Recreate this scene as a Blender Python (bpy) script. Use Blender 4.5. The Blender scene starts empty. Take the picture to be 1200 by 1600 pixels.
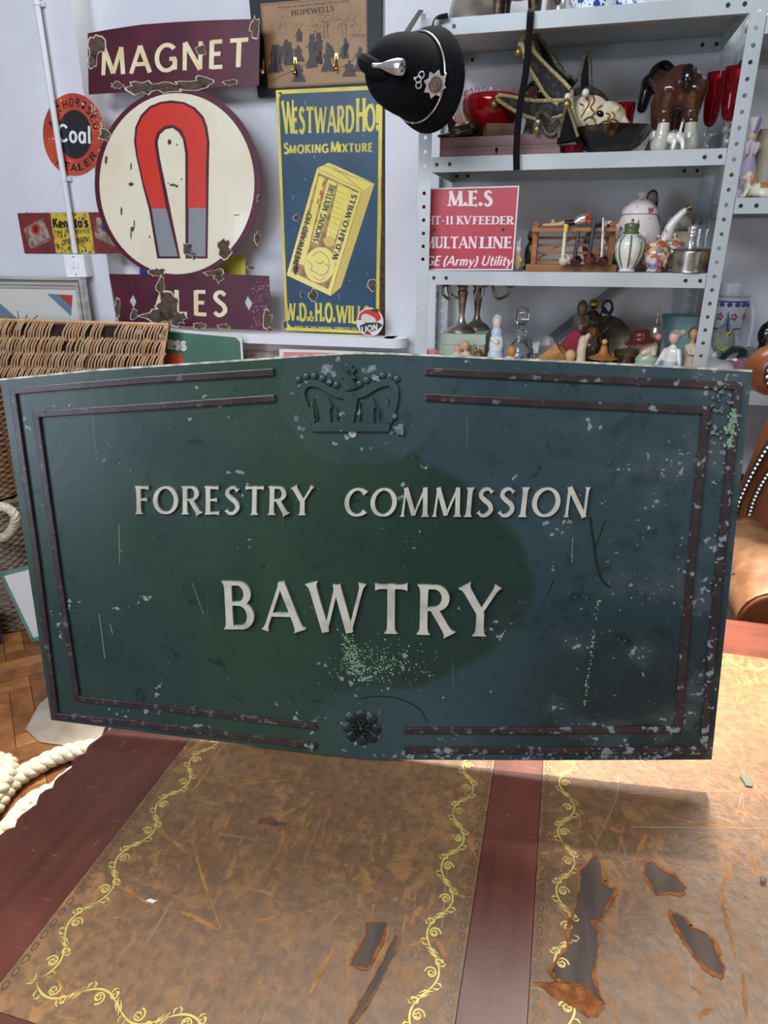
import bpy, bmesh, math, random
import numpy as np
from mathutils import Matrix, Vector, Quaternion

random.seed(7)
scene = bpy.context.scene
COL = scene.collection
PI = math.pi

# ------------------------------------------------------------------ camera
FPX = 1060.0                      # focal length in pixels of the 1200 x 1600 frame
TILT = math.radians(21.4)         # looking down
HEAD = math.radians(14.6)         # turned left of the wall's normal
CAM = np.array([0.0, 0.0, 1.5])
_h = np.array([-math.sin(HEAD), math.cos(HEAD), 0.0])
_z = np.array([0.0, 0.0, 1.0])
FW = _h * math.cos(TILT) - _z * math.sin(TILT)
UP = _h * math.sin(TILT) + _z * math.cos(TILT)
RT = np.cross(FW, UP)
cd = bpy.data.cameras.new('camera')
cd.sensor_fit = 'VERTICAL'
cd.sensor_height = 24.0
cd.lens = FPX / 1600.0 * 24.0
cd.clip_start = 0.02
cam = bpy.data.objects.new('camera', cd)
COL.objects.link(cam)
cam.matrix_world = Matrix(((RT[0], UP[0], -FW[0], CAM[0]), (RT[1], UP[1], -FW[1], CAM[1]),
                           (RT[2], UP[2], -FW[2], CAM[2]), (0, 0, 0, 1)))
scene.camera = cam

# ------------------------------------------------------------------ light
scene.view_settings.view_transform = 'Standard'
scene.view_settings.look = 'None'
scene.view_settings.gamma = 1.0
scene.view_settings.use_curve_mapping = False
scene.view_settings.exposure = 0.0
world = bpy.data.worlds.new('world')
scene.world = world
world.use_nodes = True
world.node_tree.nodes['Background'].inputs[0].default_value = (1.0, 0.97, 0.95, 1)
world.node_tree.nodes['Background'].inputs[1].default_value = 0.10


def aim(o, loc, tgt):
    o.location = loc
    o.rotation_euler = (Vector(tgt) - Vector(loc)).to_track_quat('-Z', 'Y').to_euler()


def area(name, loc, tgt, sx, sy, power, col):
    l = bpy.data.lights.new(name, 'AREA')
    l.shape = 'RECTANGLE'
    l.size, l.size_y, l.energy, l.color = sx, sy, power, col
    o = bpy.data.objects.new(name, l)
    COL.objects.link(o)
    aim(o, loc, tgt)
    return o


area('front_window_light', (-1.2, -0.9, 3.1), (-0.5, 2.4, 1.2), 2.6, 0.8, 98, (0.80, 0.87, 1.0))
area('low_window_light', (-2.4, -1.4, 1.5), (-0.3, 2.4, 1.3), 1.2, 1.2, 34, (0.70, 0.80, 1.0))
area('side_window_light', (2.4, -1.6, 1.9), (0.1, 1.8, 1.3), 1.0, 1.2, 16, (0.82, 0.89, 1.0))
area('skylight', (0.0, 2.75, 4.0), (0.0, 0.5, 0.77), 3.4, 1.3, 190, (1.0, 0.97, 0.92))


def beam(name, loc, tgt, deg, power):
    sp = bpy.data.lights.new(name, 'SPOT')
    sp.energy = power
    sp.color = (1.0, 0.93, 0.82)
    sp.shadow_soft_size = 0.14
    sp.spot_size = math.radians(deg)
    sp.spot_blend = 0.35
    so = bpy.data.objects.new(name, sp)
    COL.objects.link(so)
    aim(so, loc, tgt)


beam('sunbeam_desk', (0.1, 2.0, 4.2), (0.12, 1.30, 0.77), 17, 2500)
beam('sunbeam_floor', (-1.0, 1.9, 4.2), (-0.98, 1.25, 0.4), 18, 1300)


# ------------------------------------------------------------------ pixel -> place
def ray(x, y):
    return (x - 600) * RT + (800 - y) * UP + FPX * FW


def onY(x, y, Y):
    d = ray(x, y)
    return CAM + d * (Y - CAM[1]) / d[1]


def onZ(x, y, Z):
    d = ray(x, y)
    return CAM + d * (Z - CAM[2]) / d[2]


class Pl:
    """a plane with local x (u), y (v), z (n, towards the viewer)"""
    def __init__(s, o, u, v):
        s.o = np.array(o, float)
        s.u = np.array(u, float); s.u /= np.linalg.norm(s.u)
        s.n = np.cross(s.u, np.array(v, float)); s.n /= np.linalg.norm(s.n)
        s.v = np.cross(s.n, s.u)
        s.M = Matrix(((s.u[0], s.v[0], s.n[0], s.o[0]), (s.u[1], s.v[1], s.n[1], s.o[1]),
                      (s.u[2], s.v[2], s.n[2], s.o[2]), (0, 0, 0, 1)))

    def px(s, x, y):
        d = ray(x, y)
        p = CAM + d * (np.dot(s.o - CAM, s.n) / np.dot(d, s.n)) - s.o
        return (float(p @ s.u), float(p @ s.v))

    def pxs(s, pts):
        return [s.px(*p) for p in pts]


def wallplane(x, y, Y, lean=0.0, yaw=0.0):
    """plane through pixel (x, y) at depth Y; top leans away by lean (radians)"""
    o = onY(x, y, Y)
    return Pl(o, (math.cos(yaw), math.sin(yaw), 0),
              (-math.sin(yaw) * math.sin(lean), math.sin(lean), math.cos(lean)))


# ------------------------------------------------------------------ materials
def lin(h):
    h = h.lstrip('#')
    c = [int(h[i:i + 2], 16) / 255.0 for i in (0, 2, 4)]
    return tuple((v / 12.92 if v <= 0.04045 else ((v + 0.055) / 1.055) ** 2.4) for v in c) + (1.0,)


_mats = {}


def mat(name, hexc, rough=0.5, metal=0.0, var=None, scale=20.0, lo=0.42, hi=0.6, bump=0.0, bscale=60.0,
        trans=0.0, coat=0.0, stretch=(1, 1, 1), ior=1.45, spec=0.5, detail=4.0):
    if name in _mats:
        return _mats[name]
    m = bpy.data.materials.new(name)
    m.use_nodes = True
    nt = m.node_tree
    b = nt.nodes['Principled BSDF']
    b.inputs['Base Color'].default_value = lin(hexc)
    b.inputs['Roughness'].default_value = rough
    b.inputs['Metallic'].default_value = metal
    b.inputs['Transmission Weight'].default_value = trans
    b.inputs['Coat Weight'].default_value = coat
    b.inputs['IOR'].default_value = ior
    b.inputs['Specular IOR Level'].default_value = spec
    if var or bump:
        tc = nt.nodes.new('ShaderNodeTexCoord')
        mp = nt.nodes.new('ShaderNodeMapping')
        mp.inputs['Scale'].default_value = stretch
        nt.links.new(tc.outputs['Object'], mp.inputs['Vector'])
    if var:
        n = nt.nodes.new('ShaderNodeTexNoise')
        n.inputs['Scale'].default_value = scale
        n.inputs['Detail'].default_value = detail
        nt.links.new(mp.outputs[0], n.inputs['Vector'])
        r = nt.nodes.new('ShaderNodeValToRGB')
        r.color_ramp.elements[0].position = lo
        r.color_ramp.elements[0].color = lin(hexc)
        r.color_ramp.elements[1].position = hi
        r.color_ramp.elements[1].color = lin(var)
        nt.links.new(n.outputs['Fac'], r.inputs[0])
        nt.links.new(r.outputs[0], b.inputs['Base Color'])
    if bump:
        n2 = nt.nodes.new('ShaderNodeTexNoise')
        n2.inputs['Scale'].default_value = bscale
        n2.inputs['Detail'].default_value = 4
        nt.links.new(mp.outputs[0], n2.inputs['Vector'])
        bp = nt.nodes.new('ShaderNodeBump')
        bp.inputs['Strength'].default_value = bump
        bp.inputs['Distance'].default_value = 0.002
        nt.links.new(n2.outputs['Fac'], bp.inputs['Height'])
        nt.links.new(bp.outputs[0], b.inputs['Normal'])
    _mats[name] = m
    return m


class NT:
    """small helper for longer node trees"""
    def __init__(s, name, rough=0.5):
        s.m = bpy.data.materials.new(name)
        s.m.use_nodes = True
        s.t = s.m.node_tree
        s.b = s.t.nodes['Principled BSDF']
        s.b.inputs['Roughness'].default_value = rough
        s.co = s.t.nodes.new('ShaderNodeTexCoord').outputs['Object']
        sx = s.t.nodes.new('ShaderNodeSeparateXYZ')
        s.t.links.new(s.co, sx.inputs[0])
        s.x, s.y, s.z = sx.outputs

    def val(s, v, inp):
        if isinstance(v, (int, float)):
            inp.default_value = v
        elif isinstance(v, (tuple, list)):
            inp.default_value = v
        elif isinstance(v, str):
            inp.default_value = lin(v)
        else:
            s.t.links.new(v, inp)

    def noise(s, scale, detail=4, stretch=(1, 1, 1), off=(0, 0, 0), rough=0.5, rot=(0, 0, 0), dist=0.0):
        mp = s.t.nodes.new('ShaderNodeMapping')
        mp.inputs['Scale'].default_value = stretch
        mp.inputs['Location'].default_value = off
        mp.inputs['Rotation'].default_value = rot
        s.t.links.new(s.co, mp.inputs['Vector'])
        n = s.t.nodes.new('ShaderNodeTexNoise')
        n.inputs['Scale'].default_value = scale
        n.inputs['Detail'].default_value = detail
        n.inputs['Roughness'].default_value = rough
        n.inputs['Distortion'].default_value = dist
        s.t.links.new(mp.outputs[0], n.inputs['Vector'])
        return n.outputs['Fac']

    def ramp(s, v, a, b, smooth=True):
        n = s.t.nodes.new('ShaderNodeMapRange')
        n.interpolation_type = 'SMOOTHSTEP' if smooth else 'LINEAR'
        s.val(v, n.inputs['Value'])
        n.inputs['From Min'].default_value = a
        n.inputs['From Max'].default_value = b
        return n.outputs['Result']

    def op(s, k, a, b=0.0):
        n = s.t.nodes.new('ShaderNodeMath')
        n.operation = k
        s.val(a, n.inputs[0]); s.val(b, n.inputs[1])
        return n.outputs[0]

    def mix(s, f, a, b):
        n = s.t.nodes.new('ShaderNodeMix')
        n.data_type = 'RGBA'
        s.val(f, n.inputs['Factor']); s.val(a, n.inputs['A']); s.val(b, n.inputs['B'])
        return n.outputs['Result']

    def color(s, c):
        s.val(c, s.b.inputs['Base Color'])

    def bump(s, h, strength=0.3, dist=0.002):
        bp = s.t.nodes.new('ShaderNodeBump')
        bp.inputs['Strength'].default_value = strength
        bp.inputs['Distance'].default_value = dist
        s.t.links.new(h, bp.inputs['Height'])
        s.t.links.new(bp.outputs[0], s.b.inputs['Normal'])


# ------------------------------------------------------------------ mesh builder
def vec(p):
    return np.array(p, float)


def catmull(pts, n=6, closed=False):
    P = [vec(p) for p in pts]
    if len(P) < 3 and not closed:
        return [P[0] + (P[-1] - P[0]) * i / n for i in range(n + 1)]
    out = []
    N = len(P)
    rng = range(N) if closed else range(N - 1)
    for i in rng:
        if closed:
            p0, p1, p2, p3 = P[(i - 1) % N], P[i], P[(i + 1) % N], P[(i + 2) % N]
        else:
            p0 = P[i - 1] if i > 0 else 2 * P[0] - P[1]
            p1, p2 = P[i], P[i + 1]
            p3 = P[i + 2] if i + 2 < N else 2 * P[-1] - P[-2]
        for k in range(n):
            t = k / n
            out.append(0.5 * ((2 * p1) + (-p0 + p2) * t + (2 * p0 - 5 * p1 + 4 * p2 - p3) * t * t
                              + (-p0 + 3 * p1 - 3 * p2 + p3) * t ** 3))
    if not closed:
        out.append(P[-1])
    return out


class MB:
    def __init__(s):
        s.v, s.f, s.mi = [], [], []

    def face(s, idx, mi=0):
        s.f.append(tuple(idx)); s.mi.append(mi)

    def add(s, verts, faces, mi=0):
        o = len(s.v)
        s.v += [tuple(float(c) for c in p) for p in verts]
        for f in faces:
            s.face([i + o for i in f], mi)

    def box(s, lo, hi, mi=0, R=None, at=None):
        x0, y0, z0 = lo; x1, y1, z1 = hi
        P = [(x0, y0, z0), (x1, y0, z0), (x1, y1, z0), (x0, y1, z0), (x0, y0, z1), (x1, y0, z1), (x1, y1, z1), (x0, y1, z1)]
        if R is not None:
            P = [tuple(R @ Vector(p)) for p in P]
        if at is not None:
            P = [tuple(np.array(p) + np.array(at)) for p in P]
        s.add(P, [(0, 3, 2, 1), (4, 5, 6, 7), (0, 1, 5, 4), (1, 2, 6, 5), (2, 3, 7, 6), (3, 0, 4, 7)], mi)
        return s

    def tube(s, path, r, seg=8, mi=0, cap=True, closed=False, flat=1.0, ref=None):
        """sweep; r number or list; flat squashes the section along the second axis"""
        P = [vec(p) for p in path]
        n = len(P)
        T = []
        for i in range(n):
            if closed:
                t = P[(i + 1) % n] - P[i - 1]
            else:
                t = P[min(i + 1, n - 1)] - P[max(i - 1, 0)]
            l = np.linalg.norm(t)
            T.append(t / l if l > 1e-12 else np.array([0, 0, 1.0]))
        a = vec(ref) if ref is not None else (np.array([0, 0, 1.0]) if abs(T[0][2]) < 0.9 else np.array([1.0, 0, 0]))
        rings = []
        for i in range(n):
            a = (vec(ref) if ref is not None else a)
            a = a - T[i] * (a @ T[i])
            a /= max(np.linalg.norm(a), 1e-9)
            b = np.cross(T[i], a)
            rr = r[i] if hasattr(r, '__len__') else r
            rings.append([P[i] + rr * (math.cos(2 * PI * k / seg) * b + flat * math.sin(2 * PI * k / seg) * a) for k in range(seg)])
        V = [p for R_ in rings for p in R_]
        F = []
        for i in range(n if closed else n - 1):
            j = (i + 1) % n
            for k in range(seg):
                F.append((i * seg + k, i * seg + (k + 1) % seg, j * seg + (k + 1) % seg, j * seg + k))
        if cap and not closed:
            F.append(tuple(reversed(range(seg))))
            F.append(tuple((n - 1) * seg + k for k in range(seg)))
        s.add(V, F, mi)
        return s

    def lathe(s, prof, c=(0, 0, 0), seg=24, mi=0, axis=None, wob=None, sx=1.0, sy=1.0):
        """prof: (radius, height) list; closes ends whose radius is 0"""
        R = Matrix.Identity(3) if axis is None else Vector((0, 0, 1)).rotation_difference(Vector(axis).normalized()).to_matrix()
        V, F = [], []
        for i, (r, z) in enumerate(prof):
            for k in range(seg):
                a = 2 * PI * k / seg
                q = r * (wob(a, i) if wob else 1.0)
                p = R @ Vector((q * math.cos(a) * sx, q * math.sin(a) * sy, z))
                V.append((p[0] + c[0], p[1] + c[1], p[2] + c[2]))
        for i in range(len(prof) - 1):
            for k in range(seg):
                F.append((i * seg + k, i * seg + (k + 1) % seg, (i + 1) * seg + (k + 1) % seg, (i + 1) * seg + k))
        F.append(tuple(reversed(range(seg))))
        F.append(tuple((len(prof) - 1) * seg + k for k in range(seg)))
        s.add(V, F, mi)
        return s

    def ball(s, c, r, seg=14, mi=0, R=None):
        rr = r if hasattr(r, '__len__') else (r, r, r)
        V, F = [], []
        nr = max(4, seg // 2)
        for i in range(1, nr):
            t = PI * i / nr
            for k in range(seg):
                a = 2 * PI * k / seg
                V.append(Vector((rr[0] * math.sin(t) * math.cos(a), rr[1] * math.sin(t) * math.sin(a), rr[2] * math.cos(t))))
        V += [Vector((0, 0, rr[2])), Vector((0, 0, -rr[2]))]
        for i in range(nr - 2):
            for k in range(seg):
                F.append((i * seg + k, (i + 1) * seg + k, (i + 1) * seg + (k + 1) % seg, i * seg + (k + 1) % seg))
        T, B = len(V) - 2, len(V) - 1
        for k in range(seg):
            F.append((T, k, (k + 1) % seg))
            F.append((B, (nr - 2) * seg + (k + 1) % seg, (nr - 2) * seg + k))
        if R is not None:
            V = [R @ p for p in V]
        s.add([(p[0] + c[0], p[1] + c[1], p[2] + c[2]) for p in V], F, mi)
        return s

    def prism(s, poly, d0, d1, mi=0, side=None):
        """polygon in local x, y pulled from z = d0 to d1"""
        n = len(poly)
        A = sum(poly[i][0] * poly[(i + 1) % n][1] - poly[(i + 1) % n][0] * poly[i][1] for i in range(n))
        if A < 0:
            poly = list(reversed(poly))
        o = len(s.v)
        s.v += [(p[0], p[1], d0) for p in poly] + [(p[0], p[1], d1) for p in poly]
        s.face([o + n + i for i in range(n)], mi)
        s.face([o + i for i in reversed(range(n))], mi if side is None else side)
        for i in range(n):
            j = (i + 1) % n
            s.face((o + i, o + j, o + n + j, o + n + i), mi if side is None else side)
        return s

    def strip(s, L, R, d0, d1, mi=0, closed=False):
        """ribbon between two 2-D point lists, pulled from d0 to d1"""
        n = len(L)
        o = len(s.v)
        for P, d in ((L, d1), (R, d1), (L, d0), (R, d0)):
            s.v += [(float(p[0]), float(p[1]), d) for p in P]
        for i in range(n if closed else n - 1):
            j = (i + 1) % n
            s.face((o + i, o + j, o + n + j, o + n + i)[::-1], mi)
            s.face((o + 2 * n + i, o + 2 * n + j, o + j, o + i)[::-1], mi)
            s.face((o + n + i, o + n + j, o + 3 * n + j, o + 3 * n + i)[::-1], mi)
        if not closed:
            s.face((o, o + n, o + 3 * n, o + 2 * n)[::-1], mi)
            s.face((o + 2 * n - 1, o + n - 1, o + 3 * n - 1, o + 4 * n - 1)[::-1], mi)
        return s

    def line(s, pts, w, d0, d1, mi=0, closed=False):
        """2-D polyline of width w (number or list) as a ribbon, mitred"""
        P = [vec(p) for p in pts]
        n = len(P)
        L, R = [], []
        for i in range(n):
            a = P[i] - P[i - 1] if (i > 0 or closed) else P[1] - P[0]
            b = P[(i + 1) % n] - P[i] if (i < n - 1 or closed) else P[-1] - P[-2]
            a = a / max(np.linalg.norm(a), 1e-9); b = b / max(np.linalg.norm(b), 1e-9)
            na, nb = np.array([-a[1], a[0]]), np.array([-b[1], b[0]])
            m = na + nb
            q = m @ m
            m = m * (2 / q) if q > 0.4 else na
            ww = (w[i] if hasattr(w, '__len__') else w) / 2
            L.append(P[i] + m * ww); R.append(P[i] - m * ww)
        return s.strip(L, R, d0, d1, mi, closed)

    def build(s, name, mats, parent=None, smooth=35, loc=None, M=None):
        me = bpy.data.meshes.new(name)
        me.from_pydata(s.v, [], s.f)
        ms = mats if isinstance(mats, (list, tuple)) else [mats]
        for m in ms:
            me.materials.append(m)
        me.polygons.foreach_set('material_index', s.mi)
        me.update()
        bm = bmesh.new(); bm.from_mesh(me)
        bmesh.ops.recalc_face_normals(bm, faces=bm.faces[:])
        bm.to_mesh(me); bm.free()
        if smooth:
            me.polygons.foreach_set('use_smooth', [True] * len(me.polygons))
            me.set_sharp_from_angle(angle=math.radians(smooth))
        o = bpy.data.objects.new(name, me)
        COL.objects.link(o)
        if parent is not None:
            o.parent = parent
        if M is not None:
            o.matrix_world = M
        elif loc is not None:
            o.location = loc
        return o


def tag(o, label=None, cat=None, group=None, kind=None):
    if label: o['label'] = label
    if cat: o['category'] = cat
    if group: o['group'] = group
    if kind: o['kind'] = kind
    return o


def thing(name, label, cat, loc, group=None, rz=0.0, M=None):
    o = bpy.data.objects.new(name, None)
    COL.objects.link(o)
    o.empty_display_size = 0.02
    if M is not None:
        o.matrix_world = M
    else:
        o.location = tuple(float(c) for c in loc); o.rotation_euler = (0, 0, rz)
    return tag(o, label, cat, group)


def ell(c, r, n=48, a0=0.0, a1=360.0, rot=0.0):
    out = []
    full = abs(a1 - a0) >= 360
    cr, sr = math.cos(rot), math.sin(rot)
    for i in range(n if full else n + 1):
        a = math.radians(a0 + (a1 - a0) * i / n)
        x, y = r[0] * math.cos(a), r[1] * math.sin(a)
        out.append((c[0] + x * cr - y * sr, c[1] + x * sr + y * cr))
    return out


def blotch(c, r, n=14, rough=0.35, seed=0, asp=1.0, rot=0.0):
    rnd = random.Random(seed * 7919 + 13)
    out = []
    for i in range(n):
        a = 2 * PI * i / n
        q = r * (1 + rough * (rnd.random() * 2 - 1))
        x, y = q * math.cos(a), q * math.sin(a) * asp
        out.append((c[0] + x * math.cos(rot) - y * math.sin(rot), c[1] + x * math.sin(rot) + y * math.cos(rot)))
    return out


def blob(name, prims, vox, mats, parent=None, colorfn=None, smooth_it=4, loc=None):
    """one continuous surface grown over balls and tapered capsules"""
    mb = MB()
    for p in prims:
        if p[0] == 'e':
            R = p[3] if len(p) > 3 else None
            mb.ball(p[1], p[2], 16, R=R)
        else:
            a, b, ra, rb = vec(p[1]), vec(p[2]), p[3], p[4]
            n = 6
            L = np.linalg.norm(b - a)
            mb.tube([a + (b - a) * i / n for i in range(n + 1)], [ra + (rb - ra) * i / n for i in range(n + 1)], 12)
            mb.ball(a, ra, 12); mb.ball(b, rb, 12)
    me = bpy.data.meshes.new(name)
    me.from_pydata(mb.v, [], mb.f)
    o = bpy.data.objects.new(name, me)
    COL.objects.link(o)
    md = o.modifiers.new('r', 'REMESH'); md.mode = 'VOXEL'; md.voxel_size = vox
    if smooth_it:
        sm = o.modifiers.new('s', 'SMOOTH'); sm.iterations = smooth_it; sm.factor = 0.5
    dg = bpy.context.evaluated_depsgraph_get()
    me2 = bpy.data.meshes.new_from_object(o.evaluated_get(dg))
    o.modifiers.clear()
    o.data = me2
    me2.name = name
    bpy.data.meshes.remove(me)
    zmin = min(v.co.z for v in me2.vertices)
    if -.06 < zmin < 0 and name not in ('face', 'hair'):                                           # flat foot
        for v in me2.vertices:
            v.co.z = max(v.co.z, 0.0)
    ms = mats if isinstance(mats, (list, tuple)) else [mats]
    me2.materials.clear()
    for m in ms:
        me2.materials.append(m)
    if colorfn:
        for p in me2.polygons:
            p.material_index = colorfn(p.center)
    me2.polygons.foreach_set('use_smooth', [True] * len(me2.polygons))
    if parent is not None:
        o.parent = parent
    if loc is not None:
        o.location = loc
    return o
# ------------------------------------------------------------------ lettering (strokes with thick and thin)
def _a(cx, cy, rx, ry, a0, a1, n=18):
    return ('C', [(cx + rx * math.cos(math.radians(a0 + (a1 - a0) * i / n)), cy + ry * math.sin(math.radians(a0 + (a1 - a0) * i / n))) for i in range(n + 1)])


def _l(x0, y0, x1, y1, k='T', e=3):      # e: bit 1 start serif, bit 2 end serif
    return ('L', [(x0, y0), (x1, y1)], k, e)


def _s(pts, n=7):
    return ('S', [tuple(p) for p in catmull(pts, n)])


G = {
    'A': (.80, [_l(.05, 0, .40, 1, 't', 1), _l(.40, 1, .76, 0, 'T', 2), _l(.19, .33, .62, .33, 't', 0)]),
    'B': (.64, [_l(.12, 0, .12, 1), _l(.12, .96, .32, .96, 't', 0), _a(.32, .75, .19, .21, 90, -90), _l(.32, .54, .12, .54, 't', 0), _a(.33, .29, .23, .25, 90, -90), _l(.33, .04, .12, .04, 't', 0)]),
    'C': (.74, [_a(.42, .5, .36, .46, 42, 318, 26)]),
    'D': (.76, [_l(.12, 0, .12, 1), _l(.12, .96, .32, .96, 't', 0), _a(.32, .5, .36, .46, 90, -90), _l(.32, .04, .12, .04, 't', 0)]),
    'E': (.56, [_l(.12, 0, .12, 1), _l(.12, .95, .48, .95, 't', 2), _l(.12, .52, .43, .52, 't', 2), _l(.12, .05, .51, .05, 't', 2)]),
    'F': (.52, [_l(.12, 0, .12, 1), _l(.12, .95, .48, .95, 't', 2), _l(.12, .52, .42, .52, 't', 2)]),
    'G': (.80, [_a(.42, .5, .36, .46, 42, 330, 26), _l(.72, .05, .72, .45, 'T', 0), _l(.52, .45, .76, .45, 't', 0)]),
    'H': (.80, [_l(.12, 0, .12, 1), _l(.68, 0, .68, 1), _l(.12, .52, .68, .52, 't', 0)]),
    'I': (.26, [_l(.13, 0, .13, 1)]),
    'J': (.42, [_l(.28, 1, .28, .22, 'T', 1), _a(.14, .22, .14, .2, 0, -150, 8)]),
    'K': (.70, [_l(.12, 0, .12, 1), _l(.12, .42, .58, 1, 't', 2), _l(.28, .58, .66, 0, 'T', 2)]),
    'L': (.54, [_l(.12, 0, .12, 1), _l(.12, .05, .50, .05, 't', 2)]),
    'M': (.94, [_l(.09, 0, .15, 1, 't', 1), _l(.15, 1, .47, .05, 'T', 0), _l(.47, .05, .79, 1, 't', 0), _l(.79, 1, .85, 0, 'T', 2)]),
    'N': (.80, [_l(.12, 0, .12, 1, 't', 3), _l(.12, 1, .68, 0, 'T', 0), _l(.68, 0, .68, 1, 't', 2)]),
    'O': (.88, [_a(.44, .5, .37, .46, 0, 360, 32)]),
    'P': (.60, [_l(.12, 0, .12, 1), _l(.12, .96, .32, .96, 't', 0), _a(.32, .73, .22, .23, 90, -90), _l(.32, .50, .12, .50, 't', 0)]),
    'R': (.68, [_l(.12, 0, .12, 1), _l(.12, .96, .32, .96, 't', 0), _a(.32, .74, .21, .22, 90, -90), _l(.32, .52, .12, .52, 't', 0), _l(.32, .52, .62, 0, 'T', 2)]),
    'S': (.56, [_s([(.46, .84), (.32, .955), (.15, .90), (.10, .73), (.24, .57), (.40, .43), (.46, .24), (.34, .07), (.18, .045), (.06, .16)])]),
    'T': (.70, [_l(.35, 0, .35, 1, 'T', 1), _l(.04, .95, .66, .95, 't', 3)]),
    'U': (.76, [_l(.12, 1, .12, .32, 'T', 1), _a(.37, .32, .25, .27, 180, 360, 14), _l(.62, .32, .62, 1, 't', 2)]),
    'V': (.76, [_l(.05, 1, .38, 0, 'T', 1), _l(.38, 0, .71, 1, 't', 2)]),
    'W': (1.10, [_l(.05, 1, .32, 0, 'T', 1), _l(.32, 0, .55, .96, 't', 2), _l(.55, .96, .80, 0, 'T', 0), _l(.80, 0, 1.05, 1, 't', 2)]),
    'X': (.74, [_l(.07, 1, .67, 0, 'T', 3), _l(.07, 0, .67, 1, 't', 3)]),
    'Y': (.70, [_l(.04, 1, .35, .46, 'T', 1), _l(.66, 1, .35, .46, 't', 1), _l(.35, 0, .35, .47, 'T', 1)]),
    '&': (.80, [_s([(.74, .5), (.55, .1), (.28, .03), (.1, .25), (.3, .52), (.45, .76), (.33, .95), (.2, .78), (.35, .48), (.72, .02)], 5)]),
    '1': (.40, [_l(.22, 0, .22, 1, 'T', 1), _l(.06, .82, .22, .97, 't', 0)]),
    '-': (.42, [_l(.08, .42, .34, .42, 't', 0)]),
    '.': (.26, [('D', (.13, .07), .075)]),
    '!': (.28, [_l(.14, .30, .14, 1, 'T', 0), ('D', (.14, .07), .08)]),
    "'": (.2, [_l(.1, .75, .1, 1, 'T', 0)]),
    '(': (.36, [_a(.42, .42, .28, .62, 115, 245, 14)]),
    ')': (.36, [_a(-.06, .42, .28, .62, 65, -65, 14)]),
    'a': (.58, [_a(.27, .32, .2, .29, 0, 360, 20), _l(.47, 0, .47, .64, 'T', 0)]),
    'e': (.58, [_a(.29, .32, .22, .29, 0, 320, 20), _l(.07, .33, .50, .33, 't', 0)]),
    'i': (.24, [_l(.12, 0, .12, .62, 'T', 0), ('D', (.12, .82), .08)]),
    'l': (.24, [_l(.12, 0, .12, 1, 'T', 0)]),
    'm': (.86, [_l(.12, 0, .12, .64, 'T', 0), _a(.26, .42, .15, .19, 180, 0, 10), _l(.41, 0, .41, .42, 'T', 0), _a(.56, .42, .15, .19, 180, 0, 10), _l(.71, 0, .71, .42, 'T', 0)]),
    'n': (.60, [_l(.12, 0, .12, .64, 'T', 0), _a(.30, .40, .18, .21, 180, 0, 12), _l(.48, 0, .48, .40, 'T', 0)]),
    'o': (.60, [_a(.30, .32, .22, .29, 0, 360, 24)]),
    'p': (.58, [_l(.12, -.28, .12, .62, 'T', 0), _a(.31, .32, .2, .29, 0, 360, 20)]),
    'r': (.40, [_l(.12, 0, .12, .64, 'T', 0), _a(.31, .38, .19, .23, 180, 75, 8)]),
    's': (.48, [_s([(.40, .53), (.25, .61), (.11, .50), (.24, .34), (.39, .18), (.25, .03), (.07, .11)], 5)]),
    't': (.38, [_l(.17, .08, .17, .88, 'T', 0), _l(.03, .60, .34, .60, 't', 0), _s([(.17, .12), (.24, .03), (.35, .06)], 4)]),
    'v': (.52, [_l(.05, .62, .26, 0, 'T', 0), _l(.26, 0, .47, .62, 't', 0)]),
    'y': (.54, [_l(.06, .62, .28, .03, 'T', 0), _l(.49, .62, .16, -.28, 't', 0)]),
    ' ': (.42, []),
}


FLARE = [1.0]


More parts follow.
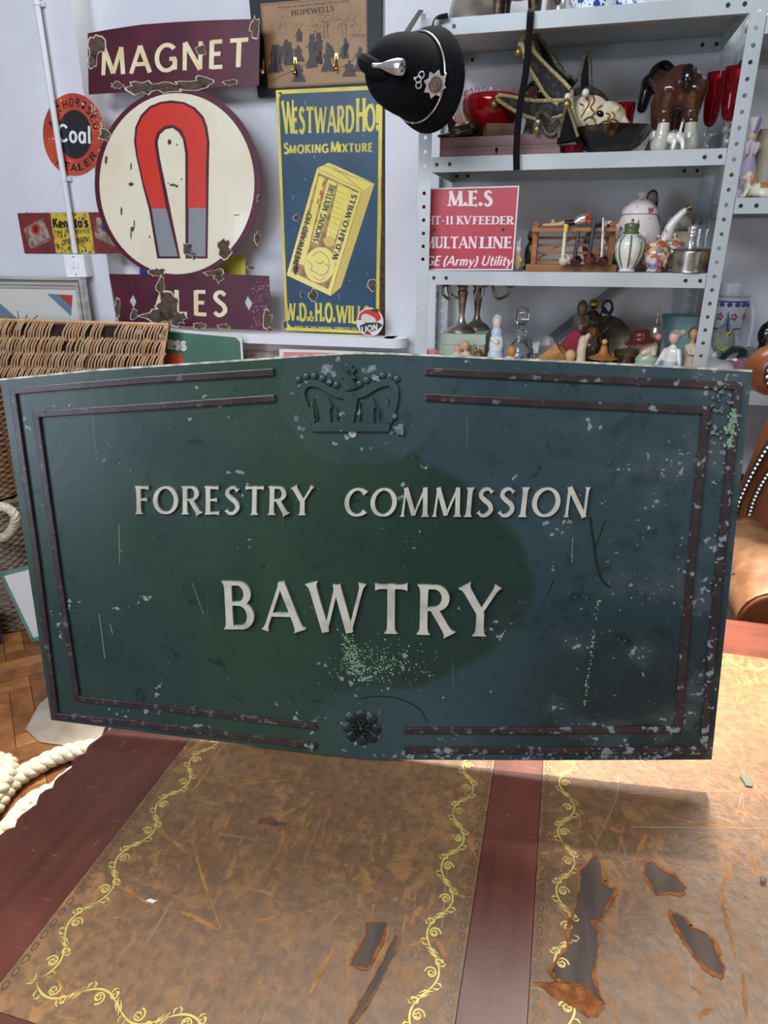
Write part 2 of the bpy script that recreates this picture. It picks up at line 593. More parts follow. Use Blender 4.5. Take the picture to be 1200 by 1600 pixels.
def glyph_strips(ch, thick, thin, style):
    """(left, right) ribbons of one letter; style: 'sans', 'flare', 'slab'"""
    out = []
    for st in G[ch][1]:
        if st[0] == 'D':
            (cx, cy), r = st[1], max(st[2], thick * 0.55)
            q = ell((cx, max(cy, r)), (r, r), 10)
            out.append(([q[i] for i in range(0, 6)], [q[(10 - i) % 10] for i in range(0, 6)]))
            continue
        if st[0] == 'L':
            (x0, y0), (x1, y1) = st[1]
            P = [np.array([x0 + (x1 - x0) * t, y0 + (y1 - y0) * t]) for t in (0, .04, .08, .14, .22, .5, .78, .86, .92, .96, 1)]
            w0 = thick if st[2] == 'T' else thin
            L = math.hypot(x1 - x0, y1 - y0)
            W = []
            for i, p in enumerate(P):
                w = w0
                if style == 'flare':
                    d0, d1 = np.linalg.norm(p - P[0]), np.linalg.norm(p - P[-1])
                    amp = (0.8 if st[2] == 'T' else 1.2) * FLARE[0]
                    if st[3] & 1: w += w0 * amp * math.exp(-d0 / 0.045)
                    if st[3] & 2: w += w0 * amp * math.exp(-d1 / 0.045)
                W.append(w)
            if style == 'slab' and L > 0.3:
                for end, pe in ((1, P[0]), (2, P[-1])):
                    if st[3] & end:
                        if abs(y1 - y0) > abs(x1 - x0):
                            yy = min(max(pe[1], thin * .45), 1 - thin * .45)
                            hw = w0 * 0.5 + 0.085
                            out.append(([(pe[0] - hw, yy + thin * .45), (pe[0] + hw, yy + thin * .45)], [(pe[0] - hw, yy - thin * .45), (pe[0] + hw, yy - thin * .45)]))
                        else:
                            out.append(([(pe[0] - thin * .45, pe[1] - .1), (pe[0] - thin * .45, pe[1] + .1)], [(pe[0] + thin * .45, pe[1] - .1), (pe[0] + thin * .45, pe[1] + .1)]))
        else:
            P = [np.array(p) for p in st[1]]
            n = len(P)
            W = []
            for i in range(n):
                t = P[min(i + 1, n - 1)] - P[max(i - 1, 0)]
                if st[0] == 'C' and np.linalg.norm(P[0] - P[-1]) < 1e-6 and i in (0, n - 1):
                    t = P[1] - P[-2]
                t = t / max(np.linalg.norm(t), 1e-9)
                if st[0] == 'C':
                    W.append(thin + (thick - thin) * abs(t[1]) ** 1.3)
                else:
                    q = i / (n - 1)
                    W.append(thin + (thick - thin) * math.sin(PI * q) ** 1.2)
                if style == 'flare' and st[0] in 'CS' and np.linalg.norm(P[0] - P[-1]) > 1e-3 and ch in 'CGS':
                    d = min(i, n - 1 - i)
                    W[-1] += thin * (1.0, .45, .15)[d] if d < 3 else 0
                if style == 'slab' and ch in 'CGS' and min(i, n - 1 - i) < 2:
                    W[-1] += thin * 1.0
        L_, R_ = [], []
        n = len(P)
        closed = np.linalg.norm(P[0] - P[-1]) < 1e-6
        for i in range(n):
            t = P[min(i + 1, n - 1)] - P[max(i - 1, 0)]
            if closed and i in (0, n - 1):
                t = P[1] - P[-2]
            t = t / max(np.linalg.norm(t), 1e-9)
            nn = np.array([-t[1], t[0]])
            a, b = P[i] + nn * W[i] / 2, P[i] - nn * W[i] / 2
            lim = (-.3, 1.02)
            L_.append(tuple(a)); R_.append(tuple(b))
        out.append((L_, R_))
    return out


def text(pl, s, p0, p1, up, style='sans', thick=.15, thin=None, d=(0, .0006), gap=.10, mb=None, mi=0, xform=None, each=None):
    """set s on plane pl with its baseline from pixel p0 to p1; up = pixel vector of the cap height at p0"""
    thin = thick if thin is None else thin
    o = np.array(pl.px(*p0)); e = np.array(pl.px(*p1)) - o
    u = np.array(pl.px(p0[0] + up[0], p0[1] + up[1])) - o
    u2 = np.array(pl.px(p1[0] + up[0], p1[1] + up[1])) - o - e
    tot = sum(G[c][0] for c in s) + gap * (len(s) - 1)
    x = 0.0
    nst = 0
    mb = mb if mb is not None else MB()
    for c in s:
        m2 = MB() if each is not None else mb
        for L, R in glyph_strips(c, thick, thin, style):
            f = lambda p: o + e * ((p[0] + x) / tot) + u * p[1]
            nst += 1
            m2.strip([f(p) for p in L], [f(p) for p in R], d[0], d[1] + (nst % 7) * 3e-5, mi)
        if each is not None and c != ' ':
            each(c, m2)
        x += G[c][0] + gap
    return mb


def arctext(pl, s, c, r, a0, a1, h, thick=.16, d=(0, .0006), inside=False, mb=None, mi=0):
    """letters round an ellipse given in pixels (angles anticlockwise from the right, image up)"""
    mb = mb if mb is not None else MB()
    n = len(s)
    for i, ch in enumerate(s):
        a = math.radians(a0 + (a1 - a0) * (i + .5) / n)
        da = math.radians((a1 - a0) / n * 0.40)
        P = lambda t, k: (c[0] + (r[0] + k * r[0] / r[1]) * math.cos(t), c[1] - (r[1] + k) * math.sin(t))
        k = -h if inside else h
        b0, b1 = P(a - da, 0), P(a + da, 0)
        t0 = P(a, k); m0 = P(a, 0)
        text(pl, ch, b0, b1, (t0[0] - m0[0], t0[1] - m0[1]), 'sans', thick, d=d, mb=mb, mi=mi)
    return mb
# ------------------------------------------------------------------ the room
WALL = mat('wall_paint', '#d9d9dc', 0.6, var='#d1d1d6', scale=3, bump=0.15, bscale=90)
WHITE = mat('white_gloss', '#e4e5ea', 0.35)
YP, YA = 2.45, 2.55
XL, XR = -1.75, -0.634
ZS = 1.1972                                          # top of the sill


def struct(name, mb, m, parent=None, smooth=35):
    o = mb.build(name, m, parent, smooth)
    if parent is None:
        o['kind'] = 'structure'
    return o


wb = MB()
wb.box((-3.4, YP, 0), (XL, 2.8, 2.7))
wb.box((XR, YP, 0), (2.6, 2.8, 2.7))
wb.box((XL, YP, 0), (XR, 2.8, ZS - 0.03))
wb.box((XL, YA, ZS - 0.03), (XR, 2.8, 2.7))
wall_back = struct('wall_back', wb, WALL)
apron = Pl((0, YP, 0), (1, 0, 0), (0, 0, 1))
pp = MB().prism(apron.pxs([(372, 548), (395, 546), (425, 549), (447, 546), (470, 552), (480, 575), (440, 600), (380, 590)]), 0.0005, 0.0025)
pb = pp.build('bare_plaster', mat('bare_plaster', '#b3aaa0', 0.9, var='#8d8076', scale=30, bump=0.6), wall_back)
pb.matrix_world = apron.M
sl = MB()
sl.box((XL, 2.365, ZS - 0.033), (XR, YA, ZS))
sl.box((XR, 2.365, ZS - 0.033), (-0.585, YP, ZS))
sl.lathe([(0, ZS - .033), (.0425, ZS - .033), (.0425, ZS), (0, ZS)], (-0.585, 2.4075, 0), 20)
struct('trim_1', sl, WHITE)

# herringbone parquet
fl = MB()
fl.box((-6, -5, -0.05), (5, 2.8, -0.004))
W_, L_ = 0.07, 0.28
rnd = random.Random(3)
c45 = math.sqrt(.5)


def parquet(mb, x, y, w, h):
    g = 0.0012
    q = [(x + g, y + g), (x + w - g, y + g), (x + w - g, y + h - g), (x + g, y + h - g)]
    q = [((a - b) * c45, (a + b) * c45 + 1.0) for a, b in q]
    cx, cy = sum(p[0] for p in q) / 4, sum(p[1] for p in q) / 4
    if -3.1 < cx < 2.3 and -0.9 < cy < 2.42:
        mb.prism(q, -0.02, rnd.uniform(-0.0016, -0.0004), 1 + rnd.randrange(4))


for i in range(-60, 60):
    for j in range(-20, 20):
        x = i * W_ + j * (-L_ - 0)
        # each step of the stair: one block across, one block up
        bx, by = i * W_ + j * L_, i * W_ - j * L_
        if abs(bx) < 4.6 and abs(by) < 4.6:
            parquet(fl, bx, by, L_, W_)
            parquet(fl, bx, by + W_, W_, L_)
fm = [mat('floor_gap', '#2a1a10', 0.9)]
for k, (a, b) in enumerate((('#8a5a34', '#6b4225'), ('#9c6a3e', '#7a4d2b'), ('#7d4f2d', '#5f3a20'), ('#a4744a', '#85562f'))):
    fm.append(mat('parquet_%d' % k, a, 0.42, var=b, scale=14, lo=.35, hi=.65, stretch=(1, 1, 1), bump=.1))
struct('floor', fl, fm)
zp = Pl((0, 0, 0.0015), (1, 0, 0), (0, 1, 0))
sc_ = MB().prism(zp.pxs([(62, 1100), (85, 1082), (150, 1052), (215, 1030), (330, 1060), (330, 1150), (190, 1160), (120, 1168), (62, 1160), (40, 1140)]), 0, 0.002)
o = sc_.build('floor_screed_patch', mat('worn_screed', '#9a9084', 0.75, var='#7c6f60', scale=9, lo=.35, hi=.7, bump=.3), None)
o.matrix_world = zp.M
o['kind'] = 'structure'

# conduit and socket on the pier
ST = mat('conduit_paint', '#d6d8de', 0.4)
c = thing('conduit', 'white painted conduit pipe running down the wall into the double switch', 'pipe', onY(118, 396, 2.43))
z0 = onY(118, 396, 2.43)
MB().tube([(0, 0, 0), (0, 0, 2.69 - z0[2])], 0.0105, 12).build('pipe', ST, c)
for yy in (279, 5):
    p = onY(103 if yy > 100 else 60, yy, 2.43)
    mb = MB().box((-.022, .006, -.007), (.022, .0195, .007)).tube([(0, 0, -.007), (0, 0, .007)], .0125, 12)
    mb.ball((-.018, .005, 0), .003, 8).ball((.018, .005, 0), .003, 8)
    o = mb.build('saddle_clip', ST, c); o.location = (0, 0, p[2] - z0[2])
p = onY(118, 431, 2.40)
sk = thing('wall_switch', 'white double switch box at the foot of the conduit pipe', 'switch', (onY(118, 415, 2.41)[0], YP, onY(118, 432, 2.41)[2]))
MB().box((-.043, -.036, 0), (.043, -.0005, .079)).build('back_box', WHITE, sk)
MB().box((-.0445, -.044, -.0015), (.0445, -.0363, .0805)).build('faceplate', mat('switch_white', '#efeff0', 0.3), sk)
for dx in (-.017, .004):
    MB().box((dx, -.049, .03), (dx + .015, -.0443, .056)).build('rocker', mat('switch_white', '#efeff0', 0.3), sk)
for zz in (.008, .072):
    MB().lathe([(0, 0), (.0028, 0), (.0028, .001), (0, .001)], (0, -.0453, zz), 10, axis=(0, 1, 0)).build('screw', mat('screw_dark', '#55565a', .4, 1), sk)

# ------------------------------------------------------------------ steel shelving
Ys, Yb = 2.05, 2.40
Z1, Z2, Z3, Z4 = 2.043, 1.7265, 1.433, 1.135
STEEL = mat('shelf_paint', '#bfc8c8', 0.42, var='#b4bdbd', scale=6)
BOLT = mat('bolt_dark', '#33363a', 0.45, 0.6)
xl = onY(665, 200, Ys)[0] - .018
xr = onY(1160, 170, Ys)[0] + .018
PW = .036


def perforated(mb, O, a, b, w, n, pitch, r=.0052):
    """strip of n square cells with an octagonal hole each; O origin, a across, b along"""
    O, a, b = vec(O), vec(a), vec(b)
    for i in range(n):
        c = O + b * (i + .5) * pitch + a * w / 2
        sq = [(1, 0), (1, 1), (0, 1), (-1, 1), (-1, 0), (-1, -1), (0, -1), (1, -1)]
        out = [c + a * w / 2 * p[0] + b * pitch / 2 * p[1] for p in sq]
        inn = [c + a * r * math.cos(k * PI / 4) + b * r * math.sin(k * PI / 4) for k in range(8)]
        mb.add(out + inn, [(k, (k + 1) % 8, 8 + (k + 1) % 8, 8 + k) for k in range(8)])


def post(parent, x, y, dx, dy, z0, z1):
    mb = MB()
    n = int((z1 - z0) / .034)
    pt = (z1 - z0) / n
    perforated(mb, (x, y, z0), (dx, 0, 0), (0, 0, 1), PW, n, pt)
    perforated(mb, (x, y, z0), (0, dy, 0), (0, 0, 1), PW, n, pt)
    o = mb.build('post', STEEL, parent, smooth=0)
    bm = bmesh.new(); bm.from_mesh(o.data)
    bmesh.ops.remove_doubles(bm, verts=bm.verts, dist=1e-5)
    bm.to_mesh(o.data); bm.free()
    md = o.modifiers.new('t', 'SOLIDIFY'); md.thickness = .0018; md.offset = 0
    return o


def shelf(parent, x0, x1, z, y0=Ys, y1=Yb):
    mb = MB()
    h, t = .037, .0015
    mb.box((x0, y0, z - t), (x1, y1, z))
    mb.box((x0, y0, z - h), (x1, y0 + t, z - t))
    mb.box((x0, y1 - t, z - h), (x1, y1, z - t))
    mb.box((x0, y0 + t, z - h), (x0 + t, y1 - t, z - t))
    mb.box((x1 - t, y0 + t, z - h), (x1, y1 - t, z - t))
    mb.box((x0 + t, y0 + t, z - h), (x1 - t, y0 + .014, z - h + t))
    mb.box((x0 + t, y1 - .014, z - h), (x1 - t, y1 - t, z - h + t))
    for bx in (x0 + .014, x0 + .05, x1 - .014, x1 - .05):
        mb.lathe([(0, 0), (.005, 0), (.005, .003), (0, .003)], (bx, y0 - .002, z - h / 2), 8, 1, axis=(0, 1, 0))
        mb.lathe([(0, 0), (.005, 0), (.005, .003), (0, .003)], (bx, y1 - t - .003, z - h / 2), 8, 1, axis=(0, 1, 0))
    return mb.build('shelf', [STEEL, BOLT], parent, smooth=0)


unit = thing('shelving_unit', 'grey perforated steel shelving unit crowded with ornaments against the wall', 'shelving', (0, Ys, 0))
UO = vec((0, Ys, 0))


def tolocal(o):
    o.location = (0, -Ys, 0)


Zt = 2.068
parts = [post(unit, xl, Ys - .001, 1, 1, 0, Zt), post(unit, xr, Ys - .001, -1, 1, 0, 2.13),
         post(unit, xl, Yb + .001, 1, -1, 0, Zt), post(unit, xr, Yb + .001, -1, -1, 0, 2.13)]
for z in (Z1, Z2, Z3, Z4, .72, .28):
    parts.append(shelf(unit, xl + PW + .001, xr - PW - .001, z))
ZR = [2.0, onY(1160, 309, Ys)[2], onY(1180, 612, Ys)[2], .72, .28]
XR2 = 1.28
for z in ZR:
    parts.append(shelf(unit, xr + .002, XR2 - PW, z))
parts += [post(unit, XR2, Ys - .001, -1, 1, 0, 2.13), post(unit, XR2, Yb + .001, -1, -1, 0, 2.13)]
a, b = onY(868, 522, Yb + .008), onY(1094, 345, Yb + .008)
dvec = (b - a); dvec /= np.linalg.norm(dvec)
a2, b2 = a - dvec * .5, b + dvec * .05
nn = np.cross(dvec, (0, 1, 0))
mb = MB()
mb.add([a2 - nn * .012, a2 + nn * .012, b2 + nn * .012, b2 - nn * .012, a2 - nn * .012 + (0, .002, 0), a2 + nn * .012 + (0, .002, 0), b2 + nn * .012 + (0, .002, 0), b2 - nn * .012 + (0, .002, 0)],
       [(0, 1, 2, 3), (7, 6, 5, 4), (0, 4, 5, 1), (1, 5, 6, 2), (2, 6, 7, 3), (3, 7, 4, 0)])
parts.append(mb.build('cross_brace', mat('brace_steel', '#7d848a', .4, .5), unit, smooth=0))
for o in parts:
    tolocal(o)
# ------------------------------------------------------------------ the desk
ZD = 0.77
DX = [-.656, -.519, -.0432, .0262, .60, .67, 1.147, 1.284]
DY = [.21, .345, 1.2465, 1.384]


def leather_mat():
    n = NT('desk_leather', .42)
    base = n.mix(n.ramp(n.noise(4, 4), .3, .7), '#78563a', '#8b6745')
    base = n.mix(n.op('MULTIPLY', n.ramp(n.noise(90, 4), .35, .7), .6), base, '#58432f')
    patch = n.ramp(n.noise(3.2, 3, off=(.3, 0, 0)), .38, .66)
    w1 = n.ramp(n.noise(26, 10, rough=.74, dist=.5), .53, .60)
    w2 = n.ramp(n.noise(34, 9, stretch=(1.3, .45, 1), rot=(0, 0, .7), rough=.75, dist=.9), .55, .61)
    w3 = n.ramp(n.noise(70, 8, rough=.75, off=(4, 1, 0), dist=.3), .58, .63)
    w = n.op('MULTIPLY', n.op('MAXIMUM', n.op('MULTIPLY', w1, .75), n.op('MAXIMUM', w2, w3)), n.op('ADD', n.op('MULTIPLY', patch, .66), .28))
    col = n.mix(w, base, '#ab7947')
    dark = n.ramp(n.noise(14, 6, off=(7, 3, 0), rough=.65), .60, .72)
    col = n.mix(n.op('MULTIPLY', dark, .35), col, '#4d3b2c')
    fine = n.ramp(n.noise(120, 3, stretch=(.10, 1.3, 1), rot=(0, 0, -.5), dist=.6), .69, .73)
    fine2 = n.ramp(n.noise(100, 3, stretch=(1.2, .07, 1), rot=(0, 0, -.9), dist=.5), .70, .74)
    col = n.mix(n.op('MULTIPLY', n.op('MAXIMUM', fine, fine2), .3), col, '#b3926c')
    n.color(col)
    n.val(n.op('ADD', n.op('MULTIPLY', w, .3), n.op('ADD', n.op('MULTIPLY', n.noise(30, 3), .14), .34)), n.b.inputs['Roughness'])
    n.bump(n.op('ADD', n.noise(130, 5, rough=.6), n.op('MULTIPLY', n.noise(28, 5), .8)), .5, .0016)
    return n.m


def mahogany(name, ang):
    n = NT(name, .3)
    g = n.noise(26, 6, stretch=(1, .07, 1) if ang else (.07, 1, 1), rough=.6)
    col = n.mix(n.ramp(g, .3, .72), '#512a21', '#6c3a2c')
    col = n.mix(n.op('MULTIPLY', n.ramp(n.noise(6, 4), .45, .7), .5), col, '#7b4636')
    s1 = n.ramp(n.noise(190, 3, stretch=(.16, 1.3, 1), rot=(0, 0, .6), dist=.5), .69, .73)
    s2 = n.ramp(n.noise(170, 3, stretch=(1.3, .13, 1), rot=(0, 0, .45), dist=.4), .70, .74)
    col = n.mix(n.op('MULTIPLY', n.op('MAXIMUM', s1, s2), .35), col, '#ad8573')
    n.color(col)
    n.val(n.op('ADD', n.op('MULTIPLY', n.noise(18, 4), .2), .24), n.b.inputs['Roughness'])
    n.bump(n.noise(130, 3), .12, .001)
    return n.m


MAH_Y, MAH_X = mahogany('mahogany_lengthwise', True), mahogany('mahogany_crosswise', False)
LEATH = leather_mat()
desk = thing('partners_desk', 'mahogany desk with worn brown leather panels and gold tooling under the green sign', 'desk', ((DX[0] + DX[-1]) / 2, (DY[0] + DY[-1]) / 2, 0))


def dpart(mb, name, m, smooth=35, label=None):
    o = mb.build(name, m, None, smooth)
    o.parent = desk
    o.matrix_parent_inverse = Matrix.Translation(desk.location).inverted()
    if label: o['label'] = label
    return o


def rail(x0, x1, y0, y1, m, edge=None):
    mb = MB().box((x0, y0, ZD - .032), (x1, y1, ZD))
    return dpart(mb, 'top_rail', m)


# outer rails with a rounded, carved edge
for x0, x1, s in ((DX[0], DX[1], -1), (DX[6], DX[7], 1)):
    mb = MB().box((x0, DY[0], ZD - .032), (x1, DY[3], ZD))
    xe = x0 if s < 0 else x1
    pts = [(xe + .004 * math.sin(i * .9), DY[0] + (DY[3] - DY[0]) * i / 220, ZD - .0135) for i in range(221)]
    mb.tube(pts, [.0135 + .0012 * math.sin(i * 1.35) for i in range(221)], 8)
    dpart(mb, 'top_rail', MAH_Y)
for y0, y1, s in ((DY[0], DY[1], -1), (DY[2], DY[3], 1)):
    mb = MB().box((DX[1], y0, ZD - .032), (DX[6], y1, ZD))
    ye = y0 if s < 0 else y1
    mb.tube([(DX[0] + (DX[7] - DX[0]) * i / 220, ye, ZD - .0135) for i in range(221)], .0135, 8)
    dpart(mb, 'top_rail', MAH_X)
rail(DX[2], DX[3], DY[1], DY[2], MAH_Y)
rail(DX[4], DX[5], DY[1], DY[2], MAH_Y)
GOLD = mat('gold_tooling', '#d2bd68', .4, .2, var='#94784a', scale=45, lo=.52, hi=.70)
RAW = mat('raw_leather', '#9c5f2c', .85, var='#7c4419', scale=70, bump=.8, bscale=200)
BOARD = mat('bare_board', '#4a3d36', .7, var='#5d4c40', scale=18, stretch=(3, .4, 1), bump=.2)
SCUFF = mat('scuff', '#a8733f', .8, var='#8a5f38', scale=60)
dz = Pl((0, 0, ZD + .0005), (1, 0, 0), (0, 1, 0))


def scroll(mb, a, b, h=.0108, pitch=.046, side=1):
    """running scroll between two points on the desk top (x, y)"""
    a, b = vec(a), vec(b)
    L = np.linalg.norm(b - a)
    n = max(1, int(L / pitch))
    p = L / n
    t = (b - a) / L
    m = np.array([-t[1], t[0]])
    Q = lambda u, v: a + t * u + m * v
    for i in range(n):
        s = 1 if i % 2 else -1
        u0 = i * p
        e_ = (i % 3) * 4e-5
        wv = [Q(u0 + p * k / 14, s * h * math.sin(PI * k / 14)) for k in range(15)]
        mb.line(wv, [.0015 * (.5 + math.sin(PI * k / 14)) for k in range(15)], 0, .0003 + e_)
        sp = []
        for k in range(17):                                       # curl inside the wave
            q = k / 16
            an = -PI / 2 + q * 2.6 * PI
            r = h * .66 * (1 - .75 * q)
            sp.append(Q(u0 + p * .5 + r * math.cos(an), s * (h * .22 + r * math.sin(an))))
        mb.line(sp, [.0019 * (1 - .4 * k / 16) for k in range(17)], 0, .00042 + e_)
        sp = []
        for k in range(15):                                       # smaller curl on the outside of the wave
            q = k / 14
            an = PI / 2 - q * 2.2 * PI
            r = h * .42 * (1 - .7 * q)
            sp.append(Q(u0 + p * .5 + r * math.cos(an) + p * .28, s * (h * 1.05 + r * math.sin(an) - h * .3)))
        mb.line(sp, [.0016 * (1 - .3 * k / 14) for k in range(15)], 0, .00046 + e_)
        for k, (du, dv, au, av) in enumerate(((.05, .1, -.10, -.75), (.10, .35, -.02, -.55), (.16, .6, .20, 1.35), (.30, .9, .22, 1.5), (.70, .9, .80, 1.5), (.84, .6, .82, 1.3), (.90, .35, 1.02, -.5), (.95, .1, 1.10, -.8))):
            c0, c2 = Q(u0 + p * du, s * h * dv), Q(u0 + p * au, s * h * av)
            c1 = (c0 + c2) / 2 + m * s * .0012 + t * .0014 * (1 if k % 2 else -1)
            mb.line([c0, c1, c2], [.0006, .0019, .0005], 0, .00034 + k * 2e-5 + e_)
        for k in range(5):
            an = k * 1.2566
            mb.prism(ell(Q(u0 + p * .5 + .0026 * math.cos(an), s * (h * .22) + .0026 * math.sin(an)), (.0015, .0011), 6), 0, .0005 + k * 2e-5)


for x0, x1 in ((DX[1], DX[2]), (DX[3], DX[4]), (DX[5], DX[6])):
    mb = MB()
    N = 24
    mb.box((x0 + .0008, DY[1] + .0008, ZD - .032), (x1 - .0008, DY[2] - .0008, ZD + .0005))
    o = dpart(mb, 'leather_panel', LEATH)
    g = MB()
    i = .036
    X0, X1, Y0, Y1 = x0 + i, x1 - i, DY[1] + i, DY[2] - i
    scroll(g, (X0, Y0), (X0, Y1)); scroll(g, (X1, Y0), (X1, Y1)); scroll(g, (X0, Y0), (X1, Y0)); scroll(g, (X0, Y1), (X1, Y1))
    go = g.build('gold_tooling', GOLD, o, 0)
    go.location = (0, 0, ZD + .0005)
    # blind-tooled line of little loops along the panel edge
    for X in (x0 + .008, x1 - .008):
        e = MB()
        for k in range(60):
            y = DY[1] + .01 + k * (DY[2] - DY[1] - .02) / 60
            e.line(ell((X, y), (.0030, .0050), 8), .0011, 0, .0002, closed=True)
        eo = e.build('edge_tooling', mat('dark_tooling', '#59422e', .35), o, 0)
        eo.location = (0, 0, ZD + .0005)
    if x0 == DX[1]:
        left_panel = o
    elif x0 == DX[3]:
        mid_panel = o


def jag(poly, k, amp, seed):
    r = random.Random(seed)
    out = []
    n = len(poly)
    cx, cy = sum(p[0] for p in poly) / n, sum(p[1] for p in poly) / n
    for i in range(n):
        a, b = poly[i], poly[(i + 1) % n]
        for j in range(k):
            t = j / k
            out.append((a[0] + (b[0] - a[0]) * t + r.uniform(-amp, amp), a[1] + (b[1] - a[1]) * t + r.uniform(-amp, amp)))
    return out


def grow(poly, d):
    n = len(poly)
    cx, cy = sum(p[0] for p in poly) / n, sum(p[1] for p in poly) / n
    out = []
    for x, y in poly:
        l = math.hypot(x - cx, y - cy) or 1
        out.append((x + (x - cx) / l * d, y + (y - cy) / l * d))
    return out


def tear(panel, pts, seed, rim=.004, name='leather_tear'):
    q = dz.pxs(pts)
    rimp, inn = jag(q, 6, .0007, seed), jag(q, 6, .0007, seed + 1)
    n = len(rimp)
    A = sum(rimp[i][0] * rimp[(i + 1) % n][1] - rimp[(i + 1) % n][0] * rimp[i][1] for i in range(n))
    if A < 0:
        rimp.reverse(); inn.reverse()
    P = [vec(p) for p in rimp]
    out = []
    r = random.Random(seed + 5)
    for i in range(n):
        t = P[(i + 1) % n] - P[i - 1]
        l = np.linalg.norm(t) or 1
        nn_ = np.array([t[1], -t[0]]) / l
        out.append(P[i] + nn_ * rim * (.25 + .75 * (math.sin(i * .37 + seed) * .5 + .5)) * r.uniform(.7, 1.25))
    mb = MB()
    mb.strip(out, [P[i] + (P[i - 1] - P[i]) * 0 for i in range(n)], 0, .0011, 1, closed=True)
    mb.prism([tuple(p) for p in P], 0, .0004, 0)
    o = mb.build(name, [BOARD, RAW], panel, 0)
    o.location = (0, 0, ZD + .0005)
    o['label'] = 'torn leather showing dark board with a raw orange rim'
    return o


tear(mid_panel, [(932, 1338), (938, 1352), (942, 1378), (950, 1388), (962, 1390), (950, 1406), (941, 1436), (922, 1440), (934, 1456), (932, 1490), (924, 1526), (932, 1550), (944, 1568), (930, 1560), (916, 1540), (872, 1532), (862, 1518), (872, 1500), (888, 1484), (894, 1440), (900, 1416), (908, 1378), (906, 1362), (924, 1344)], 3, .005)
tear(mid_panel, [(1008, 1350), (1019, 1346), (1032, 1360), (1052, 1368), (1070, 1388), (1066, 1396), (1048, 1394), (1026, 1398), (1016, 1380), (1008, 1368)], 11, .005)
tear(mid_panel, [(1048, 1430), (1058, 1428), (1070, 1436), (1076, 1450), (1100, 1458), (1114, 1470), (1120, 1496), (1132, 1512), (1124, 1524), (1100, 1510), (1084, 1494), (1068, 1464)], 19, .005)
tear(left_panel, [(572, 1442), (604, 1442), (596, 1468), (574, 1514), (548, 1508), (560, 1486), (572, 1462)], 23, .004)
tear(left_panel, [(404, 1279), (416, 1277), (428, 1280), (436, 1286), (455, 1283), (442, 1290), (426, 1292), (408, 1287)], 31, .003)
tear(left_panel, [(618, 1462), (623, 1464), (618, 1486), (596, 1530), (572, 1572), (552, 1600), (544, 1600), (566, 1562), (600, 1500)], 41, .002)
# crumbs of raw leather lying in the long tear
f = MB()
q = dz.pxs([(832, 1536), (868, 1534), (900, 1536), (920, 1552), (944, 1572), (936, 1590), (918, 1590), (890, 1570), (868, 1560)])
qq = jag(q, 4, .0014, 55)
n = len(qq)
cx_, cy_ = sum(p[0] for p in qq) / n, sum(p[1] for p in qq) / n
rr = random.Random(2)
V = [(x, y, 0) for x, y in qq] + [(cx_ + (x - cx_) * .6, cy_ + (y - cy_) * .6, rr.uniform(.004, .007)) for x, y in qq] + [(cx_, cy_, .004)]
f.add(V, [(i, (i + 1) % n, n + (i + 1) % n, n + i) for i in range(n)] + [(n + i, n + (i + 1) % n, 2 * n) for i in range(n)])
o = f.build('leather_flap', RAW, mid_panel, 50); o.location = (0, 0, ZD + .0006)
o['label'] = 'curled flap of raw orange leather'


def scuffs(panel, strokes, name='scuff_mark'):
    r = random.Random(77)
    for st in strokes:
        mb = MB()
        w = st[0]
        P = catmull(dz.pxs(st[1:]), 10)
        P = [p + np.array([r.uniform(-.0007, .0007), r.uniform(-.0007, .0007)]) for p in P]
        mb.line(P, [w * r.uniform(.35, 1.3) * (.35 + math.sin(PI * (i + .5) / len(P))) for i in range(len(P))], 0, .00025)
        o = mb.build(name, SCUFF, panel, 0)
        o.location = (0, 0, ZD + .0005)


scuffs(left_panel, [(.004, (230, 1283), (258, 1304), (293, 1333)), (.0035, (178, 1380), (214, 1400), (232, 1412)), (.0045, (282, 1424), (316, 1440), (346, 1456)),
                    (.003, (300, 1310), (316, 1370), (345, 1452)), (.005, (345, 1168), (330, 1195), (300, 1238)), (.003, (430, 1280), (452, 1268), (480, 1252)), (.003, (380, 1225), (450, 1218)),
                    (.004, (480, 1560), (500, 1520), (522, 1480)), (.003, (700, 1395), (730, 1402)), (.0045, (636, 1480), (672, 1468), (690, 1480), (706, 1530)), (.003, (560, 1400), (590, 1372)),
                    (.003, (520, 1330), (545, 1300)), (.003, (640, 1320), (690, 1300)), (.0035, (398, 1440), (440, 1432)), (.003, (160, 1440), (190, 1432)), (.003, (100, 1556), (90, 1530)),
                    (.003, (730, 1310), (745, 1340))])
scuffs(mid_panel, [(.004, (990, 1352), (1004, 1318), (1012, 1300)), (.0035, (1108, 1560), (1078, 1540)), (.005, (1150, 1500), (1136, 1440), (1128, 1390), (1160, 1330)), (.003, (1168, 1325), (1182, 1362)),
                   (.003, (1080, 1312), (1110, 1306)), (.004, (952, 1560), (966, 1598)), (.005, (1090, 1590), (1112, 1572)), (.004, (1160, 1520), (1166, 1590)), (.003, (975, 1290), (966, 1330)),
                   (.003, (1030, 1270), (1090, 1286), (1180, 1296)), (.003, (1150, 1060), (1156, 1080), (1146, 1106)), (.003, (1158, 1088), (1170, 1100)), (.003, (844, 1560), (852, 1596))])
pale = mat('pale_scratch', '#a58a68', .7)
mb = MB()
for w, *st in ((.0009, (930, 1320), (962, 1250), (966, 1210)), (.001, (700, 1345), (690, 1450)), (.0008, (980, 1240), (1160, 1236)), (.0009, (985, 1292), (1200, 1295)), (.0007, (1160, 1238), (1154, 1262)), (.0008, (1160, 1205), (1190, 1240)), (.001, (1080, 1030), (1120, 1120))):
    o = MB().line(catmull(dz.pxs(st), 8), w, 0, .0003).build('pale_scratch', pale, mid_panel, 0)
    o.location = (0, 0, ZD + .0005)
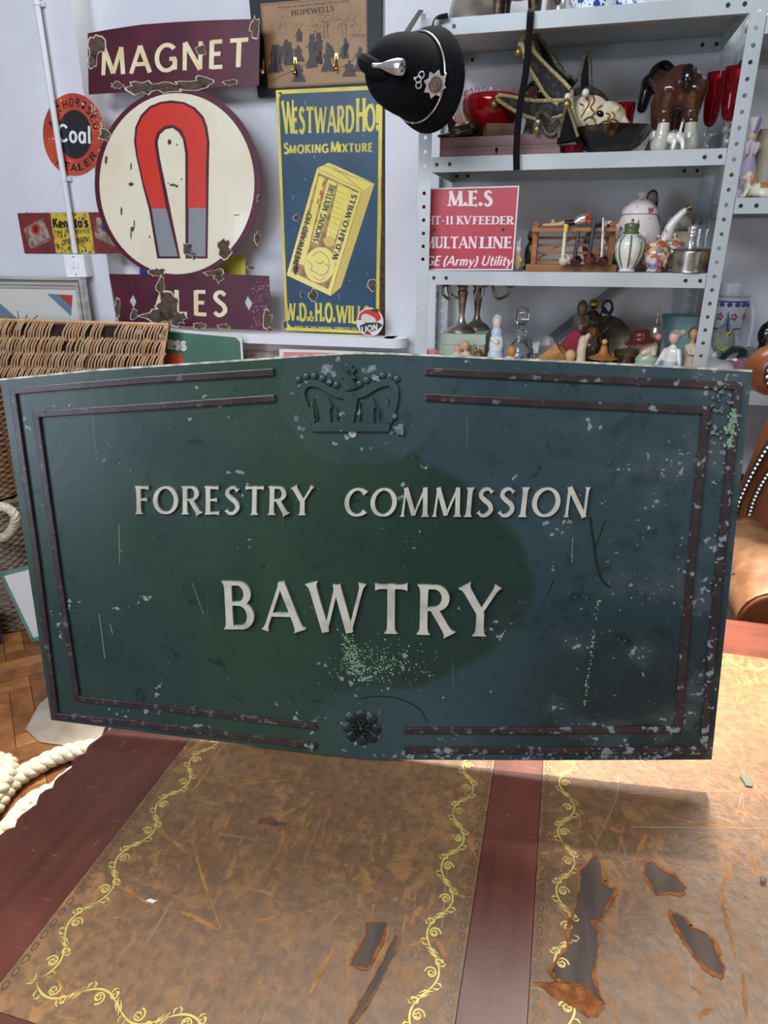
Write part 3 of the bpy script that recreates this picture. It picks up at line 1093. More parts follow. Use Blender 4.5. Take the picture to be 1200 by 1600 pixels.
# body: frieze and two panelled pedestals
dpart(MB().box((DX[0] + .03, DY[0] + .03, .60), (DX[7] - .03, DY[3] - .03, ZD - .0325)), 'frieze', MAH_X)
for x0, x1 in ((DX[0] + .03, DX[0] + .50), (DX[7] - .50, DX[7] - .03)):
    mb = MB().box((x0, DY[0] + .03, .06), (x1, DY[3] - .03, .60))
    mb.box((x0 - .012, DY[0] + .018, 0), (x1 + .012, DY[3] - .018, .08))
    for xs, dx in ((x0, -1), (x1, 1)):
        for y0, y1 in ((DY[0] + .09, DY[0] + .52), (DY[0] + .62, DY[3] - .09)):
            X = xs + dx * .004
            mb.box((min(xs, X), y0, .14), (max(xs, X), y1, .54))
    dpart(mb, 'pedestal', MAH_Y)
# small chips lying on the leather
tag(MB().prism(dz.pxs([(1156, 1213), (1166, 1212), (1177, 1223), (1175, 1231), (1165, 1229)]), .0012, .0026).build('paint_flake', mat('flake_grey', '#5f6254', .6)), 'small grey green paint flake lying on the right leather panel', 'flake').location = (0, 0, ZD + .0004)
p = onZ(1192, 1377, ZD + .002)
tag(MB().ball((0, 0, .003), (.004, .004, .003), 10).build('bead', mat('bead_grey', '#6a706c', .4), loc=(p[0], p[1], ZD + .002)), 'tiny grey bead on the leather at the right edge', 'bead')
p = onZ(236, 1409, ZD)
tag(MB().prism(jag([(-.006, -.002), (.004, -.003), (.007, .002), (-.002, .003)], 2, .0008, 5), 0, .001).build('plaster_crumb', mat('crumb_white', '#e0d8c8', .8), loc=(p[0], p[1], ZD + .0009)), 'small white crumb lying on the left leather panel', 'crumb')
# ------------------------------------------------------------------ the green cast sign standing on the desk
SG = Pl((-.7432, .73, .7905), (.9916, .1249, .0346), (-.0506, .1278, .9905))
# scaled about the camera so that its lowest point touches the leather
_k = 0.7295 / 0.725
SG = Pl(CAM + (SG.o - CAM) * (1.5 - (ZD + .0044)) / (1.5 - .775), SG.u, SG.v)


def sign_mat(name, rails=False):
    n = NT(name, .3)
    x, y = n.x, n.y
    g1 = n.noise(2.6, 3, off=(1.7, .4, 0))
    col = n.mix(n.ramp(g1, .40, .62), '#273a35', '#293f2e')
    col = n.mix(n.op('MULTIPLY', n.ramp(n.noise(7, 5), .45, .75), .5), col, '#182625')
    # bluish zone to the right of a wavy elliptical line, darker lower right
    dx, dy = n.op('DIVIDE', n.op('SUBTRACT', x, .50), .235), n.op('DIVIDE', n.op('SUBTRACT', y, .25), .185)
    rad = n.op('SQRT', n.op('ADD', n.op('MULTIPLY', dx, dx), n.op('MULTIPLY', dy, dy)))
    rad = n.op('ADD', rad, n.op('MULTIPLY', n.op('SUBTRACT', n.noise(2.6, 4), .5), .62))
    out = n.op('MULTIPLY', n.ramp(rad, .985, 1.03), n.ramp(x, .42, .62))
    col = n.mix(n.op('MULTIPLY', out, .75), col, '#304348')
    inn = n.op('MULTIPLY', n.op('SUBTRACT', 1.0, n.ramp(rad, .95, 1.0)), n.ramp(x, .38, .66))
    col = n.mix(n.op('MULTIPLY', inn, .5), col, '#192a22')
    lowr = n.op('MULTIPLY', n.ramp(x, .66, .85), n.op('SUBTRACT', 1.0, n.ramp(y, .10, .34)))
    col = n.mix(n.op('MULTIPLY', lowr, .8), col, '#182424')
    # smudges, dirt and corrosion
    sm = n.op('MULTIPLY', n.ramp(n.noise(26, 5, off=(3, 1, 0), dist=.6), .63, .72), .55)
    col = n.mix(sm, col, '#0d1717')
    right = n.ramp(x, .60, .98)
    pos = n.op('ADD', n.op('MULTIPLY', right, .055), n.op('MULTIPLY', n.op('SUBTRACT', 1.0, n.ramp(y, .0, .09)), .05))
    cl = n.ramp(n.op('ADD', n.noise(13, 3, off=(5, 2, 0)), pos), .54, .68)
    sp = n.ramp(n.op('ADD', n.noise(95, 4, off=(2, 7, 0)), n.op('MULTIPLY', cl, .17)), .745, .785)
    col = n.mix(n.op('MULTIPLY', n.op('MULTIPLY', cl, right), .5), col, '#4d5352')
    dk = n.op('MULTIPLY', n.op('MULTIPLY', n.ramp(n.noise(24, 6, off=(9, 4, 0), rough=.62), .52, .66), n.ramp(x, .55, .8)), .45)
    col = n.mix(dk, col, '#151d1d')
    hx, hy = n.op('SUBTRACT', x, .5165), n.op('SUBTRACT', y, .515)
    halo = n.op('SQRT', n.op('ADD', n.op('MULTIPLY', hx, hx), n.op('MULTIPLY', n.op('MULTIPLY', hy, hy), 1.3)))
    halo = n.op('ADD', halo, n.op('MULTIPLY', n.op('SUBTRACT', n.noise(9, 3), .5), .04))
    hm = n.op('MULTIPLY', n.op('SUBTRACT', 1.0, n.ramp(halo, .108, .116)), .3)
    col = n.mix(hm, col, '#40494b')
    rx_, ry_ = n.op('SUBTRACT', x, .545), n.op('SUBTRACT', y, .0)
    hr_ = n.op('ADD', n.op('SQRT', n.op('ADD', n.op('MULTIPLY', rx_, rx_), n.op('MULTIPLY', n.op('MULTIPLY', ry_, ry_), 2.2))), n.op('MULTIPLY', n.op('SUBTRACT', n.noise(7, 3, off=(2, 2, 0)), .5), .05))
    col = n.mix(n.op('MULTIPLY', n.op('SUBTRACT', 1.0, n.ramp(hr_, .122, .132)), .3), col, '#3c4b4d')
    col = n.mix(n.op('MULTIPLY', sp, .75), col, '#8a9290')
    sp2 = n.ramp(n.noise(240, 2), .735, .75)
    col = n.mix(n.op('MULTIPLY', sp2, .7), col, '#7d9186')
    sc = n.ramp(n.noise(60, 3, stretch=(1.6, .05, 1)), .71, .74)
    col = n.mix(n.op('MULTIPLY', sc, .3), col, '#4a6a62')
    if rails:
        rc = n.mix(n.ramp(n.noise(60, 4), .35, .7), '#2f2424', '#3d2d2b')
        edge = n.ramp(n.op('ADD', n.noise(80, 4, off=(1, 4, 0)), n.op('ADD', n.op('MULTIPLY', right, .03), n.op('MULTIPLY', n.op('SUBTRACT', 1.0, n.ramp(y, .0, .09)), .05))), .61, .68)
        col = n.mix(n.op('MULTIPLY', n.op('MULTIPLY', edge, .75), n.op('ADD', n.op('MULTIPLY', right, .7), .3)), rc, '#8d9494')
    n.color(col)
    n.val(n.op('ADD', n.op('MULTIPLY', n.noise(12, 4), .22), n.op('ADD', n.op('MULTIPLY', sp, .3), .24)), n.b.inputs['Roughness'])
    n.bump(n.op('ADD', n.noise(45, 4), n.op('MULTIPLY', n.noise(300, 2), .35)), .16, .0015)
    return n.m


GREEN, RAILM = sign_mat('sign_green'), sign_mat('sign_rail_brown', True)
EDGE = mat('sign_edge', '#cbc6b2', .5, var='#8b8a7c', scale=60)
TH = .012
outl = SG.pxs([(0, 594), (150, 579), (300, 569), (430, 560), (500, 555), (555, 552), (610, 553), (680, 556), (900, 566), (1175, 580), (1112, 1187), (860, 1188), (700, 1187.5), (620, 1187), (575, 1187), (530, 1182), (495, 1178), (280, 1151), (80, 1125)])
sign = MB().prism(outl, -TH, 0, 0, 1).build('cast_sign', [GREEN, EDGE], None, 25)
sign.matrix_world = SG.M
tag(sign, 'large dark green cast metal sign with raised cream capitals and crown standing on the desk', 'sign')


def rails(pts, w=11.5):
    P = SG.pxs(pts)
    mb = MB()
    mb.line(P, .0098, 0, .0042)
    o = mb.build('border_rail', RAILM, sign, 0)
    bv = o.modifiers.new('b', 'BEVEL'); bv.width = .0012; bv.segments = 2; bv.limit_method = 'ANGLE'
    return o


rails([(429, 581), (225, 594), (22, 611), (60, 880), (89, 1117), (200, 1127), (495, 1165)])
rails([(431, 622), (240, 635), (58, 647), (92, 890), (122, 1090), (260, 1105), (495, 1134)])
rails([(664, 580), (900, 591), (1152, 603), (1122, 900), (1098, 1172), (860, 1171), (632, 1170)])
rails([(664, 620), (880, 631), (1103, 641), (1079, 880), (1058, 1138), (850, 1140), (632, 1140)])
CREAM = mat('letter_cream', '#bdb8a6', .5, var='#9a9484', scale=35, lo=.45, hi=.75, bump=.2)


def put_letter(ch, m2):
    m2.build('letter', CREAM, sign, 0)


text(SG, 'FORESTRY', (214, 802), (489, 804), (-1, -43), 'flare', .15, .072, (0, .0045), .13, each=put_letter)
text(SG, 'COMMISSION', (539, 806), (918, 807), (2, -44), 'flare', .15, .072, (0, .0045), .13, each=put_letter)
text(SG, 'BAWTRY', (352, 981), (778, 993), (-4, -74), 'flare', .145, .07, (0, .005), .16, each=put_letter)

we = MB().line(SG.pxs([(0, 593.2), (150, 578.3), (300, 568.3), (430, 559.4), (500, 554.6), (555, 551.7), (610, 552.6), (680, 555.6), (900, 565.6), (1175, 579.6)]), .0026, 0, .0006)  # sunlit look of the cream top edge, painted as a strip on the front
we.build('sunlit_edge', EDGE, sign, 0)['label'] = 'pale strip on the front face for the sunlit top edge'

# crown in low relief
cr = MB()
D1 = .0042
pxl = lambda pts, n=6, closed=False: [tuple(p) for p in catmull(SG.pxs(pts), n, closed)]
CRW = lambda x, y: (440 + x / 5.0, 540 + y / 5.0)          # from the enlarged view
cl = lambda pts: [CRW(*p) for p in pts]
mm = .0052
arch = pxl(cl([(250, 600), (222, 540), (180, 450), (160, 370), (180, 315), (230, 292), (300, 305), (380, 352), (450, 380), (545, 388), (630, 376), (710, 330), (790, 292), (850, 290), (885, 330), (890, 380), (880, 450), (858, 540), (838, 600)]))
cr.line(arch, .0098, 0, D1)
cr.prism(SG.pxs(cl([(236, 600), (850, 604), (846, 672), (238, 670)])), 0, D1)
cr.prism(SG.pxs(cl([(486, 390), (604, 390), (566, 604), (492, 604)])), 0, D1 * .97)
for q in ([(328, 604), (392, 604), (384, 500), (404, 470), (362, 400), (322, 470), (340, 500)], [(672, 604), (728, 604), (724, 500), (746, 470), (704, 396), (660, 468), (680, 500)], [(232, 604), (256, 604), (262, 540), (240, 420), (222, 520)], [(802, 604), (846, 604), (850, 520), (828, 405), (804, 500)]):
    cr.prism(SG.pxs(cl(q)), 0, D1 * .93)
for q in ([(285, 580), (276, 520), (244, 410)], [(612, 590), (612, 520), (612, 440)], [(766, 580), (764, 510), (742, 470)], [(440, 580), (436, 520), (424, 480)]):
    cr.line(SG.pxs(cl(q)), .0022, 0, D1 * .8)
for bx, by in ((135, 265), (195, 240), (255, 238), (320, 255), (375, 285), (430, 305), (610, 300), (665, 270), (725, 248), (790, 232), (850, 240), (900, 260)):
    c0 = SG.px(*CRW(bx, by))
    cr.lathe([(0, 0), (.0052, 0), (.0047, .002), (.003, .0034), (0, .0038)], (c0[0], c0[1], 0), 12)
cr.line(SG.pxs(cl([(545, 345), (520, 250), (545, 150)])), [.020, .011, .004], 0, D1)
cr.line(SG.pxs(cl([(470, 150), (520, 200), (580, 260)])), [.004, .007, .004], 0, D1)
cr.line(SG.pxs(cl([(470, 255), (545, 205), (580, 180)])), [.004, .007, .004], 0, D1 * .95)
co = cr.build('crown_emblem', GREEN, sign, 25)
bv = co.modifiers.new('b', 'BEVEL'); bv.width = .0007; bv.segments = 1; bv.limit_method = 'ANGLE'
# rose at the foot
RC = SG.px(565, 1137)
ro = MB()
PALE = mat('corrosion', '#7d8482', .85, var='#55605f', scale=90, bump=.5)
for k in range(8):
    a = 2 * PI * k / 8
    ro.ball((RC[0] + .021 * math.cos(a), RC[1] + .021 * math.sin(a), 0), (.0095, .0095, .005), 10)
for k in range(5):
    a = PI / 2 + 2 * PI * k / 5
    ro.line([(RC[0] + .006 * math.cos(a), RC[1] + .006 * math.sin(a))] + [(RC[0] + .015 * math.cos(a + d_), RC[1] + .015 * math.sin(a + d_)) for d_ in (-.35, 0, .35)] + [(RC[0] + .006 * math.cos(a), RC[1] + .006 * math.sin(a))], .0028, 0, .006)
ro.ball((RC[0], RC[1], .003), (.0045, .0045, .004), 10)
ro.build('rose_emblem', mat('sign_black_green', '#141d1b', .4, var='#202c28', scale=60), sign, 40)
# patches of white corrosion with their own shapes
pc = MB()
sd = 0
for x, y, r in ((512, 577, 9), (520, 583, 6), (549, 582, 6), (575, 579, 5), (583, 576, 6), (588, 592, 6), (598, 590, 4), (569, 578, 4), (515, 595, 4), (470, 602, 4), (528, 562, 4), (541, 570, 3), (457, 615, 3), (464, 654, 5), (468, 668, 4), (474, 671, 4), (472, 682, 3), (622, 672, 8), (626, 668, 7), (612, 676, 4), (565, 702, 3), (579, 700, 3), (603, 693, 3), (617, 650, 4), (480, 597, 3),
                (545, 1117, 5), (575, 1116, 5), (548, 1155, 6), (568, 1164, 5), (556, 1160, 4), (538, 1172, 4), (534, 1130, 3), (592, 1142, 3), (590, 1152, 3), (617, 1182, 5), (600, 1180, 4), (586, 1180, 3), (640, 1180, 4), (632, 1174, 4), (684, 1171, 6), (700, 1170, 5), (488, 1164, 5), (480, 1162, 4), (492, 1125, 2.5), (509, 1122, 2.5), (498, 1121, 2)):
    sd += 1
    c0, c1 = SG.px(x, y), SG.px(x + r, y)
    pc.prism(blotch(c0, c1[0] - c0[0], 13, .55, sd, .7, sd), .0002, .0048 if (480 < x < 625 and 590 < y < 675) else .0005 + (.0045 if (x > 630 and y > 1160) or (x in (488, 480)) else 0))
r = random.Random(12)
for k in range(60):                                           # along the right-hand rails
    t = r.random()
    x, y = 1146 - 48 * t + r.gauss(0, 9), 620 + 540 * t
    if r.random() < .45:
        x, y = 1120 + r.gauss(0, 9), 600 + abs(r.gauss(0, 60))
    c0 = SG.px(x, y)
    pc.prism(blotch(c0, .0008 + abs(r.gauss(0, .0012)), 9, .6, k + 100, .8, k), .0002, .0045)
for k in range(110):                                          # right field
    x, y = r.gauss(1010, 55), r.gauss(800, 80)
    if k % 2: x, y = r.gauss(960, 80), r.gauss(950, 75)
    if x > 1085 - (y - 640) * .09 or x < 840: continue
    c0 = SG.px(x, y)
    pc.prism(blotch(c0, .0005 + abs(r.gauss(0, .0008)), 9, .6, k + 300, .8, k), .0001, .0005)
for k in range(90):                                           # foot of the right half
    x = r.uniform(640, 1090)
    y = 1178 + r.gauss(0, 5)
    c0 = SG.px(x, min(y, 1184))
    pc.prism(blotch(c0, .0008 + abs(r.gauss(0, .0014)), 9, .6, k + 500, .5, 0), .0001, .0046)
for k in range(70):                                           # specks over the whole face
    x, y = r.uniform(60, 1070), r.uniform(640, 1120)
    c0 = SG.px(x, y)
    if .05 < c0[0] < .95 and .03 < c0[1] < .48:
        pc.prism(blotch(c0, .00025 + abs(r.gauss(0, .00028)), 6, .5, k + 800), .0001, .0004)
o = pc.build('corrosion_spots', PALE, sign, 0); o['kind'] = 'stuff'
LICH = mat('lichen_specks', '#86a37e', .85)
lc = MB()
for k in range(520):
    t = r.random()
    if t < .45: x, y = r.gauss(552, 7) , r.gauss(1030, 18); x += (y - 1030) * .28
    elif t < .75: x, y = r.gauss(580, 30), r.gauss(1040, 16)
    else: x, y = r.gauss(605, 32), r.gauss(1035, 20)
    c0 = SG.px(x, y)
    lc.prism(blotch(c0, .0005 + abs(r.gauss(0, .00045)), 5, .4, k), .0001, .0005)
for k in range(60):
    t = r.random()
    x, y = 935 - 22 * t + r.gauss(0, 1.5), 935 + 170 * t
    lc.prism(blotch(SG.px(x, y), .0006 + abs(r.gauss(0, .0004)), 5, .4, k), .0001, .0005)
for k in range(50):
    t = r.random()
    x, y = 1146 - 10 * t + r.gauss(0, 4), 640 + 60 * t
    lc.prism(blotch(SG.px(x, y), .0005 + abs(r.gauss(0, .0006)), 6, .5, k, 2.2, .1), .0001, .0046)
o = lc.build('lichen_specks', LICH, sign, 0); o['kind'] = 'stuff'
# drip marks and scratches
dr = MB()
DARK = mat('drip_dark', '#17241f', .4)
for w, *st in ((.0036, (922, 808), (928, 850), (932, 880), (940, 905), (952, 918)), (.0018, (945, 815), (936, 840), (930, 856)), (.002, (560, 1092), (590, 1088), (625, 1092), (655, 1108), (668, 1128)), (.0016, (865, 905), (856, 930))):
    MB().line(catmull(SG.pxs(st), 8), w, 0, .0003).build('drip_mark', DARK, sign, 0)
ss = MB()
for w, *st in ((.0012, (155, 960), (160, 995), (164, 1029)), (.001, (186, 820), (187, 880)), (.0014, (172, 975), (176, 990)), (.0008, (300, 910), (318, 960)), (.001, (895, 840), (893, 880))):
    MB().line(SG.pxs(st), w, 0, .0004).build('scratch', mat('scratch_green', '#5f8a66', .7), sign, 0)
for (x, y, r_) in ((551, 678, .0052), (593, 1112, .0042)):
    c0 = SG.px(x, y)
    h = MB()
    h.lathe([(0, .0004), (r_ * .62, .0004), (r_ * .8, .0012), (r_, .0010), (r_, 0), (0, 0)], (c0[0], c0[1], 0), 16)
    o = h.build('fixing_screw', mat('bright_screw', '#d9d4c6', .3, .6) if y < 900 else mat('dull_screw', '#6d5b4a', .5, .5), sign, 30)
# ------------------------------------------------------------------ signs standing on the sill and hung on the wall
MAROON = mat('enamel_maroon', '#561d2e', .36, var='#481927', scale=8, spec=.3)
CREAME = mat('enamel_cream', '#e4dcc2', .25, var='#d8cba8', scale=4, lo=.45, hi=.75, coat=.3)
RUST = mat('rust', '#5d4a3c', .85, var='#46372d', scale=50, bump=.5)
CHIPE = mat('chip_edge', '#cfc4ae', .6)
IRON = mat('sheet_iron', '#4a4038', .7)
ERED = mat('enamel_red', '#cc3a2c', .25, coat=.3)
EGREY = mat('enamel_grey', '#868a8d', .28, coat=.3)
YEL = mat('enamel_yellow', '#d9c941', .35, var='#c2b23a', scale=9, spec=.3)
BLUE = mat('enamel_blue', '#1c4560', .36, var='#183a50', scale=5, spec=.3)
BLK = mat('print_black', '#1c1a1a', .4)


def layer(pl, root, name, m, pts, d=.0008, base=.0, closed_pts=True, smooth=0):
    o = MB().prism(pl.pxs(pts), base, d).build(name, m, root, smooth)
    return o


def chips(pl, root, lst, d=.0012, name='rust_chip', seedo=0):
    """lst: (x, y, rx_px, ry_px) enamel losses, each its own piece with a pale broken edge"""
    for i, (x, y, a, b) in enumerate(lst):
        r = random.Random(i * 31 + seedo)
        n = 16
        pts = []
        for k in range(n):
            q = 1 + r.uniform(-.35, .35)
            pts.append((x + a * q * math.cos(2 * PI * k / n), y + b * q * math.sin(2 * PI * k / n)))
        P = pl.pxs(pts)
        big = pl.pxs([(x + (px - x) * 1.14 - .3, y + (py - y) * 1.14) for px, py in pts])
        mb = MB().prism(big, 0, d - .0003, 1).prism(P, 0, d, 0)
        mb.build(name, [RUST, CHIPE], root, 0)


# --- the cream round sign with the magnet, top and bottom plates in one iron sheet
MG = wallplane(300, 515, 2.402, .045)
Mo = MG
main = []
plate_t = [(137, 52), (170, 46), (220, 38.5), (271, 34.5), (330, 31.5), (406, 29.5), (405, 133), (365, 136), (330, 138)]
circ = ell((278, 286), (130, 148.5), 72)
mb = MB()
body = [(137, 52), (170, 46), (220, 38.5), (271, 34.5), (330, 31.5), (406, 29.5), (404.5, 133), (330, 137), (306, 141)]
right = [p for p in ell((278, 286), (130, 148.5), 60, -76, 72)]
body += right
body += [(420, 431), (424.5, 517), (310, 511), (186, 503), (170, 428), (238, 429)]
left = [p for p in ell((278, 286), (130, 148.5), 60, 108, 246)]
body += left
body += [(228, 142), (138.5, 147.5)]
root = MB().prism(MG.pxs(body), -.003, 0).build('pub_sign', [MAROON, IRON], None, 30)
root.matrix_world = MG.M
tag(root, 'tall maroon and cream enamel pub sign with red horseshoe magnet on round centre', 'sign')
layer(MG, root, 'cream_disc', CREAME, ell((276.5, 287), (121, 141.5), 72), .0004)
leg = [(234, 326), (225, 290), (216, 245), (212, 222), (214, 200), (222, 182), (236, 168), (252, 161.5), (268, 159.5), (287, 162), (303, 170), (315, 183), (321, 198), (325, 222), (324, 260), (323, 402), (292, 402), (292, 240), (288, 217), (281, 204), (270, 197), (258, 199), (247, 208), (243.5, 222), (246, 242), (280, 402), (248, 402)]
ol = MB()
ol.prism(MG.pxs([(233, 328), (223, 290), (213, 245), (209.5, 222), (211.5, 199), (220, 180), (234, 166), (251, 159), (268, 157), (288, 159.5), (305, 168), (318, 182), (324, 198), (327.5, 222), (326.5, 260), (324.5, 404), (290, 404), (289.5, 240), (286, 218), (279, 206.5), (270, 200), (259, 202), (250, 210), (246.5, 222), (249, 242), (282, 404), (246, 404)]), 0, .0008)
ol.build('magnet_outline', MAROON, root, 0)
layer(MG, root, 'magnet_red', ERED, [(237, 326), (226, 290), (216, 245), (213, 222), (215, 200), (223, 183), (237, 169), (253, 162.5), (268, 161), (287, 163), (302, 171), (314, 184), (320, 198), (323.5, 222), (322, 260), (322, 325), (294, 325), (294.5, 240), (290, 216), (283, 202), (270, 195), (257, 197), (245, 207), (241.5, 222), (244, 242), (260, 326)], .0012)
layer(MG, root, 'magnet_pole', EGREY, [(237, 326), (260, 326), (278, 400.5), (249.5, 400.5)], .0012)
layer(MG, root, 'magnet_pole', EGREY, [(295, 325), (322, 325), (321, 400.5), (294.5, 400.5)], .0012)
LETC = mat('enamel_letter', '#e6dab4', .3, var='#d9c490', scale=12)
text(MG, 'MAGNET', (158, 118), (388, 104), (-1, -42), 'sans', .165, .15, (0, .0006), .16).build('lettering', LETC, root, 0)
text(MG, 'LES', (272, 491.5), (356, 494.5), (-1, -38.5), 'sans', .17, .15, (0, .0006), .2).build('lettering', LETC, root, 0)
layer(MG, root, 'letter_remnant', LETC, [(241, 489), (246, 487), (251, 470), (249, 458), (244, 472)], .0006)
layer(MG, root, 'diamond', mat('enamel_pale_grey', '#b9b9bd', .3), [(208, 461), (213, 471), (209, 481), (203, 470)], .0006)
layer(MG, root, 'diamond', mat('enamel_pale_grey', '#b9b9bd', .3), [(387, 463), (394.5, 474), (389, 485), (383, 473)], .0006)
chips(MG, root, [(150, 72, 11, 17), (145, 95, 6, 10), (222, 137, 20, 9), (256, 136, 26, 7), (296, 134, 26, 7), (318, 129, 14, 9), (184, 133, 8, 5), (164, 210, 8, 10), (314, 79.5, 6.5, 8), (398, 42, 8, 14), (360, 129, 9, 4), (293, 389, 8, 10), (304, 400, 4, 5), (350, 386, 10, 15),
                 (245, 425, 11, 6), (252, 446, 6, 15), (262, 478, 15, 22), (248, 494, 24, 10), (278, 497, 12, 10), (336, 426, 13, 5), (342, 432, 6, 8), (312, 509, 8, 5), (350, 510, 9, 4), (418, 500, 6, 14), (184, 480, 4, 14), (210, 492, 5, 7), (392, 418, 6, 3), (403, 372, 4, 9), (166, 250, 2, 6), (404, 310, 2, 5)], seedo=2)
sm = MB()
for x, y, a, b in ((265, 222, 3, 4.5), (205, 260, 1.2, 6), (205, 288, 4, 3), (207, 358, 3, 4), (205, 366, 1, 8), (210, 350, 1, 7), (270, 289, 5, 2), (276, 291, 2.5, 2), (263, 286, 1.2, 1), (234, 370, 1.2, 2), (190, 330, 1.5, 7), (370, 336, 5, .8), (284, 280, 1.2, 1.2), (277, 226, 1, 1.6)):
    sm.prism(MG.pxs(ell((x, y), (a, b), 9)), 0, .0011)
o = sm.build('rust_specks', RUST, root, 0); o['kind'] = 'stuff'
pk = MB()
r = random.Random(4)
for k in range(160):
    x, y = r.uniform(392, 421), r.uniform(440, 512)
    pk.prism(blotch(MG.px(x, y), .0008 + abs(r.gauss(0, .001)), 6, .5, k), 0, .0006)
o = pk.build('wear_specks', mat('worn_pink', '#a5788a', .7), root, 0); o['kind'] = 'stuff'

# --- yellow and blue panel hidden behind it
YB = wallplane(370, 432, 2.50, .03)
rt = MB().prism(YB.pxs([(218, 408), (383, 398), (384, 470), (384, 507), (215, 505)]), -.003, 0).build('yellow_panel', [YEL], None, 0)
rt.matrix_world = YB.M
tag(rt, 'yellow and blue enamel panel tucked behind the round pub sign on the sill', 'sign')
layer(YB, rt, 'blue_field', mat('enamel_bright_blue', '#2748a8', .3), [(219, 409), (268, 406), (262, 504), (216, 503)], .0005)

FLARE[0] = .45
# --- tall blue tobacco sign
WS = wallplane(520, 521, 2.445, .055)
ws = MB().prism(WS.pxs([(431, 141), (598.8, 132.9), (601.5, 522.8), (446.5, 516)]), -.003, 0).build('tobacco_sign', [mat('rusty_edge', '#5b3d2e', .8, var='#3f2a20', scale=60), IRON], None, 0)
ws.matrix_world = WS.M
tag(ws, 'tall blue enamel tobacco sign with yellow letters and a drawn packet on the sill', 'sign')
layer(WS, ws, 'yellow_border', YEL, [(431, 141), (598, 133.2), (596.5, 250), (595.5, 300), (596, 340), (593.5, 420), (592, 522.3), (446.5, 516)], .0005)
layer(WS, ws, 'blue_field', BLUE, [(440, 147), (588, 140), (592, 146), (590.5, 300), (588.5, 400), (587, 512), (583, 517.5), (455, 511), (450, 505), (436, 153)], .0009)
dh = (0, .0014)
text(WS, 'W', (443, 209), (461, 208), (-2.5, -51), 'flare', .22, .14, dh, .08).build('lettering', YEL, ws, 0)
text(WS, 'ESTWARD', (457, 208.5), (553, 206.5), (-.5, -40), 'flare', .23, .14, dh, .10).build('lettering', YEL, ws, 0)
text(WS, 'H', (557, 206), (571, 205.5), (0, -52), 'flare', .27, .14, dh, .08).build('lettering', YEL, ws, 0)
text(WS, 'O!', (571, 205), (592, 204.5), (0, -41), 'flare', .23, .14, dh, .06).build('lettering', YEL, ws, 0)
text(WS, 'S', (444, 240.5), (452, 240), (-.5, -16.5), 'sans', .22, .2, dh).build('lettering', YEL, ws, 0)
text(WS, 'MOKING', (452, 240), (513, 238.5), (0, -13), 'sans', .25, .22, dh, .16).build('lettering', YEL, ws, 0)
text(WS, 'M', (517, 238), (530, 238), (0, -16.5), 'sans', .22, .2, dh).build('lettering', YEL, ws, 0)
text(WS, 'IXTURE', (530, 238), (582, 237), (0, -13), 'sans', .25, .22, dh, .16).build('lettering', YEL, ws, 0)
text(WS, 'W.D.', (447, 500), (484, 502), (-1, -27), 'flare', .26, .18, dh, .08).build('lettering', YEL, ws, 0)
text(WS, '&', (483, 501), (491, 501.5), (0, -15), 'sans', .2, .18, dh, .08).build('lettering', YEL, ws, 0)
text(WS, 'H.O.', (493, 502), (524, 503.5), (-.5, -29), 'flare', .26, .18, dh, .08).build('lettering', YEL, ws, 0)
text(WS, 'WILLS', (526, 504), (577, 506), (0, -27), 'flare', .22, .16, dh, .06).build('lettering', YEL, ws, 0)
text(WS, 'MADE BY THE IMPERIAL TOBACCO CO. LTD', (461, 512), (570, 515.5), (0, -3), 'sans', .2, .2, dh, .16).build('small_print', YEL, ws, 0)
PK = mat('packet_yellow', '#dccb4a', .3, coat=.2)
PKD = mat('packet_shade', '#c9ae3c', .3)
OCH = mat('packet_ochre', '#a9803a', .35, var='#7e5a2a', scale=40, lo=.45, hi=.6)
pkt = layer(WS, ws, 'packet_drawing', PK, [(448, 430), (495.5, 263), (514, 254), (585.5, 287), (533, 449), (517, 462.5)], .0013)
layer(WS, ws, 'packet_side', PKD, [(566, 297.5), (585.5, 287), (533, 449), (517, 462.5)], .0015)
layer(WS, ws, 'packet_label', OCH, [(455, 424), (498, 270), (561, 299), (513, 452)], .0017)
layer(WS, ws, 'packet_panel', PK, [(466, 412), (499, 275), (508, 279), (476, 415)], .0021)
layer(WS, ws, 'packet_panel', PK, [(487, 376), (513, 280), (527, 286), (498, 382)], .0021)
layer(WS, ws, 'packet_panel', PK, [(509, 372), (529, 287), (550, 297), (524, 374)], .0021)
layer(WS, ws, 'packet_panel', PK, [(519, 402), (548, 297), (560, 302), (526, 413)], .0021)
layer(WS, ws, 'portrait_medallion', PK, ell((500, 414), (24, 28), 28, rot=.2), .0021)
layer(WS, ws, 'portrait_medallion', PKD, ell((515, 377), (9, 9), 16), .0023)
fg = MB()
for st in ([(488, 400), (500, 393), (512, 402), (516, 416)], [(484, 420), (494, 426), (504, 430), (514, 424)], [(490, 432), (500, 438), (508, 434)], [(494, 408), (500, 412), (506, 408)], [(482, 408), (488, 414), (486, 424)], [(508, 412), (514, 418), (510, 428)]):
    fg.line(catmull(WS.pxs(st), 5), .0022, 0, .0026)
fg.build('portrait_lines', OCH, ws, 0)
ln = MB()
for a, b in (((495.5, 263), (566, 297)), ((566, 297), (517, 462)), ((514, 254), (566, 297)), ((521, 266), (585, 287)), ((505, 258), (545, 272))):
    ln.line(WS.pxs([a, b]), .0016, 0, .0025)
for k in range(9):
    ln.line(WS.pxs([(527 - k * 1.6, 298 + k * 8), (540 - k * 1.8, 304 + k * 8)]), .0011, 0, .0025)
ln.build('packet_lines', OCH, ws, 0)
dk = (0, .0027)
text(WS, "WESTWARD HO'", (466, 415), (489, 333), (-8, -3.5), 'flare', .24, .14, dk, .1).build('packet_lettering', BLK, ws, 0)
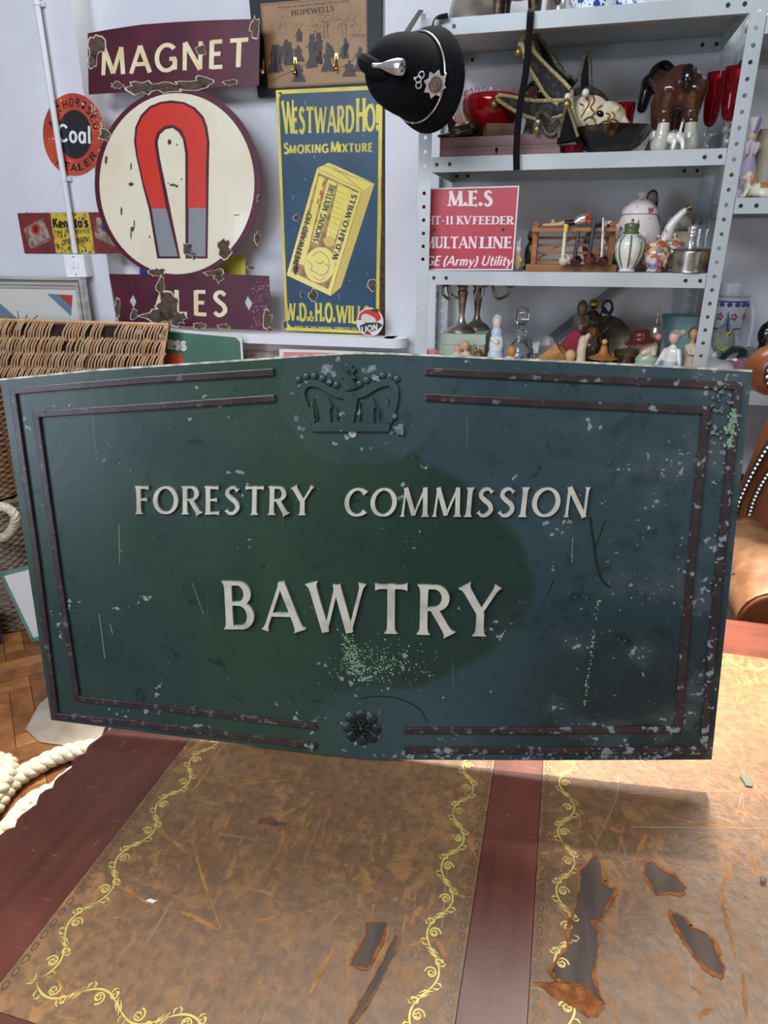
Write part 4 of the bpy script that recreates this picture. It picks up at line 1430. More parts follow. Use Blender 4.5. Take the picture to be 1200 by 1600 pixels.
text(WS, 'SMOKING MIXTURE', (498, 379), (525, 290), (-9, -3.6), 'flare', .24, .14, dk, .1).build('packet_lettering', BLK, ws, 0)
text(WS, 'W.D.&H.O.WILLS', (527, 407), (558, 306), (-7.5, -3.2), 'flare', .26, .16, dk, .1).build('packet_lettering', BLK, ws, 0)
rs = MB()
for x, y in ((498, 314), (502, 301), (506, 287)):
    rs.prism(WS.pxs([(x - 3, y + 4), (x - .5, y - 4), (x + 1.5, y - 3), (x - 1, y + 5)]), 0, .0026)
rs.build('red_flash', ERED, ws, 0)
chips(WS, ws, [(464, 340, 4, 5), (463, 420, 4.5, 7), (490, 461, 6, 8), (582, 445, 5, 8), (472, 460, 1.5, 4), (446, 508, 3, 7), (438, 146, 2, 2)], .003, seedo=60)
sm = MB()
r = random.Random(8)
for k in range(70):
    x, y = r.uniform(445, 584), r.uniform(150, 500)
    a = r.uniform(0, 6)
    l = abs(r.gauss(0, 4))
    sm.line(WS.pxs([(x, y), (x + l * math.cos(a) * .6, y + l * math.sin(a))] if l > .5 else [(x, y), (x + .6, y + .5)]), .0008 + abs(r.gauss(0, .0006)), 0, .0011)
o = sm.build('scratch_marks', mat('pale_nick', '#9fb0a8', .6), ws, 0); o['kind'] = 'stuff'

FLARE[0] = 1.0
# --- small round badge sign at its foot
LB = wallplane(578, 523, 2.392, .12, .1)
lb = MB().prism(LB.pxs(ell((578, 503), (21, 22.5), 40)), -.004, 0).build('badge_sign', [mat('badge_white', '#dcdcd6', .25, coat=.4), IRON], None, 30)
lb.matrix_world = LB.M
tag(lb, 'small round white, red and black enamel badge leaning against the tall blue sign', 'sign')
layer(LB, lb, 'red_field', ERED, [(559, 500), (562, 490), (570, 484), (584, 482.5), (592, 488), (596, 498), (588, 503), (580, 494), (568, 500)], .0006)
layer(LB, lb, 'red_field', ERED, [(566, 516), (578, 520), (582, 524), (572, 523.5)], .0006)
layer(LB, lb, 'black_band', BLK, [(562, 509), (572, 504), (592, 504), (598, 508), (590, 515), (575, 520), (564, 519)], .0008)
layer(LB, lb, 'pale_animal', mat('badge_pale', '#cfc8c0', .4), [(564, 497), (566, 492), (571, 490), (580, 493), (586, 497), (588, 503), (583, 504), (580, 500), (572, 501), (570, 506), (567, 502)], .001)
text(LB, 'LION', (565, 520), (590, 515), (-.5, -9), 'sans', .24, .22, (0, .0014), .12).build('lettering', mat('badge_white', '#dcdcd6', .25), lb, 0)
layer(LB, lb, 'rust_chip', RUST, ell((586, 485), (6, 3), 12), .0012)

# --- framed sepia print above it
HP = Pl(onY(500, 150, 2.517), (1, 0, 0), (0, 0.012, 1))
hp = thing('framed_print', 'black framed sepia print of a Victorian crowd hung above the blue sign', 'picture', (0, 0, 0), M=HP.M)
MB().prism(HP.pxs([(387.5, -20), (596, -32), (594, 141), (403, 152.5)]), -.018, 0).build('frame', mat('frame_black', '#101314', .45, spec=.3), hp, 30)
SEP = mat('sepia_paper', '#9c7444', .45, var='#8b663b', scale=5)
layer(HP, hp, 'print', SEP, [(407, 6), (573, -8), (574.5, 129), (419.5, 138)], .0012)
BR = mat('sepia_border', '#5b3f28', .4)
mb = MB()
for q in ([(409, 8), (571.5, -5), (573, 127), (421, 136)],):
    mb.line(HP.pxs(q), .0022, 0, .0016, closed=True)
mb.build('print_border', BR, hp, 0)
INK = mat('sepia_ink', '#33271e', .5)
INK2 = mat('sepia_ink_light', '#66492f', .5, var='#3b2b1e', scale=120)
text(HP, 'HOPEWELLS', (456, 25), (522, 17.5), (-.6, -8.3), 'slab', .2, .12, (0, .0018), .14).build('lettering', INK, hp, 0)
text(HP, 'PURVEYORS OF FURNITURE CARRIAGES FOR THE GENTRY', (435, 14), (546, 3.5), (-.2, -3.2), 'sans', .18, .16, (0, .0018), .16).build('small_print', INK2, hp, 0)
r = random.Random(21)


def figure_print(x, y, h, w=.34, skirt=False, hat=True, lean=0, m=None):
    mb = MB()
    L = lambda a, b: HP.px(x + a * h + lean * h * b, y - b * h)
    hw = w / 2
    if skirt:
        body = [L(-hw * 1.3, 0), L(hw * 1.3, 0), L(hw * .6, .45), L(hw * .8, .78), L(hw * .3, .84), L(-hw * .3, .84), L(-hw * .8, .78), L(-hw * .6, .45)]
    else:
        body = [L(-hw * .8, 0), L(-hw * .15, 0), L(0, .4), L(hw * .2, 0), L(hw * .85, 0), L(hw * .9, .45), L(hw, .78), L(hw * .3, .84), L(-hw * .3, .84), L(-hw, .78), L(-hw * .9, .45)]
    body = jag(body, 3, .0016 * h / 40 + .0004, int(x * 7 + y))
    mb.prism(body, 0, .0017)
    for q in range(7):
        a0_ = L(r.uniform(-hw, hw), r.uniform(.05, .75))
        mb.line([a0_, (a0_[0] + r.uniform(-.004, .004), a0_[1] - r.uniform(.004, .012))], .0012, 0, .0019 + q * 2e-5, 1)
    mb.line([L(-hw * .8, .7), L(-hw * 1.5, .5 + r.uniform(-.1, .2))], .002, 0, .00175)
    mb.prism([L(.10 * math.cos(k * PI / 5), .9 + .085 * math.sin(k * PI / 5)) for k in range(10)], 0, .0018)
    if hat:
        mb.prism([L(-.12, .95), L(.12, .95), L(.07, .97), L(.07, 1.06), L(-.07, 1.06), L(-.07, .97)], 0, .0019)
    mb.build('printed_figure', [m or INK, INK2], hp, 0)


for a in ((428, 115, 42, .36, True), (434, 112, 40, .34, True), (441, 100, 36, .4, False, True, .18), (453, 102, 34, .4, True), (468, 66, 20, .5, False), (466, 96, 24, .7, True), (488, 106, 50, .3, True), (498, 100, 46, .26, False), (512, 112, 34, .5, True), (524, 92, 26, .4, False, False, -.5), (534, 90, 24, .45, False, False, .4), (546, 120, 24, .8, True), (540, 92, 30, .3, True), (563, 112, 36, .5, True), (467, 128, 26, .7, True), (501, 100, 24, .3, True)):
    figure_print(*a)
tr = MB()
for k in range(330):
    t = r.random()
    if t < .3: x, y = r.gauss(508, 9), r.gauss(38, 12)
    elif t < .62: x, y = r.gauss(545, 14), r.gauss(34, 7)
    elif t < .85: x, y = r.uniform(425, 500), r.gauss(42, 5)
    else: x, y = r.uniform(545, 570), r.gauss(56, 3)
    c0 = HP.px(x, y)
    tr.line([c0, (c0[0] + r.uniform(-.006, .006), c0[1] + r.uniform(-.004, .006))], .0013, 0, .0016)
for x0, y0, x1, y1 in ((507, 60, 505, 30), (536, 60, 534, 36), (540, 60, 541, 38), (420, 128, 455, 112), (455, 112, 480, 100), (512, 58, 512, 34)):
    tr.line(HP.pxs([(x0, y0), (x1, y1)]), .0022, 0, .0016)
o = tr.build('printed_foliage', INK2, hp, 0); o['kind'] = 'stuff'
BRASS = mat('brass', '#c8a95c', .25, 1)
for x, y in ((413, 106), (462, 106), (526, 100)):
    c0 = HP.px(x, y)
    mb = MB()
    mb.tube(catmull([(c0[0], c0[1] + .022, .001), (c0[0], c0[1] + .008, .004), (c0[0] + .001, c0[1] - .014, .010), (c0[0], c0[1] - .022, .020), (c0[0], c0[1] - .012, .029)], 5), [.0035] * 17 + [.003] * 4, 8)
    mb.ball((c0[0], c0[1] - .011, .029), .0045, 8)
    mb.box((c0[0] - .005, c0[1] + .012, .0005), (c0[0] + .005, c0[1] + .030, .003))
    mb.build('coat_hook', BRASS, hp)
c0 = HP.px(413, 106)

# --- round coal sign on the pier
CO = Pl(onY(115, 210, 2.446), (1, 0, 0), (0, 0, 1))
ORG = mat('enamel_orange', '#bf4a30', .35, var='#a63d28', scale=10, coat=.2)
co = MB().prism(CO.pxs(ell((115, 210), (48, 64.5), 56, rot=-.05)), -.003, 0).build('coal_sign', [ORG, IRON], None, 0)
co.matrix_world = CO.M
tag(co, 'round orange and black enamel sign reading Coal, hung behind the conduit pipe', 'sign')
layer(CO, co, 'black_centre', mat('enamel_black', '#26262c', .3, coat=.3), ell((117, 210), (26.5, 38), 40, rot=-.05), .0006)
text(CO, 'Coal', (91, 221), (142.5, 224.5), (-1, -27), 'sans', .18, .15, (0, .001), .10).build('lettering', mat('coal_white', '#dedfdf', .4), co, 0)
arctext(CO, 'AUTHORISED', (115, 211), (32, 45.5), 168, 8, 12.5, .18, (0, .0006)).build('lettering', BLK, co, 0)
arctext(CO, 'DEALER', (116, 211), (42.5, 57), -133, -32, 11.5, .18, (0, .0006), inside=True).build('lettering', BLK, co, 0)
sm = MB()
r = random.Random(9)
for k in range(90):
    a, q = r.uniform(0, 2 * PI), r.uniform(.62, .98)
    if r.random() < .5: a, q = r.uniform(-.2, .9), r.uniform(.85, 1.0)
    sm.prism(blotch(CO.px(115 + 47 * q * math.cos(a), 210 - 63 * q * math.sin(a)), .001 + abs(r.gauss(0, .0012)), 6, .5, k), 0, .0007)
o = sm.build('enamel_nicks', mat('nick_pale', '#cdb9ab', .7), co, 0); o['kind'] = 'stuff'

# --- rectangular cigarette sign
KN = Pl(onY(38, 396, 2.445), (1, 0, 0), (0, 0, 1))
DR = mat('tin_red', '#7c262a', .5, var='#5f2224', scale=14, lo=.4, hi=.7)
TY = mat('tin_yellow', '#c9ae35', .5, var='#8a6a2a', scale=38, lo=.5, hi=.66)
kn = MB().prism(KN.pxs([(27, 333), (205, 331), (210, 396), (38.5, 396)]), -.003, 0).build('cigarette_sign', [DR, IRON], None, 0)
kn.matrix_world = KN.M
tag(kn, 'rusty red and yellow tin cigarette sign behind the conduit pipe above the switch', 'sign')
layer(KN, kn, 'yellow_panel', TY, [(78, 333), (138.5, 332), (149, 396), (88, 396)], .0005)
PKT = mat('packet_worn', '#a2907e', .6, var='#6b5146', scale=45, lo=.42, hi=.62)
PKS = mat('packet_worn_side', '#8a7563', .6, var='#6b5146', scale=45)
for dx, P_, S_, e in ((0, [(37, 357), (67, 340), (79, 371), (47, 386)], [(47, 386), (79, 371), (80, 376), (49, 389)], (56, 358)), (1, [(151, 339), (163, 341), (184, 380), (148, 366)], [(148, 366), (184, 380), (186, 388), (150, 372)], (165, 354))):
    layer(KN, kn, 'packet_drawing', PKT, P_, .0006)
    layer(KN, kn, 'packet_side', PKS, S_, .0006)
    layer(KN, kn, 'packet_emblem', ERED if not dx else mat('tin_blue', '#39506e', .5), ell(e, (7.5, 9), 16), .0009)
    layer(KN, kn, 'packet_emblem', mat('tin_dark', '#3a2a26', .5), ell(e, (4, 6), 14), .0012)
text(KN, "Kensita's", (83.5, 356), (138.5, 354.5), (-1.5, -14.5), 'sans', .26, .22, (0, .001), .06).build('lettering', BLK, kn, 0)
text(KN, 'FINE CIGARETTES', (86, 365.5), (140, 364.5), (-.8, -5), 'sans', .2, .18, (0, .001), .2).build('lettering', BLK, kn, 0)
text(KN, 'are', (96, 384), (111, 381), (1.5, -14), 'sans', .12, .1, (0, .001), .02).build('lettering', BLK, kn, 0)
text(KN, 'prev', (118, 381), (139, 377), (2, -13), 'sans', .12, .1, (0, .001), .02).build('lettering', BLK, kn, 0)
sm = MB()
for k in range(120):
    x = r.uniform(30, 186)
    y = r.choice([r.uniform(333, 337), r.uniform(386, 396), r.uniform(335, 394)])
    sm.prism(blotch(KN.px(x + (y - 333) * .16, y), .0012 + abs(r.gauss(0, .0018)), 7, .6, k), 0, .0013)
o = sm.build('rust_specks', RUST, kn, 0); o['kind'] = 'stuff'

# --- red shelf sign
ME = wallplane(740, 422, 2.075, .09)
MR = mat('shelf_sign_red', '#b7303f', .38, var='#a92b39', scale=8)
MW = mat('shelf_sign_white', '#e3d8d6', .45)
me_ = MB().prism(ME.pxs([(660, 294.5), (811.5, 290), (801.5, 422.3), (657.5, 422.3)]), -.003, 0).build('feeder_sign', [MW, IRON], None, 0)
me_.matrix_world = ME.M
tag(me_, 'red enamel sign with white lettering standing on the shelf left of the pipe rack', 'sign')
layer(ME, me_, 'red_field', MR, [(659, 296.5), (809, 292.5), (799.5, 420.2), (657, 420.2)], .0005)
text(ME, 'M.E.S', (700, 322), (769.5, 322), (.5, -23.5), 'slab', .24, .10, (0, .001), .08).build('lettering', MW, me_, 0)
text(ME, 'HT-11', (667.5, 351), (708, 350.5), (.3, -13), 'slab', .21, .09, (0, .001), .1).build('lettering', MW, me_, 0)
text(ME, 'KV', (714, 350.5), (736, 350.5), (.3, -13), 'slab', .21, .09, (0, .001), .1).build('lettering', MW, me_, 0)
text(ME, 'FEEDER', (739, 350.5), (802, 350.5), (.6, -12.5), 'slab', .21, .09, (0, .001), .1).build('lettering', MW, me_, 0)
text(ME, 'MULTAN', (663.5, 388), (745, 388), (.3, -18), 'slab', .22, .09, (0, .001), .08).build('lettering', MW, me_, 0)
text(ME, 'LINE', (750, 388), (799, 388), (.8, -18), 'slab', .22, .09, (0, .001), .08).build('lettering', MW, me_, 0)
text(ME, 'GE', (663, 415), (687, 415), (4, -15), 'sans', .17, .13, (0, .001), .05).build('lettering', MW, me_, 0)
text(ME, '(Army)', (691, 415), (746, 415), (4, -15), 'sans', .17, .13, (0, .001), .03).build('lettering', MW, me_, 0)
text(ME, 'Utility', (751, 415), (799, 415), (4.5, -15.5), 'sans', .17, .13, (0, .001), .03).build('lettering', MW, me_, 0)
for x, y in ((678.5, 359), (786, 359)):
    layer(ME, me_, 'screw_hole', RUST, ell((x, y), (2.6, 2.8), 12), .0009)

# --- signs leaning under the sill
ES = wallplane(320, 520, 2.335, .03)
GRN = mat('board_green', '#4c755d', .45, var='#426a53', scale=5)
esb = -float(ES.o[2]) / ES.v[2] + .006
ex0, ex1 = ES.px(205, 508)[0], ES.px(378, 531)[0]
es = MB().prism(ES.pxs([(205, 508), (263, 513), (371, 524), (378, 531)]) + [(ex1, esb), (ex0, esb)], -.004, 0).build('express_board', [mat('board_white', '#d9dcd8', .45)], None, 0)
es.matrix_world = ES.M
tag(es, 'green board with white border and letters ess behind the wicker hamper lid', 'sign')
MB().prism(ES.pxs([(205, 513), (263, 518), (368, 527), (375, 534)]) + [(ex1 - .008, esb + .008), (ex0 + .002, esb + .008)], 0, .0006).build('green_field', GRN, es, 0)
text(ES, 'ess', (262, 544), (291, 547), (0, -19), 'sans', .3, .26, (0, .0012), .02).build('lettering', mat('board_white', '#d9dcd8', .45), es, 0)
layer(ES, es, 'orange_shape', mat('board_orange', '#c9502f', .5), [(255, 552), (282, 552), (296, 590), (290, 640), (250, 640)], .0010)
WR = wallplane(480, 548, 2.40, .03)
wrb = -float(WR.o[2]) / WR.v[2] + .006
wr = MB().prism(WR.pxs([(436, 544.5), (540, 548), (640, 553)]) + [(WR.px(640, 553)[0], wrb), (WR.px(436, 544.5)[0], wrb)], -.004, 0).build('white_board', [mat('board_white2', '#e9e4dd', .5)], None, 0)
wr.matrix_world = WR.M
tag(wr, 'white board with a faded red edge leaning below the sill behind the green sign', 'sign')
layer(WR, wr, 'red_band', mat('faded_red', '#d98a80', .6), [(443, 550), (520, 551), (600, 556), (600, 630), (440, 630)], .0006)
# ------------------------------------------------------------------ things on the shelves
def mpp(x, y, Y):
    return float(np.linalg.norm(onY(x + 1, y, Y) - onY(x, y, Y)))


def place(xc, ytop, ybot, Y, zs):
    """foot point on a shelf, height, metres per pixel"""
    zs = zs + .0006
    top = onY(xc, ytop, Y)
    ym = (ytop + ybot) / 2
    X = onY(xc, ym, Y)[0]
    return vec((X, Y, zs)), float(top[2] - zs), mpp(xc, ym, Y)


BRONZE = mat('bronze', '#5a4a38', .38, .7, var='#2f2820', scale=40)
SILVER = mat('old_silver', '#aea598', .3, .75, var='#5d554c', scale=30, lo=.4, hi=.7)
CHROME = mat('chrome', '#e2e0dc', .2, .8)
GLASS = mat('clear_glass', '#f4f8f8', .04, trans=1.0)
RUBY = mat('ruby_glass', '#b3122b', .05, trans=.85)
RUBYS = mat('ruby_solid', '#b0101f', .12, trans=.25, coat=.5)
GLOSSBROWN = mat('horse_brown', '#4a2e20', .14, var='#3a2117', scale=9, coat=.6)
GLOSSBLACK = mat('gloss_black', '#161414', .12, coat=.5)
CHINA = mat('china_white', '#e3e2da', .2, coat=.4)
HOOF = mat('china_cream', '#cfcab8', .2, var='#b3b4a2', scale=14, coat=.4)
BISQUE = mat('figure_cream', '#d8c8ae', .55, var='#cbb698', scale=30)
SKINC = mat('figure_skin', '#c79a78', .5)
PALEBLUE = mat('figure_pale_blue', '#b9c6d8', .3, coat=.3)
DKWOOD = mat('dark_wood', '#4a3226', .5, var='#2f1f18', scale=20, stretch=(.2, 1, 1))
TAN = mat('tan_wood', '#9c6638', .45, var='#84532b', scale=18, stretch=(.2, 2, 2))
OCHRE = mat('ochre_wood', '#b07038', .45, var='#98592a', scale=16)
VELVET = mat('black_felt', '#0b0c0f', .95, var='#111216', scale=80, bump=.3, bscale=300, spec=.15)
RIBBON = mat('black_ribbon', '#0f0e11', .8, spec=.2)


def lathe_thing(name, label, cat, prof, m, loc, seg=24, group=None, **kw):
    o = MB().lathe(prof, seg=seg, **kw).build(name, m, None, 40, loc=loc)
    return tag(o, label, cat, group)


def sprof(pts, n=4):
    """smooth profile; keeps radius >= 0"""
    P = catmull([(r, z, 0) for r, z in pts], n)
    lo, hi = min(z for r, z in pts), max(z for r, z in pts)
    return [(max(0.0, float(p[0])), min(hi, max(lo, float(p[1])))) for p in P]


# ---- top shelf
p, h, k = place(745, -60, 26, 2.27, Z1)
t = thing('glass_jar', 'big smoky glass jar at the left end of the top shelf', 'jar', p)
MB().lathe(sprof([(0, .001), (.06, .001), (.081, .012), (.080, .05), (.065, .10), (.050, .14), (.050, .16)]) + sprof([(.046, .16), (.046, .14), (.060, .10), (.075, .05), (.074, .016), (.055, .008), (0, .008)]), seg=32).build('body', mat('smoky_glass', '#b9b2a8', .08, trans=.7, var='#8a847b', scale=12), t, 50)
p, h, k = place(812, -60, 22, 2.13, Z1)
blob('beast_figure', [('e', (0, 0, .085), (.06, .035, .04)), ('c', (-.045, -.02, .07), (-.048, -.022, .012), .02, .016), ('c', (-.04, .022, .07), (-.04, .024, .012), .02, .016), ('c', (.04, -.02, .07), (.043, -.022, .012), .02, .016), ('c', (.04, .022, .07), (.04, .024, .012), .02, .016), ('e', (.07, -.01, .1), (.03, .028, .032)), ('c', (.09, -.012, .095), (.1, -.02, .03), .014, .008), ('e', (0, 0, .005), (.075, .045, .006))], .004, BRONZE, loc=p)
o = bpy.data.objects['beast_figure']; tag(o, 'dark bronze four legged animal figure on the top shelf above the ribbon', 'figure')
p, h, k = place(882, -60, 14, 2.21, Z1)
lathe_thing('silver_bowl', 'round silver bowl on the top shelf left of the blue patterned pots', 'bowl', sprof([(0, 0), (.028, 0), (.034, .006), (.044, .03), (.046, .06), (.043, .061)]) + sprof([(.040, .061), (.040, .03), (.03, .01), (0, .008)]), CHROME, p)
BW = mat('blue_white_china', '#dfe3ea', .2, var='#2c4a92', scale=60, lo=.52, hi=.56, coat=.4)
for xc, lab in ((930, 'blue and white china pot on the top shelf beside the silver bowl'), (990, 'blue and white china pot on the top shelf, nearest the right hand post')):
    p, h, k = place(xc, -70, 5, 2.12 if xc < 950 else 2.17, Z1)
    t = thing('china_pot', lab, 'pot', p, 'blue and white pots on the top shelf')
    MB().lathe(sprof([(0, 0), (.040, 0), (.046, .01), (.050, .05), (.046, .09), (.040, .098)]) + [(.036, .098), (.036, .02), (0, .02)], seg=8).build('body', BW, t, 20)
    MB().lathe(sprof([(.043, .0985), (.038, .112), (.012, .124), (.008, .13), (.012, .138), (0, .142)]), seg=24).build('lid', BW, t, 40)
p, h, k = place(957, -30, 8, 2.27, Z1)
lathe_thing('tan_pot', 'tan pot between the two blue and white china pots', 'pot', sprof([(0, 0), (.026, 0), (.030, .04), (.026, .10), (.0, .102)]), OCHRE, p)

# ---- police helmet hung by its strap
hu = Vector((-.585, -.75, .04)).normalized()
hf = Vector((.62, -.70, -.46)); hf = (hf - hu * hf.dot(hu)).normalized()
hr = hu.cross(hf)
hc = onY(668, 126, 1.90)
HS = .79
HM = Matrix(((hr.x * HS, hf.x * HS, hu.x * HS, hc[0]), (hr.y * HS, hf.y * HS, hu.y * HS, hc[1]), (hr.z * HS, hf.z * HS, hu.z * HS, hc[2]), (0, 0, 0, 1)))
hl = thing('police_helmet', 'black felt police helmet with silver star badge hung on the shelf post', 'helmet', (0, 0, 0), M=HM)
prof = sprof([(.124, .036), (.123, .05), (.119, .085), (.108, .13), (.088, .17), (.058, .197), (.03, .207), (0, .209)], 5)
MB().lathe(prof, seg=48, sx=.92, sy=1.08).build('crown', VELVET, hl, 50)
MB().lathe(sprof([(.128, .044), (.134, .036), (.144, .018), (.152, -.004), (.149, -.009), (.138, .004), (.126, .022), (.12, .036)], 4), seg=48, sx=.93, sy=1.08).build('brim', VELVET, hl, 50)
mb = MB().tube([(.127 * .93 * math.cos(2 * PI * i / 60), .127 * 1.09 * math.sin(2 * PI * i / 60), .048) for i in range(60)], .0028, 8, closed=True)
mb.ball((.05, .128, .048), .005, 8).ball((-.11, .05, .048), .005, 8)
mb.build('silver_band', CHROME, hl)
mb = MB().tube(catmull([(0, .06, .188), (0, .04, .206), (0, .0, .218), (0, -.05, .210), (0, -.10, .175)], 6), [.010 + .016 * math.sin(PI * i / 24) for i in range(25)], 10)
mb.ball((0, .0, .222), (.024, .030, .020), 14)
mb.build('comb', VELVET, hl)
# chrome rose fitting near the top
a0 = Vector((.026, .078, .212)); ad = Vector((.25, .72, -.34)).normalized()
MB().lathe(sprof([(0, -.055), (.006, -.055), (.007, -.03), (.014, -.008), (.021, .02), (.021, .038), (.018, .042), (0, .042)], 4), (a0.x, a0.y, a0.z), 20, axis=ad).build('comb_ornament', CHROME, hl, 50)
mb = MB()
xx = ad.orthogonal().normalized(); yy = ad.cross(xx)
for q in range(3):
    pz = a0 + ad * .0423 + (xx * math.cos(q * 2.1) + yy * math.sin(q * 2.1)) * .009
    mb.ball(pz, .0035, 8)
mb.build('ornament_hole', GLOSSBLACK, hl)
# star badge on the front
bd = Vector((0.015, .1, .06))
nrm = Vector((.05, .95, .26)).normalized()
bu = (Vector((0, 0, 1)) - nrm * nrm.z).normalized(); br_ = bu.cross(nrm)
BM = Matrix(((br_.x, bu.x, nrm.x, .020), (br_.y, bu.y, nrm.y, .1305), (br_.z, bu.z, nrm.z, .078), (0, 0, 0, 1)))
mb = MB()
st = []
for q in range(16):
    rr_ = .037 if q % 2 == 0 else .026
    st.append((rr_ * math.sin(q * PI / 8), rr_ * math.cos(q * PI / 8)))
mb.prism(st, 0, .004)
BADGE = mat('badge_silver', '#d9d8d6', .3, .35)
bo = mb.build('star_badge', BADGE, hl, 20); bo.matrix_local = BM
mb = MB()
for rr_ in (.020, .0155, .010):
    mb.tube([(rr_ * math.cos(2 * PI * i / 28), rr_ * math.sin(2 * PI * i / 28), .005) for i in range(28)], .0017, 6, closed=True)
for q in range(-2, 3):
    mb.tube([(-.008, q * .003, .0055), (.008, q * .003, .0055)], .0008, 5)
mb.build('badge_rings', SILVER, bo)
mb = MB()
for q in range(3):
    a = PI / 2 + (q - 1) * .95
    c_ = (.016 * math.cos(a), .045 + .012 * math.sin(a) - .002)
    mb.tube([(c_[0] + .0085 * math.cos(2 * PI * i / 14), c_[1] + .0085 * math.sin(2 * PI * i / 14), .004) for i in range(14)], .0018, 6, closed=True)
mb.ball((0, .067, .004), .004, 8)
mb.build('badge_crown', BADGE, bo)
# strap looped over the post
Hinv = HM.inverted()
sp_ = [Hinv @ Vector(tuple(onY(*q))) for q in ((636, 50, 1.90), (646, 34, 1.97), (658, 16, 2.035))]
sp2 = [Hinv @ Vector(tuple(onY(*q))) for q in ((700, 24, 2.035), (680, 30, 2.03), (676, 46, 2.0), (680, 62, 1.94))]
MB().tube(catmull(sp_, 5), .0085, 8, flat=.18, ref=hf).build('chin_strap', RIBBON, hl)
MB().tube(catmull(sp2, 5), .0080, 8, flat=.18, ref=(0, 0, 1)).build('chin_strap', RIBBON, hl)

# ---- second shelf: writing box and what stands on it
a_, b_ = onY(688, 228, 2.085), onY(875, 228, 2.085)
bh = float(onY(780, 212, 2.085)[2] - Z2)
WB = mat('box_wood', '#86645f', .32, var='#6c4a45', scale=16, stretch=(.25, 2, 2), bump=.1)
wbx = thing('wooden_box', 'low reddish wooden box with keyhole on the second shelf under the red bowl', 'box', ((a_[0] + b_[0]) / 2, 2.085, Z2))
w2 = (b_[0] - a_[0]) / 2
MB().box((-w2, 0, .0005), (w2, .285, bh * .52)).build('base', WB, wbx, 0)
MB().box((-w2 - .001, -.001, bh * .535), (w2 + .001, .286, bh)).build('lid', WB, wbx, 0)
mb = MB().lathe([(0, 0), (.0045, 0), (.0045, .001), (0, .001)], (-.006, -.002, bh * .36), 12, axis=(0, 1, 0))
mb.box((-.008, -.002, bh * .16), (-.004, -.001, bh * .36))
mb.build('keyhole', GLOSSBLACK, wbx, 0)
ZB = Z2 + bh + .0012
p, h, k = place(722, 177, 210, 2.13, ZB)
blob('reclining_animal', [('e', (.005, 0, .022), (.045, .02, .018)), ('e', (.025, 0, .025), (.024, .02, .02)), ('c', (-.025, 0, .028), (-.036, -.002, .050), .014, .009), ('c', (-.036, -.002, .052), (-.056, -.006, .044), .009, .005), ('c', (-.03, -.015, .008), (-.06, -.022, .006), .007, .005), ('c', (.03, -.02, .01), (-.01, -.026, .007), .009, .006), ('e', (-.032, .003, .061), (.004, .003, .006)), ('e', (0, 0, .004), (.056, .028, .005))], .0028, BRONZE, loc=p)
tag(bpy.data.objects['reclining_animal'], 'small bronze reclining animal on the left end of the wooden box', 'figure')
p, h, k = place(779, 189, 210, 2.118, ZB)
mb = MB()
mb.box((-.038, -.018, 0), (.048, .020, .030))
o = mb.build('wood_block', mat('block_wood', '#7a6047', .6, var='#5b4430', scale=18, stretch=(.3, 1, 1)), None, 0, loc=p)
o.rotation_euler = (0, 0, .35)
tag(o, 'plain brown wooden block in front of the red glass bowl', 'block')
p, h, k = place(737, 165, 210, 2.325, ZB)
mb = MB().lathe(sprof([(0, 0), (.03, 0), (.034, .01), (.018, .03), (.028, .06), (.047, .085), (.045, .088)]) + sprof([(.042, .086), (.024, .06), (.014, .03), (0, .028)]), seg=28, wob=lambda a, i: 1 + .07 * math.sin(6 * a))
tag(mb.build('pink_dish', mat('pink_frosted', '#d9a09c', .35, trans=.4), None, 50, loc=p - vec((0.006, 0, 0))), 'pink frosted glass dish with petal rim behind the bronze reclining animal', 'dish')
p, h, k = place(767, 137, 200, 2.205, ZB + .018)
rb = thing('red_bowl', 'ruby red glass bowl with looped clear rim on the wooden box', 'bowl', p - vec((0, 0, .018)))
R_ = 47 * k
MB().lathe(sprof([(0, .001), (.028, .001), (.034, .006), (.055, .025), (R_ * .92, .062), (R_, .088), (R_ * .97, .105), (R_ * .88, .112)]) + sprof([(R_ * .84, .110), (R_ * .90, .088), (R_ * .8, .06), (.045, .028), (0, .016)]), seg=40).build('body', RUBYS, rb, 50)
mb = MB()
for q in range(22):
    a = 2 * PI * q / 22
    c_ = vec((R_ * .9 * math.cos(a), R_ * .9 * math.sin(a), .113))
    tt = vec((-math.sin(a), math.cos(a), 0))
    mb.tube([c_ + tt * .006 * math.cos(u * PI / 5) + vec((0, 0, .010 * math.sin(u * PI / 5))) for u in range(6)], .002, 6)
mb.build('looped_rim', mat('pink_glass', '#e9a9b2', .05, trans=.7), rb)
